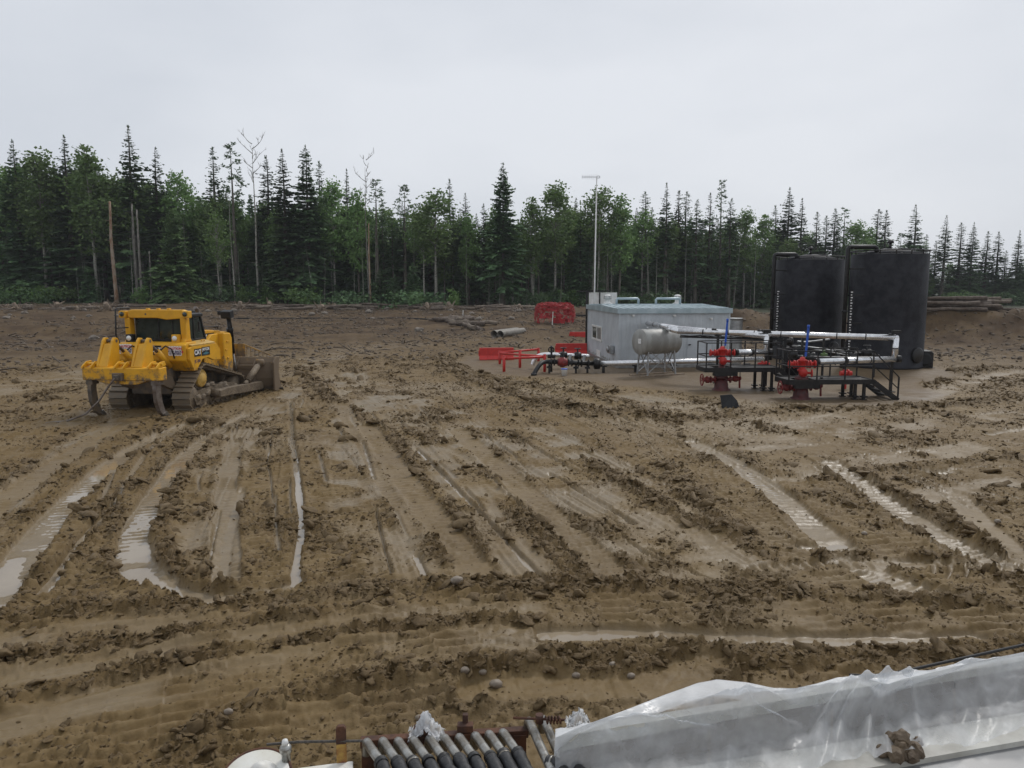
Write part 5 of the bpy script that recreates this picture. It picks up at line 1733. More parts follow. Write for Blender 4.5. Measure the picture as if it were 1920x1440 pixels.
def pipeline():
    rt, rb = at(1680, 633, 32.0), at(1677, 673, 32.0)
    l0 = at(1272, 621, 35.8)
    T = thing('pipe_loop', (rt.x, rt.y, PADZ), 0, 'long silver clad pipe looping from the shed down to the right wellhead', 'pipe')
    o = Vector((rt.x, rt.y, PADZ))
    wz = at(1540, 679, W2.y).z
    pts = [Vector((l0.x - .1, 41.3, l0.z)), l0, rt, rb, Vector((W2.x + .58, W2.y + .1, wz))]
    clad(T, [p - o for p in pts])
    d = (rt - l0).normalized()
    for f in (.18, .40, .98, .62):
        collar(T, l0 + d * (rt - l0).length * f - o + Vector((0, 0, .10)), d, .08)
    q = MB(); q.box(rt - o + Vector((0, 0, .24)), (.34, .20, .12)); q.build('end_cap', 'gloss_black', T)
    collar(T, rb - o + Vector((.16, 0, 0)), (1, 0, 0), .15)
    e = pts[-1]
    for f in (.0, .35): collar(T, e - o + (rb - e) * f, rb - e, .15, L=.09)
    for f in (.20, .52, .99):                     # black support posts
        p = l0 + (rt - l0) * f - o
        q = MB(); q.bar((p.x, p.y, -.02), (p.x, p.y, p.z - .14), .10, .10); q.box((p.x, p.y, p.z - .13), (.30, .14, .05)); q.box((p.x, p.y, .02), (.3, .3, .04)); q.build('support_post', 'gloss_black', T)
    q = MB(); q.bar(l0 - o + Vector((.1, .05, -.26)), rt - o + (l0 - rt) * .45 + Vector((0, .05, -.26)), .16, .07); q.build('cable_tray', 'gloss_black', T)
    rnd = random.Random(4)
    for k in range(3):
        q = MB(); a = l0 - o + Vector((.1, .0, -.22 + .03 * k)); b = a + (rt - l0) * .5
        q.tube([a.lerp(b, i / 10) + Vector((0, rnd.uniform(-.04, .04), rnd.uniform(-.05, .02))) for i in range(11)], .022, 6); q.build('cable', 'black_rubber', T)
    # second run to the left wellhead
    ra, rb2 = at(1437, 630, 34.0), at(1437, 660, 34.0)
    l1 = at(1272, 616, 36.4)
    T2 = thing('pipe_run', (ra.x, ra.y, PADZ), 0, 'shorter silver clad pipe bending down to the left wellhead', 'pipe')
    o = Vector((ra.x, ra.y, PADZ))
    wz = at(1390, 661, W1.y).z
    pts = [Vector((l1.x - .6, 41.3, l1.z)), l1, ra, rb2, Vector((W1.x + .58, W1.y + .1, wz))]
    clad(T2, [p - o for p in pts])
    q = MB(); q.box(ra - o + Vector((0, 0, .22)), (.34, .20, .12)); q.build('end_cap', 'gloss_black', T2)
    e = pts[-1]
    for f in (.0, .5): collar(T2, e - o + (rb2 - e) * f, rb2 - e, .15, L=.09)
    collar(T2, rb2 - o + Vector((.16, 0, 0)), (1, 0, 0), .15)
    p = rb2 - o
    q = MB(); q.bar((p.x, p.y, 0), (p.x, p.y, p.z - .13), .12, .12); q.build('support_post', 'gloss_black', T2)
    # low run from the manifold to the tanks
    a, b = at(1122, 682, 39.2), at(1430, 672.5, 41.2)
    T3 = thing('low_pipe', (a.x, a.y, PADZ), 0, 'low silver pipe running along the ground in front of the shed', 'pipe')
    o = Vector((a.x, a.y, PADZ))
    b.y = 40.6; b = at(1430, 673.5, 40.6)
    clad(T3, [a - o, b - o], .135, False)
    for f in (.03, .22, .45, .68, .9):
        p = (b - a) * f
        q = MB(); q.bar((p.x, p.y, -.05), (p.x, p.y, a.z - PADZ - .12), .13, .13); q.box((p.x, p.y, a.z - PADZ - .13), (.34, .2, .05)); q.build('support_post', 'gloss_black', T3)
pipeline()

def wheel(T, c, axis, r, matn):
    q = MB(); q.torus(c, axis, r, .028, 18, 6)
    ax = Vector(axis).normalized(); u = ax.orthogonal().normalized(); v = ax.cross(u)
    for k in range(5):
        a = k * 2 * math.pi / 5
        q.cyl(c, Vector(c) + (u * math.cos(a) + v * math.sin(a)) * r, .016, n=5)
    return q.build('hand_wheel', matn, T)
def wellhead(P, label, deckz, blue_v, crossz):
    T = thing('wellhead', P, 0, label, 'wellhead', 'wellheads')
    T.scale = (.84, .84, 1)
    q = MB(); q.lathe([(.46, -.05), (.46, .05), (.36, .08), (.33, .30), (.30, .42), (.24, .46)], (0, 0, 0), (0, 0, 1), 22); q.build('casing_bowl', 'casing_red', T)
    q = MB(); q.lathe([(.24, .40), (.24, .50), (.33, .52), (.33, .60), (.22, .63), (.21, .74), (.31, .77), (.31, .85), (.17, .88), (.15, deckz + .15)], (0, 0, 0), (0, 0, 1), 22); q.build('casing_spool', 'casing_red', T)
    q = MB()
    for k in range(10):
        a = k * math.pi / 5
        for zz in (.56, .81): q.cyl((.28 * math.cos(a), .28 * math.sin(a), zz - .06), (.28 * math.cos(a), .28 * math.sin(a), zz + .07), .022, n=6)
    q.build('bolt', 'casing_red', T)
    # side outlets with valves
    q = MB(); q.cyl((-.2, 0, .46), (-.95, -.05, .46), .085, n=14); q.cyl((-.50, 0, .46), (-.56, 0, .46), .15, n=14); q.cyl((-.30, 0, .46), (-.36, 0, .46), .15, n=14); q.lathe([(.10, -.14), (.15, -.06), (.15, .06), (.10, .14)], (-.70, -.02, .46), (1, 0, 0), 12); q.build('side_valve', 'valve_red', T)
    wheel(T, (-1.0, -.06, .46), (1, .1, 0), .24, 'valve_red')
    q = MB(); q.cyl((.2, 0, .46), (1.0, .05, .52), .08, n=14); q.cyl((.42, 0, .47), (.48, 0, .47), .15, n=14); q.lathe([(.10, -.14), (.14, -.06), (.14, .06), (.10, .14)], (.72, .03, .50), (1, 0, 0), 12); q.cyl((.93, .05, .52), (.95, .05, .10), .05, n=8); q.build('side_valve', 'valve_red', T)
    q = MB(); q.cyl((.95, .05, .56), (.95, .05, .82), .02, n=6); q.lathe([(.06, 0), (.08, .03), (.08, .05), (0, .06)], (.95, .05, .80), (0, 0, 1), 10); q.build('needle_valve', 'gloss_black', T)
    # tree above the deck
    cz = crossz - P.z
    q = MB(); q.lathe([(.14, deckz), (.14, cz - .28), (.21, cz - .27), (.21, cz - .20), (.14, cz - .19), (.17, cz - .08), (.17, cz + .10), (.21, cz + .12), (.21, cz + .18), (.12, cz + .20), (.10, cz + .28), (0, cz + .30)], (0, 0, 0), (0, 0, 1), 18); q.build('master_valve', 'signal_red', T)
    q = MB()
    for sx in (-1, 1):
        q.cyl((sx * .10, 0, cz), (sx * .62, .05, cz), .09, n=14)
        q.cyl((sx * .34, 0, cz), (sx * .40, 0, cz), .16, n=14); q.cyl((sx * .56, 0, cz), (sx * .62, 0, cz), .16, n=14); q.cyl((sx * .22, 0, cz), (sx * .28, 0, cz), .15, n=14)
    q.build('flow_cross', 'signal_red', T)
    q = MB(); q.lathe([(0, -.15), (.16, -.13), (.19, 0), (.16, .13), (0, .15)], (.02, -.14, cz - .32 if cz - .32 > deckz else cz), (0, 1, 0), 14); q.cyl((.0, -.1, cz - .33), (.36, -.16, cz - .33), .05, n=10); q.build('wing_valve', 'signal_red', T)
    wheel(T, (.40, -.17, cz - .33), (1, -.2, 0), .14, 'signal_red')
    zt, zb = at(0, blue_v[0], P.y).z - P.z, at(0, blue_v[1], P.y).z - P.z
    q = MB(); q.bar((.12, -.05, zb), (.20, -.02, zt), .09, .05, (0, 1, 0)); q.cyl((.20, -.02, zt - .02), (.20, -.02, zt + .10), .06, n=10); q.build('lever_sleeve', 'blue_plastic', T)
    q = MB(); q.cyl((.08, -.04, cz + .15), (.13, -.05, zb + .1), .025, n=8); q.build('lever', 'steel_grey', T)
    return T
wellhead(W1, 'left red wellhead with blue lever sleeve, beside the muddy pool', 1.0, (602, 648), at(0, 662, W1.y).z)
wellhead(W2, 'right red wellhead with blue lever sleeve, nearest the camera', .82, (614, 668), at(0, 683, W2.y).z)

def platform(P, label, x0, x1, deckz, railz, stair_dx):
    T = thing('access_platform', P, R(3), label, 'platform', 'access platforms')
    y0, y1 = -.55, .65
    d = MB()
    d.bb(x0, -.40, y0, y1, deckz - .03, deckz); d.bb(.40, x1, y0, y1, deckz - .03, deckz); d.bb(-.40, .40, y0, -.40, deckz - .03, deckz); d.bb(-.40, .40, .40, y1, deckz - .03, deckz)
    d.build('deck', 'grating_black', T)
    q = MB()
    q.bb(x0 - .04, x1 + .04, y0 - .06, y0, deckz - .16, deckz + .03); q.bb(x0 - .04, x1 + .04, y1, y1 + .06, deckz - .16, deckz + .03); q.bb(x0 - .06, x0, y0, y1, deckz - .16, deckz + .03); q.bb(x1, x1 + .06, y0, y1, deckz - .16, deckz + .03)
    q.bb(-.5, .5, y0 - .02, y0 + .2, deckz - .32, deckz - .16)
    q.build('deck_frame', 'gloss_black', T)
    n = 3
    for (yy, tag_) in ((y0 - .03, 0), (y1 + .03, 1)):
        for k in range(n + 1):
            x = x0 + (x1 - x0) * k / n
            q = MB(); q.bar((x, yy, deckz), (x, yy, railz), .045, .045); q.build('rail_post', 'gloss_black', T)
        for zz in (railz, (railz + deckz) / 2 - .02):
            q = MB(); q.bar((x0, yy, zz), (x1, yy, zz), .042, .042); q.build('hand_rail', 'gloss_black', T)
    for zz in (railz, (railz + deckz) / 2 - .02):
        q = MB(); q.bar((x0, y0, zz), (x0, y1, zz), .042, .042); q.build('hand_rail', 'gloss_black', T)
    for (x, y) in ((x1 - .25, y0 + .1), (x1 - .55, y0 + .2), (x1 - .25, y1 - .1), (x1 - .6, y1 - .1)):
        q = MB(); q.bar((x, y, .0), (x, y, deckz - .03), .10, .10); q.box((x, y, .14), (.22, .22, .05)); q.box((x, y, .02), (.2, .2, .04)); q.build('leg', 'gloss_black', T)
    # stair down at the right end
    sx0, sx1 = x1 + .05, x1 + stair_dx
    for yy in (y0 + .05, y1 - .05):
        q = MB(); q.bar((sx0, yy, deckz - .06), (sx1, yy, -.02), .05, .20); q.build('stringer', 'gloss_black', T)
    for k in range(4):
        f = (k + .6) / 4.4
        q = MB(); q.box((sx0 + (sx1 - sx0) * f, (y0 + y1) / 2, deckz * (1 - f)), (.22, y1 - y0 - .12, .04)); q.build('tread', 'grating_black', T)
    q = MB(); q.bar((sx0 - .05, y0 + .03, railz), (sx1 - .02, y0 + .03, .90), .04, .04); q.bar((sx1 - .02, y0 + .03, .90), (sx1 - .02, y0 + .03, .0), .05, .05); q.bar((sx0 - .03, y0 + .03, (railz + deckz) / 2), (sx1 - .02, y0 + .03, .45), .035, .035); q.build('stair_rail', 'gloss_black', T)
    return T
platform(W1, 'black steel platform with railing and stair around the left wellhead', -.85, 2.25, 1.0, 2.06, 1.05)
platform(W2, 'black steel platform with railing and stair around the right wellhead', -.75, 2.55, .80, 1.93, 1.10)

def manifold():
    o = at(1020, 682, 38.9); o.z = PADZ
    T = thing('valve_manifold', o, 0, 'black pipe manifold with one red valve beside the red guard rails', 'valve')
    e = at(1122, 682, 39.2) - o
    a = at(1028, 678, 38.9) - o
    q = MB(); q.cyl(a, e, .115, n=14)
    for f in (.06, .12, .40, .47, .60, .66, .80, .94): q.cyl(a + (e - a) * (f - .008), a + (e - a) * (f + .008), .20, n=16)
    q.build('header_pipe', 'gloss_black', T)
    q = MB(); c = a + (e - a) * .28; q.lathe([(.13, -.26), (.20, -.22), (.20, -.15), (.26, -.10), (.26, .10), (.20, .15), (.20, .22), (.13, .26)], c, e - a, 18); rv = q.build('gate_valve', 'valve_red', T)
    q = MB(); q.cyl(c, c + Vector((0, 0, .45)), .07, n=10); q.build('valve_stem', 'gloss_black', rv)
    wheel(T, c + Vector((0, 0, .46)), (0, 0, 1), .17, 'gloss_black')
    q = MB(); q.lathe([(.20, 0), (.28, .05), (.28, .30), (.16, .36), (0, .37)], e + Vector((-.25, 0, 0)), (1, 0, 0), 16); q.build('check_valve', 'gloss_black', T)
    for f in (.02, .55, .78):
        p = a + (e - a) * f
        q = MB(); q.bar((p.x, p.y, -.05), (p.x, p.y, p.z), .10, .10); q.box((p.x, p.y, p.z * .55), (.26, .16, .10)); q.build('support_post', 'gloss_black', T)
    # curved hose into the ground
    h0, h1 = a, at(1001, 706, 38.0) - o
    h1.z = -.05
    pts = [h0, h0 + Vector((-.25, -.05, -.02)), h0.lerp(h1, .45) + Vector((-.08, 0, .22)), h0.lerp(h1, .75) + Vector((-.06, 0, .16)), h1 + Vector((0, 0, .12)), h1]
    q = MB(); q.tube(smooth3(pts), .11, 12); q.lathe([(.15, 0), (.15, .14), (.11, .16)], h1 + Vector((0, 0, .02)), (0, 0, 1), 12); q.build('curved_hose', 'black_rubber', T)
    # tall stem with valves and the rear branch
    b = at(1034, 668, 39.6) - o
    q = MB(); q.cyl((b.x, b.y, -.05), (b.x, b.y, b.z + .55), .055, n=10); q.cyl((b.x - .2, b.y, b.z), (b.x + .2, b.y, b.z), .10, n=12); q.cyl((b.x, b.y, b.z + .2), (b.x, b.y, b.z + .26), .13, n=12); q.cyl((b.x, b.y, b.z + .45), (b.x, b.y, b.z + .5), .10, n=12); q.build('stand_pipe', 'gloss_black', T)
    wheel(T, (b.x - .02, b.y - .14, b.z + .35), (0, 1, .2), .14, 'gloss_black')
    p0, p1, p2 = at(1002, 672, 41.0) - o, at(1016, 664, 41.2) - o, at(1105, 668, 41.6) - o
    q = MB(); q.tube(smooth3([p0 + Vector((-.1, 0, -.35)), p0, p1, p1.lerp(p2, .4), p2]), .12, 12); q.build('clad_branch', 'pipe_cladding', T)
    for f in (.45, .75):
        p = p1.lerp(p2, f)
        q = MB(); q.lathe([(.12, -.2), (.2, -.15), (.2, .15), (.12, .2)], p, p2 - p1, 14); q.cyl(p, p + Vector((0, 0, .36)), .04, n=8); q.build('ball_valve', 'gloss_black', T)
        wheel(T, p + Vector((0, 0, .38)), (0, 0, 1), .15, 'gloss_black')
    q = MB(); q.bar(a + (e - a) * .42 + Vector((0, .2, 0)), p1.lerp(p2, .6), .14, .14); q.bar(a + (e - a) * .70 + Vector((0, .2, 0)), p1.lerp(p2, .9), .14, .14); q.build('cross_pipe', 'gloss_black', T)
manifold()

def bucket():
    p = gnd(1058, 705, PADZ)
    T = thing('bucket', p, 0, 'small white bucket with blue lid under the pipe manifold', 'bucket')
    q = MB(); q.lathe([(.13, 0), (.15, .30), (.16, .31), (.16, .33)], (0, 0, 0), (0, 0, 1), 16); q.build('pail', 'white_paint', T)
    q = MB(); q.lathe([(.165, .33), (.165, .37), (0, .38)], (0, 0, 0), (0, 0, 1), 16); q.build('lid', 'blue_plastic', T)
bucket()

def guard_frame():
    P = [Vector((-.41, 39.6, 0)), Vector((1.68, 39.6, 0)), Vector((-.69, 43.6, 0)), Vector((.43, 41.6, 0)), Vector((1.55, 45.2, 0))]
    o = P[0]
    T = thing('guard_frame', (o.x, o.y, PADZ), 0, 'red steel pipe guard frame on posts around the manifold', 'guard rail')
    tops = [(947, 668), (1022, 665), (938, 659), (975, 657), (1010, 653)]
    tp = []
    for p, (u, v) in zip(P, tops):
        h = at(u, v, p.y).z - PADZ
        q = p - o
        tp.append(Vector((q.x, q.y, h)))
        m = MB(); m.cyl((q.x, q.y, -.1), (q.x, q.y, h), .075, n=12); m.cyl((q.x, q.y, h), (q.x, q.y, h + .02), .078, n=12); m.build('post', 'signal_red', T)
    for (a, b, dz) in ((2, 4, -.06), (2, 1, -.10), (0, 1, -.12)):
        m = MB(); m.cyl(tp[a] + Vector((0, 0, dz)), tp[b] + Vector((0, 0, dz)), .062, n=10); m.build('rail', 'signal_red', T)
guard_frame()

def barrier(u, v, w, rz, label, name='road_barrier'):
    p = gnd(u, v, PADZ * 0)
    q = MB()
    h = .80
    prof = [(-.28, 0), (-.28, .14), (-.10, .34), (-.075, h), (.075, h), (.10, .34), (.28, .14), (.28, 0)]
    # the underside has two fork slots
    q.prism(prof, -w / 2, -w * .28); q.prism([(a, max(b, .10)) for a, b in prof], -w * .28 + .001, w * .28 - .001) ; q.prism(prof, w * .28, w / 2)
    q.bb(-w / 2 - .05, -w / 2, -.05, .05, .3, .65)
    o = q.build(name, 'signal_red', None, .015)
    o.location = p; o.rotation_euler = (0, 0, rz)
    tag(o, label, 'barrier')
barrier(931, 677, 2.05, R(6), 'red plastic road barrier at the left end of the guard frame')
barrier(1071, 667, 2.0, R(4), 'red plastic road barrier close to the left wall of shed')
barrier(1090, 641, 1.9, R(4), 'red plastic road barrier half hidden behind the shed corner')

# crumpled red plastic netting
def netting():
    c = hit(1040, 606)
    rg = random.Random(8)
    w = 38 * c.y / FPX
    h = 39 * c.y / FPX
    q = MB()
    for k in range(260):
        a = rg.uniform(0, 6.28)
        el = rg.uniform(.0, 1.3)
        p = []
        da, de = rg.uniform(-.5, .5), rg.uniform(-.35, .35)
        for i in range(7):
            aa, ee = a + da * i / 3, el + de * i / 3
            r = 1 + rg.uniform(-.08, .04)
            z = abs(math.sin(ee)) ** .5
            p.append((math.cos(aa) * math.cos(ee) ** .3 * w * r if math.cos(ee) > 0 else 0, math.sin(aa) * abs(math.cos(ee)) ** .3 * w * .6 * r, z * h * r))
        q.tube(p, .017, 3, False)
    n, m = 30, 12
    vs, fs = [], []
    for j in range(m + 1):
        for i in range(n):
            a = 2 * math.pi * i / n
            e = j / m * 1.45
            r = .90 + .10 * math.sin(a * 5 + j) * rg.uniform(.3, 1)
            vs.append((math.cos(a) * math.cos(e) ** .3 * w * r, math.sin(a) * math.cos(e) ** .3 * w * .6 * r, math.sin(e) ** .62 * h * .95))
    # open net: leave alternating holes
    for j in range(m):
        for i in range(n):
            if rg.random() < .45:
                fs.append((j * n + i, j * n + (i + 1) % n, (j + 1) * n + (i + 1) % n, (j + 1) * n + i))
    q.add(vs, fs)
    o = q.build('safety_netting', 'netting_red')
    o.location = (c.x, c.y, c.z - .05)
    tag(o, 'heap of crumpled red plastic safety netting left of the shed', 'netting')
netting()

def ribbed_drum():
    p = Vector((at(1374, 640, 43.4).x, 43.4, PADZ))
    T = thing('ribbed_drum', p, 0, 'grey corrugated upright steel drum behind the right end of the shed', 'drum')
    h = at(0, 598, 43.4).z - PADZ
    pr = [(0, 0)]
    k = int(h / .09)
    for i in range(k + 1): pr.append((.49 + (.018 if i % 2 else 0), h * i / k))
    pr += [(.51, h), (.51, h + .05), (.46, h + .05)]
    q = MB(); q.lathe(pr, (0, 0, 0), (0, 0, 1), 26); q.build('shell', 'galvanised', T)
    q = MB(); q.lathe([(.47, h + .02), (.2, h + .05), (0, h + .06)], (0, 0, 0), (0, 0, 1), 20); q.build('lid', 'white_paint', T)
ribbed_drum()

def pump_box():
    p = gnd(1734, 692, 0)
    T = thing('pump_unit', (p.x, p.y + .3, .02), R(-12), 'small black boxy pump unit at the foot of the right tank', 'pump')
    q = MB(); q.prism([(-.42, .08), (-.42, .85), (-.30, .98), (.30, .98), (.42, .85), (.42, .08)], -.45, .45, 'y'); q.build('housing', 'gloss_black', T, .03)
    q = MB(); q.lathe([(.30, 0), (.33, .03), (.33, .06), (.24, .07)], (0, -.46, .52), (0, -1, 0), 18); q.build('fan_guard', 'black_rubber', T)
    q = MB(); q.bb(-.5, .5, -.5, -.38, 0, .08); q.bb(-.5, .5, .38, .5, 0, .08); q.build('skid', 'gloss_black', T)
    q = MB(); q.tube([(-.45, -.2, .2), (-.9, -.35, .06), (-1.8, -.5, .04), (-2.6, -.7, .03)], .04, 6); q.build('suction_hose', 'black_rubber', T)
pump_box()

def tank_piping():
    """black pipe skid between platforms and tanks"""
    o = Vector((13.4, 36.2, PADZ))
    T = thing('pipe_skid', o, 0, 'black pipe skid with valves and cables in front of the black tanks', 'pipe')
    rnd = random.Random(6)
    def P(u, v, Y): return at(u, v, Y) - o
    for (pts, r, m, nm) in (
        ([P(1470, 655, 38), P(1500, 650, 38), P(1620, 664, 37), P(1648, 668, 37)], .09, 'gloss_black', 'skid_pipe'),
        ([P(1478, 668, 37), P(1540, 672, 36.6), P(1640, 672, 36.2)], .10, 'gloss_black', 'skid_pipe'),
        ([P(1495, 640, 38), P(1510, 642, 38), P(1556, 636, 38)], .045, 'galvanised', 'conduit'),
        ([P(1496, 648, 38), P(1530, 652, 37.6), P(1590, 662, 37)], .03, 'galvanised', 'conduit'),
        ([P(1500, 652, 38), P(1540, 657, 37.5), P(1600, 668, 37)], .03, 'galvanised', 'conduit'),
        ([P(1450, 640, 37), P(1462, 650, 37), P(1480, 645, 37), P(1490, 655, 37)], .035, 'black_rubber', 'cable'),
        ([P(1540, 640, 37.6), P(1548, 660, 37.4), P(1538, 680, 37.3)], .035, 'black_rubber', 'cable'),
        ([P(1560, 650, 37.3), P(1572, 668, 37), P(1566, 684, 36.8)], .03, 'black_rubber', 'cable')):
        q = MB(); q.tube(smooth3(pts), r, 8); q.build(nm, m, T)
    for (u, v0, v1) in ((1470, 640, 690), (1505, 632, 690), (1545, 632, 690), (1585, 640, 692), (1640, 660, 694)):
        a, b = P(u, v0, 37.3), P(u, v1, 37.3)
        q = MB(); q.bar((a.x, a.y, a.z), (a.x, a.y, -.05), .09, .09); q.build('support_post', 'gloss_black', T)
    for (u, v) in ((1486, 664), (1520, 668), (1600, 668), (1625, 662), (1478, 640)):
        p = P(u, v, 36.9)
        q = MB(); q.lathe([(.10, -.22), (.2, -.18), (.2, -.1), (.14, 0), (.2, .1), (.2, .18), (.10, .22)], p, (1, 0, 0), 14); q.cyl(p, p + Vector((0, 0, .35)), .04, n=8); q.build('valve', 'gloss_black', T)
        wheel(T, p + Vector((0, 0, .36)), (0, 0, 1), .15, 'gloss_black')
    p = P(1545, 665, 36.8)
    q = MB(); q.box(p, (.30, .16, .12)); q.cyl(p, p + Vector((0, 0, .22)), .06, n=10); q.build('actuator', 'green_valve', T, .02)
    q = MB(); a, b = P(1466, 642, 38.4), P(1520, 700, 38.4); q.lathe([(.55, 0), (.55, 1.35), (.45, 1.45), (0, 1.5)], (b.x - .9, b.y, 0), (0, 0, 1), 22); q.build('separator_drum', 'foam_black', T)
    for (u, v) in ((1432, 684), (1586, 700)):
        p = P(u, v, 33.6 if u < 1500 else 33)
        q = MB(); q.cyl(p + Vector((-.25, 0, 0)), p + Vector((.25, 0, 0)), .10, n=12); q.cyl(p + Vector((-.1, 0, 0)), p + Vector((-.04, 0, 0)), .17, n=12); q.cyl(p + Vector((.06, 0, 0)), p + Vector((.12, 0, 0)), .17, n=12); q.bar((p.x, p.y, -.05), (p.x, p.y, p.z), .08, .08); q.build('red_valve', 'signal_red', T)
tank_piping()

# scrap, stakes, culverts, hose
def small_things():
    p = gnd(1371, 766, 0)
    q = MB()
    q.add([(-.34, 0, .0), (-.40, .12, .48), (.02, .10, .52), (.20, -.05, .30), (.30, -.10, .0), (.0, -.16, .02), (-.28, .18, .02), (-.34, .20, .46), (.04, .20, .48), (.30, .16, .02)],
          [(0, 5, 2, 1), (5, 4, 3, 2), (6, 7, 8, 9), (1, 2, 8, 7), (0, 1, 7, 6), (4, 9, 8, 3), (3, 8, 2), (0, 6, 9, 4, 5)])
    o = q.build('scrap_rubber', 'black_rubber', None, .01); o.location = (p.x, p.y, 0)
    tag(o, 'bent piece of black scrap rubber lying before the left wellhead', 'scrap')
    for (u, v, h, lab) in ((868, 601, 1.0, 'short white wooden stake between the log heap and the forest'), (1036, 611, 1.25, 'white wooden stake in front of the red netting heap')):
        p = hit(u, v)
        q = MB(); q.box((0, 0, h / 2), (.07, .05, h), (R(2), R(3), 0)); o = q.build('survey_stake', 'white_paint'); o.location = p
        tag(o, lab, 'stake')
    for k, (u, v, lab) in enumerate(((926, 633, 'left one of two short rusty culvert pipes lying side by side'), (938, 634, 'right one of two short rusty culvert pipes lying side by side'))):
        p = hit(u, v)
        T = thing('culvert_pipe', (p.x, p.y, p.z + .28), R(-24), lab, 'pipe', 'culvert pipes')
        q = MB()
        pr = []
        n = 26
        for i in range(n + 1): pr.append((.29 + (.015 if i % 2 else 0), 4.6 * i / n))
        vs = [(r_, z_) for r_, z_ in pr] + [(.265, 4.6), (.265, 0), (.29, 0)]
        q.lathe([(a, b) for a, b in vs], (0, 0, 0), (0, 1, 0), 20)
        q.f = [f for f in q.f if len(f) == 4]; q.s = q.s[:len(q.f)]
        q.build('corrugated_wall', 'culvert_steel', T)
        q = MB(); q.lathe([(0, 3.0), (.262, 3.0)], (0, 0, 0), (0, 1, 0), 20); q.build('dark_bore_disc', 'bore_black', T)  # near-black disc paints the dark inside of the pipe
    pts = [hit(u, v) + Vector((0, 0, .04)) for (u, v) in ((430, 598), (500, 598), (560, 597), (630, 598), (700, 598), (760, 597), (815, 600), (850, 603))]
    q = MB(); q.tube(smooth3(pts), .07, 6); o = q.build('ground_hose', 'black_rubber')
    tag(o, 'long black hose lying across the cleared ground behind the dozer', 'hose')
small_things()

# logs, stumps and boulders of the cleared edge
def log_mesh(seed, L, r):
    rnd = random.Random(seed)
    q = MB()
    pts = [(rnd.uniform(-.06, .06), L * (i / 6 - .5), rnd.uniform(-.05, .05)) for i in range(7)]
    q.tube(pts, [r * (1.08 - .35 * i / 6) * rnd.uniform(.93, 1.07) for i in range(7)], 9)
    for k in range(4):
        y = rnd.uniform(-.4, .4) * L
        a = rnd.uniform(0, 6.28)
        q.tube([(0, y, 0), (math.cos(a) * r * 2.4, y + .2, math.sin(a) * r * 2.4)], [r * .22, r * .1], 4)
    me = bpy.data.meshes.new('log'); me.from_pydata(q.v, [], q.f); me.polygons.foreach_set('use_smooth', q.s); me.materials.append(M['log_bark'])
    return me
LOGS = [log_mesh(1, 6, .15), log_mesh(2, 4.5, .17), log_mesh(3, 3.2, .19), log_mesh(4, 7, .13)]
lr = random.Random(21)
def put_log(x, y, z, rz, k, label, group, tilt=0.0):
    o = link_mesh('fallen_log', LOGS[k % 4])
    o.location = (x, y, z); o.rotation_euler = (tilt, lr.uniform(0, 6), rz)
    tag(o, label, 'log', group)
# stack on the berm at the right
k = 0
for row in range(3):
    for j in range(6 - row):
        u = 1768 + j * 11 + row * 6 + lr.uniform(-6, 6)
        Y = 61.6 + j * .36 + row * .18
        x = at(u, 570, Y).x
        put_log(x + lr.uniform(-.5, .9), Y, hz(x, Y) + .22 + row * .27 + lr.uniform(0, .06), R(84 + lr.uniform(-7, 7)), [0, 3, 0, 1][k % 4], 'cut log in the pile on the dirt bank right of the tanks', 'logs piled on the dirt bank', R(lr.uniform(-2, 2)))
        k += 1
for i in range(34):                             # along the forest edge
    u = lr.choice([lr.uniform(430, 660), lr.uniform(0, 430), lr.uniform(660, 1000)])
    p = hit(u, lr.uniform(577.5, 583))
    put_log(p.x, p.y, p.z + lr.uniform(.08, .5), R(90 + lr.gauss(0, 28)), lr.randrange(4), 'weathered fallen log lying along the forest edge', 'fallen logs along the forest edge', R(lr.uniform(-6, 6)))
for i in range(12):
    u = lr.uniform(820, 900)
    p = hit(u, 598 + (u - 820) * .25 + lr.uniform(-5, 5))
    put_log(p.x, p.y, p.z + lr.uniform(.1, .35), R(lr.uniform(20, 150)), lr.choice([1, 2]), 'broken log in the heap left of the culvert pipes', 'broken logs left of the culverts', R(lr.uniform(-8, 8)))
def boulder(u, v, s, label, group):
    p = hit(u, v)
    q = MB(); q.rock((0, 0, 0), (s, s * .8, s * .6), int(u * 7 + v), 2, False)
    o = q.build('boulder', 'boulder'); o.location = (p.x, p.y, p.z + s * .3)
    tag(o, label, 'rock', group)
mat('boulder', (.24, .21, .175), .8, col2=(.15, .125, .10), scale=3, bump=.4, bscale=12)
for i in range(34):
    boulder(lr.uniform(0, 1000), lr.uniform(579, 604), lr.uniform(.16, .42), 'grey brown boulder on the cleared ground before the forest', 'boulders before the forest')
boulder(786, 622, .42, 'lone flat pale boulder on open ground right of the dozer', None)
boulder(176, 636, .40, 'pale flat boulder left of the dozer cab', None)
def stump(u, v, s):
    p = hit(u, v)
    rnd = random.Random(int(u * 3 + v))
    q = MB()
    q.tube([(0, 0, -.1), (.02, 0, .3 * s), (.1 * s, .05, .75 * s)], [.30 * s, .20 * s, .15 * s], 9)
    for k in range(7):
        a = k * .9 + rnd.uniform(-.3, .3)
        L = s * rnd.uniform(.5, 1.1)
        q.tube([(0, 0, .12 * s), (math.cos(a) * L * .5, math.sin(a) * L * .5, rnd.uniform(.0, .5) * s), (math.cos(a) * L, math.sin(a) * L, rnd.uniform(-.1, .8) * s)], [.10 * s, .07 * s, .02], 5)
    o = q.build('tree_stump', 'old_wood'); o.location = p; o.rotation_euler = (rnd.uniform(-.9, .9), rnd.uniform(-.9, .9), rnd.uniform(0, 6))
    tag(o, 'uprooted stump with bare roots along the forest edge', 'stump', 'stumps along the forest edge')
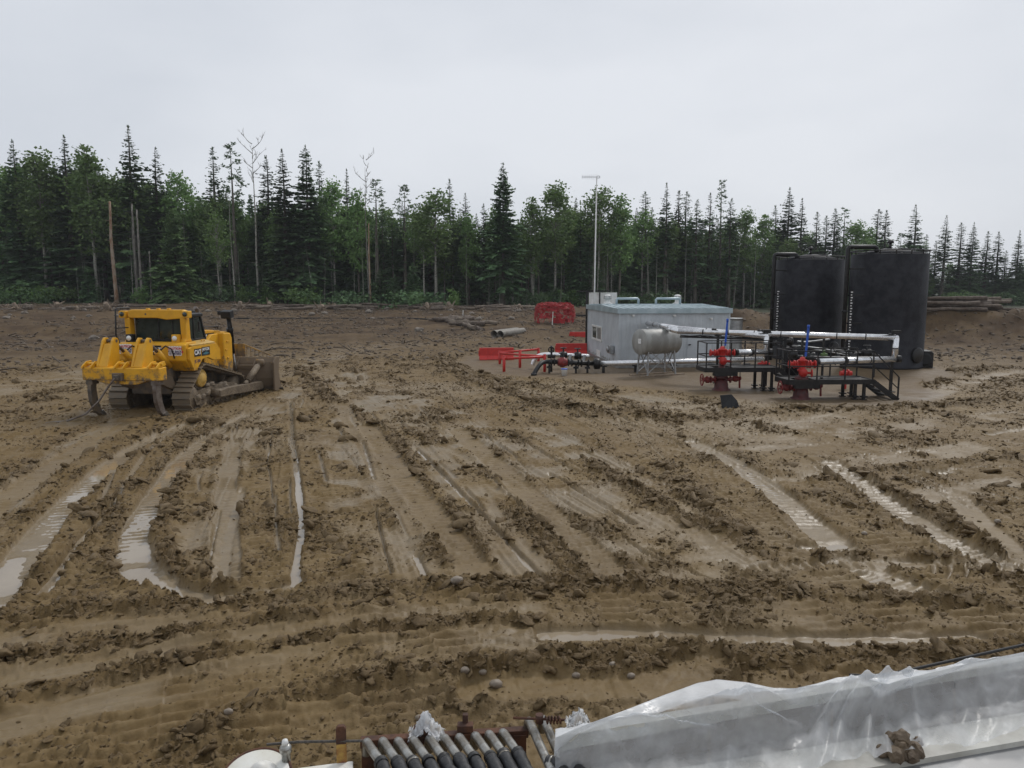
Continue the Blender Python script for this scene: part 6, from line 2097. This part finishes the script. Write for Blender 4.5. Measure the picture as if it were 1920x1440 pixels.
for i in range(16):
    stump(lr.choice([lr.uniform(440, 640), lr.uniform(740, 1000), lr.uniform(0, 300)]), lr.uniform(577, 586), lr.uniform(.7, 1.4))

# twigs, roots and small stones over the far cleared ground
def scatter_far():
    rng = np.random.default_rng(12)
    n = 24000
    th_ = rng.uniform(R(-38), R(38), n)
    d = 46 + 62 * rng.random(n) ** .75
    x, y = d * np.sin(th_), d * np.cos(th_)
    keep = (poly_sd(x.astype(np.float32), y.astype(np.float32), PAD) < -.8) & (fbm(x * .16, y * .16, 3, 140) + .25 * rng.random(n) > -.12)
    x, y = x[keep], y[keep]
    n = len(x)
    z = ground_field(x.astype(np.float32), y.astype(np.float32))[0]
    tm = []
    for k in range(6):
        q = MB()
        if k < 3: q.rock((0, 0, 0), (1, .8, .6), 300 + k, 1)
        else: q.tube([(-3.2, 0, 0), (0, .3 * (k - 4), .5), (3.4, 0, .2)], [.28, .32, .12], 5)
        tm.append((q.v, q.f))
    pk = rng.choice(6, n, p=[.26, .26, .24, .08, .08, .08])
    s = (.05 + .16 * rng.random(n) ** 3)
    scl = np.stack([s, s, s * rng.uniform(.6, 1, n)], -1)
    rot = np.stack([rng.normal(size=n) * .25, rng.normal(size=n) * .25, rng.uniform(0, 6.28, n)], -1)
    point_scatter('soil_debris', np.stack([x, y, z + s * .2], -1), rot, scl, pk, tm, 'debris', 'stones, roots and twigs littering the far cleared ground')
mat('debris', (.085, .062, .042), .8, col2=(.19, .15, .108), scale=.35, lo=.45, hi=.6, detail=3)
scatter_far()

# ------------------------------------------------------------------ rig equipment at the bottom of the view
mat('rig_white', (.72, .71, .66), .5, col2=(.60, .57, .48), scale=3, dirt=(.16, .06, .022), dirt_amt=-.06, dscale=6)
mat('rust_white', (.74, .73, .69), .45, col2=(.62, .60, .54), scale=4, dirt=(.17, .055, .018), dirt_amt=.03, dscale=9)
mat('rust', (.050, .022, .014), .8, col2=(.105, .042, .020), scale=12, bump=.4, bscale=60, bdist=.005)
mat('rust_yellow', (.42, .26, .06), .7, col2=(.20, .065, .02), scale=14, bump=.3, bscale=60, bdist=.005)
mat('worn_steel', (.42, .42, .40), .36, .8, col2=(.22, .20, .17), scale=14, bump=.1, bscale=60, bdist=.004)
mat('black_sleeve', (.012, .012, .014), .5, col2=(.03, .03, .03), scale=14, bump=.5, bscale=40, bdist=.01)
mat('wet_board', (.235, .210, .180), .45, col2=(.150, .130, .108), scale=2.2, lo=.35, hi=.7, bump=.12, bscale=30, bdist=.006)
mat('cream_beam', (.56, .545, .49), .4, col2=(.40, .38, .33), scale=4)
mat('grey_sheet', (.27, .275, .28), .4, .2, col2=(.19, .19, .19), scale=3, dirt=MUDC, dirt_amt=-.10, dscale=7)
mat('wet_rope', (.10, .085, .07), .7, col2=(.05, .045, .04), scale=60)
mat('pebble', (.235, .195, .150), .55, col2=(.16, .125, .092), scale=7, bump=.15, bscale=40)
mat('tray_mud', (.150, .108, .066), .6, col2=(.10, .07, .043), scale=9, bump=.7, bscale=30)
def film_material(name, op):
    m = bpy.data.materials.new(name); m.use_nodes = True
    n, l = m.node_tree.nodes, m.node_tree.links
    b = n['Principled BSDF']
    b.inputs['Base Color'].default_value = (.90, .91, .92, 1)
    b.inputs['Roughness'].default_value = .24
    b.inputs['Specular IOR Level'].default_value = .6
    tr = n.new('ShaderNodeBsdfTransparent'); tr.inputs['Color'].default_value = (.93, .94, .95, 1)
    tl = n.new('ShaderNodeBsdfTranslucent'); tl.inputs['Color'].default_value = (.8, .82, .84, 1)
    tc = n.new('ShaderNodeTexCoord')
    no = n.new('ShaderNodeTexNoise'); no.inputs['Scale'].default_value = 6; no.inputs['Detail'].default_value = 5
    l.new(tc.outputs['Object'], no.inputs['Vector'])
    vo = n.new('ShaderNodeTexVoronoi'); vo.inputs['Scale'].default_value = 85; l.new(tc.outputs['Object'], vo.inputs['Vector'])
    dr = n.new('ShaderNodeMapRange'); dr.inputs['From Min'].default_value = .15; dr.inputs['From Max'].default_value = .45; dr.inputs['To Min'].default_value = 1; dr.inputs['To Max'].default_value = 0
    l.new(vo.outputs['Distance'], dr.inputs['Value'])
    bp = n.new('ShaderNodeBump'); bp.inputs['Strength'].default_value = .40; bp.inputs['Distance'].default_value = .003
    l.new(dr.outputs['Result'], bp.inputs['Height'])
    l.new(bp.outputs['Normal'], b.inputs['Normal'])
    lw = n.new('ShaderNodeLayerWeight'); lw.inputs['Blend'].default_value = .35
    f1 = n.new('ShaderNodeMapRange'); f1.inputs['From Min'].default_value = .35; f1.inputs['From Max'].default_value = .75; f1.inputs['To Min'].default_value = op - .14; f1.inputs['To Max'].default_value = op + .16
    l.new(no.outputs['Fac'], f1.inputs['Value'])
    ad = n.new('ShaderNodeMath'); ad.operation = 'MULTIPLY_ADD'; ad.use_clamp = True
    la = n.new('ShaderNodeAttribute'); la.attribute_name = 'layers'
    a2 = n.new('ShaderNodeMath'); a2.operation = 'MULTIPLY_ADD'
    l.new(la.outputs['Fac'], a2.inputs[0]); a2.inputs[1].default_value = .34; l.new(f1.outputs['Result'], a2.inputs[2])
    l.new(lw.outputs['Facing'], ad.inputs[0]); ad.inputs[1].default_value = .30; l.new(a2.outputs[0], ad.inputs[2])
    ms0 = n.new('ShaderNodeMixShader'); ms0.inputs[0].default_value = .35
    l.new(b.outputs[0], ms0.inputs[1]); l.new(tl.outputs[0], ms0.inputs[2])
    ms = n.new('ShaderNodeMixShader')
    l.new(ad.outputs[0], ms.inputs[0]); l.new(tr.outputs[0], ms.inputs[1]); l.new(ms0.outputs[0], ms.inputs[2])
    l.new(ms.outputs[0], n['Material Output'].inputs['Surface'])
    M[name] = m
film_material('plastic_film', .31)
film_material('plastic_bag', .60)

def lerp_curve(pts, u):
    for a, b in zip(pts[:-1], pts[1:]):
        if u <= b[0]:
            t = (u - a[0]) / (b[0] - a[0])
            t = max(0, t)
            return a[1] + (b[1] - a[1]) * t
    return pts[-1][1]
EDGE_A = lambda u: gnd(u, 1378 - (u - 1045) * (1378 - 1236) / 875, 2.30)   # far top edge of the tray board
LINE_B = lambda u: gnd(u, 1478 - (u - 1100) * (1478 - 1345) / 820, 2.06)
LINE_C = lambda u: gnd(u, 1545 - (u - 1100) * (1545 - 1398) / 820, 2.055)
LINE_D = lambda u: gnd(u, 1700 - (u - 1100) * (1700 - 1520) / 820, 2.02)
def tray():
    o = EDGE_A(1500)
    T = thing('equipment_tray', (o.x, o.y, 1.9), 0, 'long grey board tray with cream beam at the lower right, under plastic', 'tray')
    O = Vector((o.x, o.y, 1.9))
    def strip(name, fa, fb, us, mat_, th=.03, n=8):
        q = MB()
        A = [fa(u) - O for u in us]; B = [fb(u) - O for u in us]
        k = len(us)
        dn = Vector((0, 0, -th))
        vs = A + B + [p + dn for p in A] + [p + dn for p in B]
        fs = []
        for i in range(k - 1):
            fs += [(i, k + i, k + i + 1, i + 1), (2 * k + i, 2 * k + i + 1, 3 * k + i + 1, 3 * k + i), (i, i + 1, 2 * k + i + 1, 2 * k + i), (k + i, 3 * k + i, 3 * k + i + 1, k + i + 1)]
        fs += [(0, 2 * k, 3 * k, k), (k - 1, 2 * k - 1, 4 * k - 1, 3 * k - 1)]
        q.add(vs, fs)
        return q.build(name, mat_, T)
    seams = [1048, 1330, 1560, 1790, 2040, 2320, 2640, 3000]
    for a, b in zip(seams[:-1], seams[1:]):
        strip('board', EDGE_A, LINE_B, [a + 1, (a + b) / 2, b - 1], 'wet_board')
    up = lambda f, d: (lambda u: f(u) + Vector(d))
    strip('top_rail', up(EDGE_A, (-.005, .03, .008)), up(EDGE_A, (0, -.03, .008)), [1046, 1400, 1800, 2300, 3000], 'cream_beam', .10)
    strip('beam', up(LINE_B, (0, 0, .03)), up(LINE_C, (0, 0, .03)), [1090, 1300, 1500, 1700, 1920, 2300, 3000], 'cream_beam', .09)
    strip('floor_sheet', LINE_C, LINE_D, [1090, 1500, 1920, 2300, 3000], 'grey_sheet', .02)
    # legs to the ground so that the tray stands
    for u in (1150, 1700, 2200, 2900):
        p = EDGE_A(u) - O
        q = MB(); q.bar((p.x, p.y + .02, p.z - .12), (p.x, p.y + .02, -1.95), .09, .09); q.build('leg', 'cream_beam', T)
        p = LINE_C(u) - O
        q = MB(); q.bar((p.x, p.y, p.z - .08), (p.x, p.y, -1.95), .09, .09); q.build('leg', 'cream_beam', T)
tray()

def plastic_sheet():
    sil = [(1040, 1384), (1080, 1366), (1140, 1343), (1200, 1320), (1260, 1297), (1310, 1279), (1345, 1273), (1400, 1279), (1450, 1290), (1490, 1291), (1530, 1282), (1570, 1270), (1605, 1267), (1640, 1277), (1665, 1284), (1690, 1275), (1740, 1263), (1830, 1241), (1920, 1222), (2020, 1200), (2300, 1140), (3050, 980)]
    n, rows = 400, 46
    us = np.linspace(1041, 2990, n)
    rg = random.Random(3)
    P = np.zeros((rows, n, 3))
    for i, u in enumerate(us):
        A, B, C = EDGE_A(u), LINE_B(u), LINE_C(u)
        S = gnd(u, lerp_curve(sil, u), 2.36)
        low = S + Vector((0, .10, -.16))
        bulge = max(0, (A - S).length)
        key = [low, S, A + Vector((0, -.02, .045)), A.lerp(B, .5) + Vector((0, 0, .065)), B + Vector((0, .02, .075)), C + Vector((0, 0, .06))]
        ts = [0, .14, .34, .58, .82, 1.0]
        for j in range(rows):
            t = j / (rows - 1)
            for k in range(5):
                if t <= ts[k + 1]:
                    f = (t - ts[k]) / (ts[k + 1] - ts[k]); f = f * f * (3 - 2 * f) * .5 + f * .5
                    p = key[k].lerp(key[k + 1], f)
                    break
            P[j, i] = p
    U, V = np.meshgrid(us, np.linspace(0, 1, rows))
    s = (U - 1040) / 350.0
    fold = .050 * fbm(s * 4, V * 3, 3, 301) + .024 * fbm(s * 14 + V * 6, V * 3, 3, 302) + .008 * np.abs(fbm(s * 22 - V * 9, V * 4, 2, 303)) + .004 * np.abs(fbm(s * 46 + V * 16, V * 9, 2, 304))
    # long diagonal creases and gathered folds
    def crease(u0, v0, u1, v1, w, h):
        a = np.array([(u0 - 1040) / 350, v0]); b = np.array([(u1 - 1040) / 350, v1])
        d = b - a
        t = np.clip(((s - a[0]) * d[0] + (V - a[1]) * d[1]) / (d @ d), 0, 1)
        e = np.sqrt((s - a[0] - t * d[0]) ** 2 + (V - a[1] - t * d[1]) ** 2)
        return h * np.exp(-(e / w) ** 2) * np.sin(np.pi * np.clip(t, .04, .96)) ** .5
    fold += crease(1330, .30, 1500, .80, .05, .085) + crease(1600, .30, 1520, .95, .035, .10) + crease(1625, .28, 1560, .98, .028, .09) + crease(1660, .28, 1620, .98, .03, .10) + crease(1690, .30, 1720, .95, .028, .09) + crease(1250, .25, 1470, .45, .03, .06) + crease(1150, .30, 1330, .62, .025, .05) + crease(1400, .3, 1360, .95, .03, .05) + crease(1110, .2, 1180, .9, .03, .02) + crease(1800, .2, 1860, .9, .03, .02)
    fold += .035 * np.sin((s - 1.2) * 58) * np.exp(-((s - 1.72) / .17) ** 2) * np.clip(V * 2 - .5, 0, 1) * .55
    env = np.clip((V - .20) * 5, .06, 1)
    P[:, :, 2] += (np.clip(fold + .012, -.012, .2) * env)
    P[:, :, 1] -= fold * .3 * env
    idx = np.arange(rows * n).reshape(rows, n)
    F_ = np.stack([idx[:-1, :-1], idx[1:, :-1], idx[1:, 1:], idx[:-1, 1:]], -1).reshape(-1, 4)
    me = np_mesh('plastic_sheet', P.reshape(-1, 3), F_, 'plastic_film', True)
    lay = me.attributes.new('layers', 'FLOAT', 'POINT')
    lay.data.foreach_set('value', (1 - sstep(.22, .50, V + .12 * fbm(s * 5, V * 3, 2, 310))).astype(np.float32).ravel())
    o = link_mesh('plastic_sheet', me)
    tag(o, 'wet translucent plastic sheet draped over the tray at lower right', 'plastic sheet')
plastic_sheet()

def lumps(name, u, v, z, r, n, matn, label, cat, seed):
    p = gnd(u, v, z)
    rnd = random.Random(seed)
    q = MB()
    for k in range(n):
        q.rock((rnd.gauss(0, r * .5), rnd.gauss(0, r * .4), abs(rnd.gauss(0, r * .3))), (r * rnd.uniform(.3, .6),) * 3, seed * 50 + k, 2, False)
    o = q.build(name, matn); o.location = p
    tag(o, label, cat)
lumps('mud_lump', 1692, 1412, 2.11, .085, 16, 'tray_mud', 'lump of brown mud stuck on the cream beam of the tray', 'mud', 5)

def black_cable():
    q = MB(); pts = [gnd(u, v, 2.33) + Vector((0, .05, 0)) for (u, v) in ((1600, 1274), (1640, 1276), (1680, 1272), (1760, 1254), (1850, 1234), (1930, 1216), (2100, 1180), (2280, 1140), (2980, 990))]
    q.tube(smooth3(pts), .009, 8)
    tag(q.build('black_cable', 'black_rubber'), 'black cable stretched along the top edge of the plastic sheet', 'cable')
black_cable()

def rod_rack():
    o = gnd(830, 1390, 2.06)
    T = thing('rod_rack', o, 0, 'rusty steel bar rack that carries the row of bent steel pipes', 'rack')
    a, b = gnd(676, 1392, 2.075) - o, gnd(990, 1372, 2.075) - o
    q = MB(); q.bar(a, b, .05, .045); q.build('bar', 'rust', T, .004)
    a2, b2 = gnd(660, 1440, 2.04) - o, gnd(1075, 1432, 2.04) - o
    q = MB(); q.bar(a2 + Vector((0, -.1, -.04)), b2 + Vector((0, -.1, -.04)), .16, .05); q.build('rear_bar', 'cream_beam', T, .004)
    for f in (.36, .62):
        p = a + (b - a) * f
        q = MB(); q.box(p + Vector((0, .0, .05)), (.085, .05, .04)); q.box(p + Vector((.0, .02, .085)), (.03, .03, .06)); q.build('bracket', 'rust', T, .004)
    for f in (.05, .95):
        p = a + (b - a) * f
        q = MB(); q.bar(p, (p.x, p.y, -2.1), .07, .07); q.build('stand', 'rust', T)
rod_rack()
PIPES = [(688, 1392), (718, 1390), (747, 1390), (776, 1388), (806, 1386), (834, 1384), (862, 1383), (892, 1380), (918, 1377), (944, 1374)]
ORD = ['leftmost', 'second', 'third', 'fourth', 'fifth', 'sixth', 'seventh', 'eighth', 'ninth', 'tenth']
def bent_pipe(u, v, label, top=0.0, longer=False):
    z = 2.13 + top
    p1 = gnd(u, v, z)
    T = thing('bent_pipe', p1, 0, label, 'pipe', 'bent steel pipes in a row')
    k = 34 if not longer else 42
    pts = [p1 + Vector((-.012, .035, -.09)), p1 + Vector((-.008, .03, -.02)), p1, gnd(u + k * .45, v + (22 if not longer else 45), z), gnd(u + k, v + (48 if not longer else 95), z - .005)]
    q = MB(); q.tube([p - p1 for p in smooth3(pts, 2)], .024, 12); q.build('steel_tube', 'worn_steel', T)
    rnd = random.Random(int(u))
    e0, e1, e2, e3 = gnd(u + k * .75, v + (36 if not longer else 75), z), gnd(u + k * 1.5, v + 85, z), gnd(u + 100, v + 160, z - .01), gnd(u + 170, v + 290, z - .04)
    sp = smooth3([e0, e1, e2, e3], 3)
    q = MB(); q.tube([p - p1 for p in sp], [.032 * rnd.uniform(.86, 1.16) for _ in sp], 12); sl = q.build('black_sleeve', 'black_sleeve', T)
    d = (e1 - e0).normalized()
    q = MB(); q.cyl(e0 - p1 + d * .02, e0 - p1 + d * .032, .035, n=12); q.build('sleeve_band', 'worn_steel' if int(u) % 3 == 0 else 'black_paint', sl)
for (u, v), w in zip(PIPES, ORD):
    bent_pipe(u, v, '%s of ten bent steel pipes with black sleeves at the bottom edge' % w if w == 'leftmost' else '%s from the left of ten bent steel pipes with black sleeves' % w)
bent_pipe(993, 1352, 'left one of two longer bent steel pipes beside the plastic sheet', .02, True)
bent_pipe(1020, 1349, 'right one of two longer bent steel pipes beside the plastic sheet', .02, True)

def drum_flange():
    c = gnd(478, 1462, 2.06)
    T = thing('winch_drum', c, 0, 'white round winch drum with rusty rim at the bottom edge', 'drum')
    ax = Vector((.0, -.35, .94)).normalized()
    r = .175
    q = MB(); q.lathe([(0, -.02), (r, -.02), (r, .0), (r - .012, .006), (0, .006)], (0, 0, 0), ax, 44); fl = q.build('flange', 'rig_white', T)
    q = MB(); q.torus((0, 0, 0), ax, r, .008, 44, 6); q.build('rim', 'rust', fl)
    q = MB(); q.lathe([(.085, .004), (.06, .05), (.03, .085), (.012, .10), (0, .102)], (.03, .02, 0), ax, 20); q.build('hub_cone', 'rust_white', T)
    q = MB(); q.lathe([(.14, -.22), (.14, -.02)], (0, 0, 0), ax, 24); q.build('barrel', 'worn_steel', T)
    q = MB(); q.bar((0, 0, -.1), (0, -.02, -2.1), .12, .12); q.build('stand', 'rig_white', T)
    p = gnd(536, 1412, 2.14) - c
    q = MB(); q.lathe([(.022, -.12), (.022, .0), (.030, .01), (.030, .035), (.018, .05), (0, .052)], p, (0, -.1, 1), 14); q.build('bolt_post', 'worn_steel', T)
    q = MB(); q.lathe([(.0, .05), (.018, .052), (.014, .075), (0, .08)], p, (0, -.1, 1), 12); q.build('bolt_cap', 'white_paint', T)
drum_flange()
def rig_beam():
    a, b = gnd(545, 1441, 2.0), gnd(662, 1426, 2.0)
    q = MB()
    d = (b - a).normalized(); n = Vector((d.y, -d.x, 0))
    A = [a, b, b + n * .3, a + n * .3]
    q.add([p for p in A] + [p + Vector((0, 0, -.12)) for p in A], [(0, 3, 2, 1), (4, 5, 6, 7), (0, 1, 5, 4), (1, 2, 6, 5), (2, 3, 7, 6), (3, 0, 4, 7)])
    m = (a + b) / 2 + n * .15
    q.bar((m.x, m.y, 1.88), (m.x, m.y, -.05), .1, .1)
    tag(q.build('white_beam', 'rig_white', None, .006), 'white painted steel beam between the winch drum and the bent pipes', 'beam')
    p = gnd(641, 1428, 2.0)
    T = thing('rusty_post', p, R(8), 'short rusty steel post standing behind the white beam', 'post')
    q = MB(); q.bb(-.026, .026, -.012, .012, -.06, .105); q.build('lower_half', 'rust_yellow', T, .004)
    q = MB(); q.prism([(-.026, .105), (.026, .105), (.026, .19), (.016, .205), (-.016, .205), (-.026, .19)], -.013, .013, 'y'); q.build('upper_half', 'rust', T, .003)
    q = MB(); q.bar((0, 0, -.06), (0, 0, -2.05), .06, .06); q.build('stem', 'rust', T)
    q = MB(); pts = [gnd(u, v, 2.12) for (u, v) in ((500, 1396), (560, 1391), (620, 1390), (690, 1389))]
    q.tube(pts, .007, 6)
    tag(q.build('wire_rope', 'wet_rope'), 'thin wire rope running from the winch drum to the pipe rack', 'rope')
rig_beam()
def crumple(u, v, z, sx, sz, label, seed, peak):
    p = gnd(u, v, z)
    n, m = 26, 14
    rg = np.random.default_rng(seed)
    vs = []
    for j in range(m):
        for i in range(n):
            s, t = i / (n - 1) * 2 - 1, j / (m - 1)
            h = sz * max(0, 1 - abs(s - peak) * (1.1 + .5 * t)) * math.sin(min(1, t * 1.3 + .15) * 2.6)
            vs.append((s * sx + rg.normal() * .006, (t - .5) * -.12 + rg.normal() * .006, h + rg.normal() * .008))
    q = MB(); q.add(vs, [(j * n + i, j * n + i + 1, (j + 1) * n + i + 1, (j + 1) * n + i) for j in range(m - 1) for i in range(n - 1)], True)
    o = q.build('plastic_bag', 'plastic_bag'); o.location = p
    tag(o, label, 'plastic bag')
crumple(800, 1378, 2.12, .095, .13, 'crumpled clear plastic scrap behind the row of bent pipes', 4, -.05)
crumple(1083, 1358, 2.24, .06, .07, 'small crumpled clear plastic scrap beside the spring', 6, .2)
def spring():
    c = gnd(1040, 1350, 2.22)
    T = thing('rusty_spring', c, 0, 'small rusty coil spring at the corner of the plastic sheet', 'spring')
    q = MB(); q.tube([(.04 * i / 40 * 2.2 - .05, .018 * math.cos(i * .8), .018 * math.sin(i * .8)) for i in range(40)], .005, 6); q.build('coil', 'rust', T)
    q = MB(); q.cyl((-.22, .02, .0), (.06, 0, 0), .007, n=8); q.cyl((-.08, .01, -.02), (-.08, .01, .025), .022, n=10); q.build('rod', 'rust', T)
spring()

# stones half sunk in the near mud
ST = [(930, 1288, .085, 'round grey stone below the mud ridge, largest near the middle'), (857, 1112, .10, 'brown stone on top of the mud ridge at the centre'), (1183, 1272, .055, 'small reddish stone left of the plastic sheet'), (1148, 1262, .05, 'small round stone farther left of the plastic sheet'), (872, 1278, .06, 'tan stone just left of the largest grey stone'), (905, 1275, .05, 'small tan stone touching the largest grey stone'), (1080, 1270, .055, 'flat tan stone right of the largest grey stone'), (786, 1352, .05, 'small stone above the clear plastic scrap'), (430, 1366, .05, 'small stone in the mud above the winch drum'), (1620, 1012, .06, 'pale stone beside the right cleat track'), (1870, 985, .07, 'pale stone near the right edge of the picture')]
for i, (u, v, s, lab) in enumerate(ST):
    p = gnd(u, v, 0)
    z = float(ground_field(np.array([p.x], np.float32), np.array([p.y], np.float32))[0][0])
    q = MB(); q.rock((0, 0, 0), (s, s * .85, s * .75), 900 + i, 3, True)
    o = q.build('stone', 'pebble'); o.location = (p.x, p.y, z + s * .35)
    sm_ = o.modifiers.new('smooth', 'SMOOTH'); sm_.factor = .6; sm_.iterations = 4
    tag(o, lab, 'stone')

# ------------------------------------------------------------------ damp air over the clearing
hv = MB(); hv.bb(-420, 420, -60, 460, -1.2, 40)
hm = bpy.data.materials.new('damp_air'); hm.use_nodes = True
hn, hl = hm.node_tree.nodes, hm.node_tree.links
hn.remove(hn['Principled BSDF'])
pv = hn.new('ShaderNodeVolumePrincipled')
pv.inputs['Color'].default_value = (.90, .93, .97, 1)
pv.inputs['Density'].default_value = .00028
pv.inputs['Anisotropy'].default_value = .2
hl.new(pv.outputs[0], hn['Material Output'].inputs['Volume'])
M['damp_air'] = hm
tag(hv.build('haze', 'damp_air'), 'thin rainy haze over the clearing and forest', None, None, 'stuff')
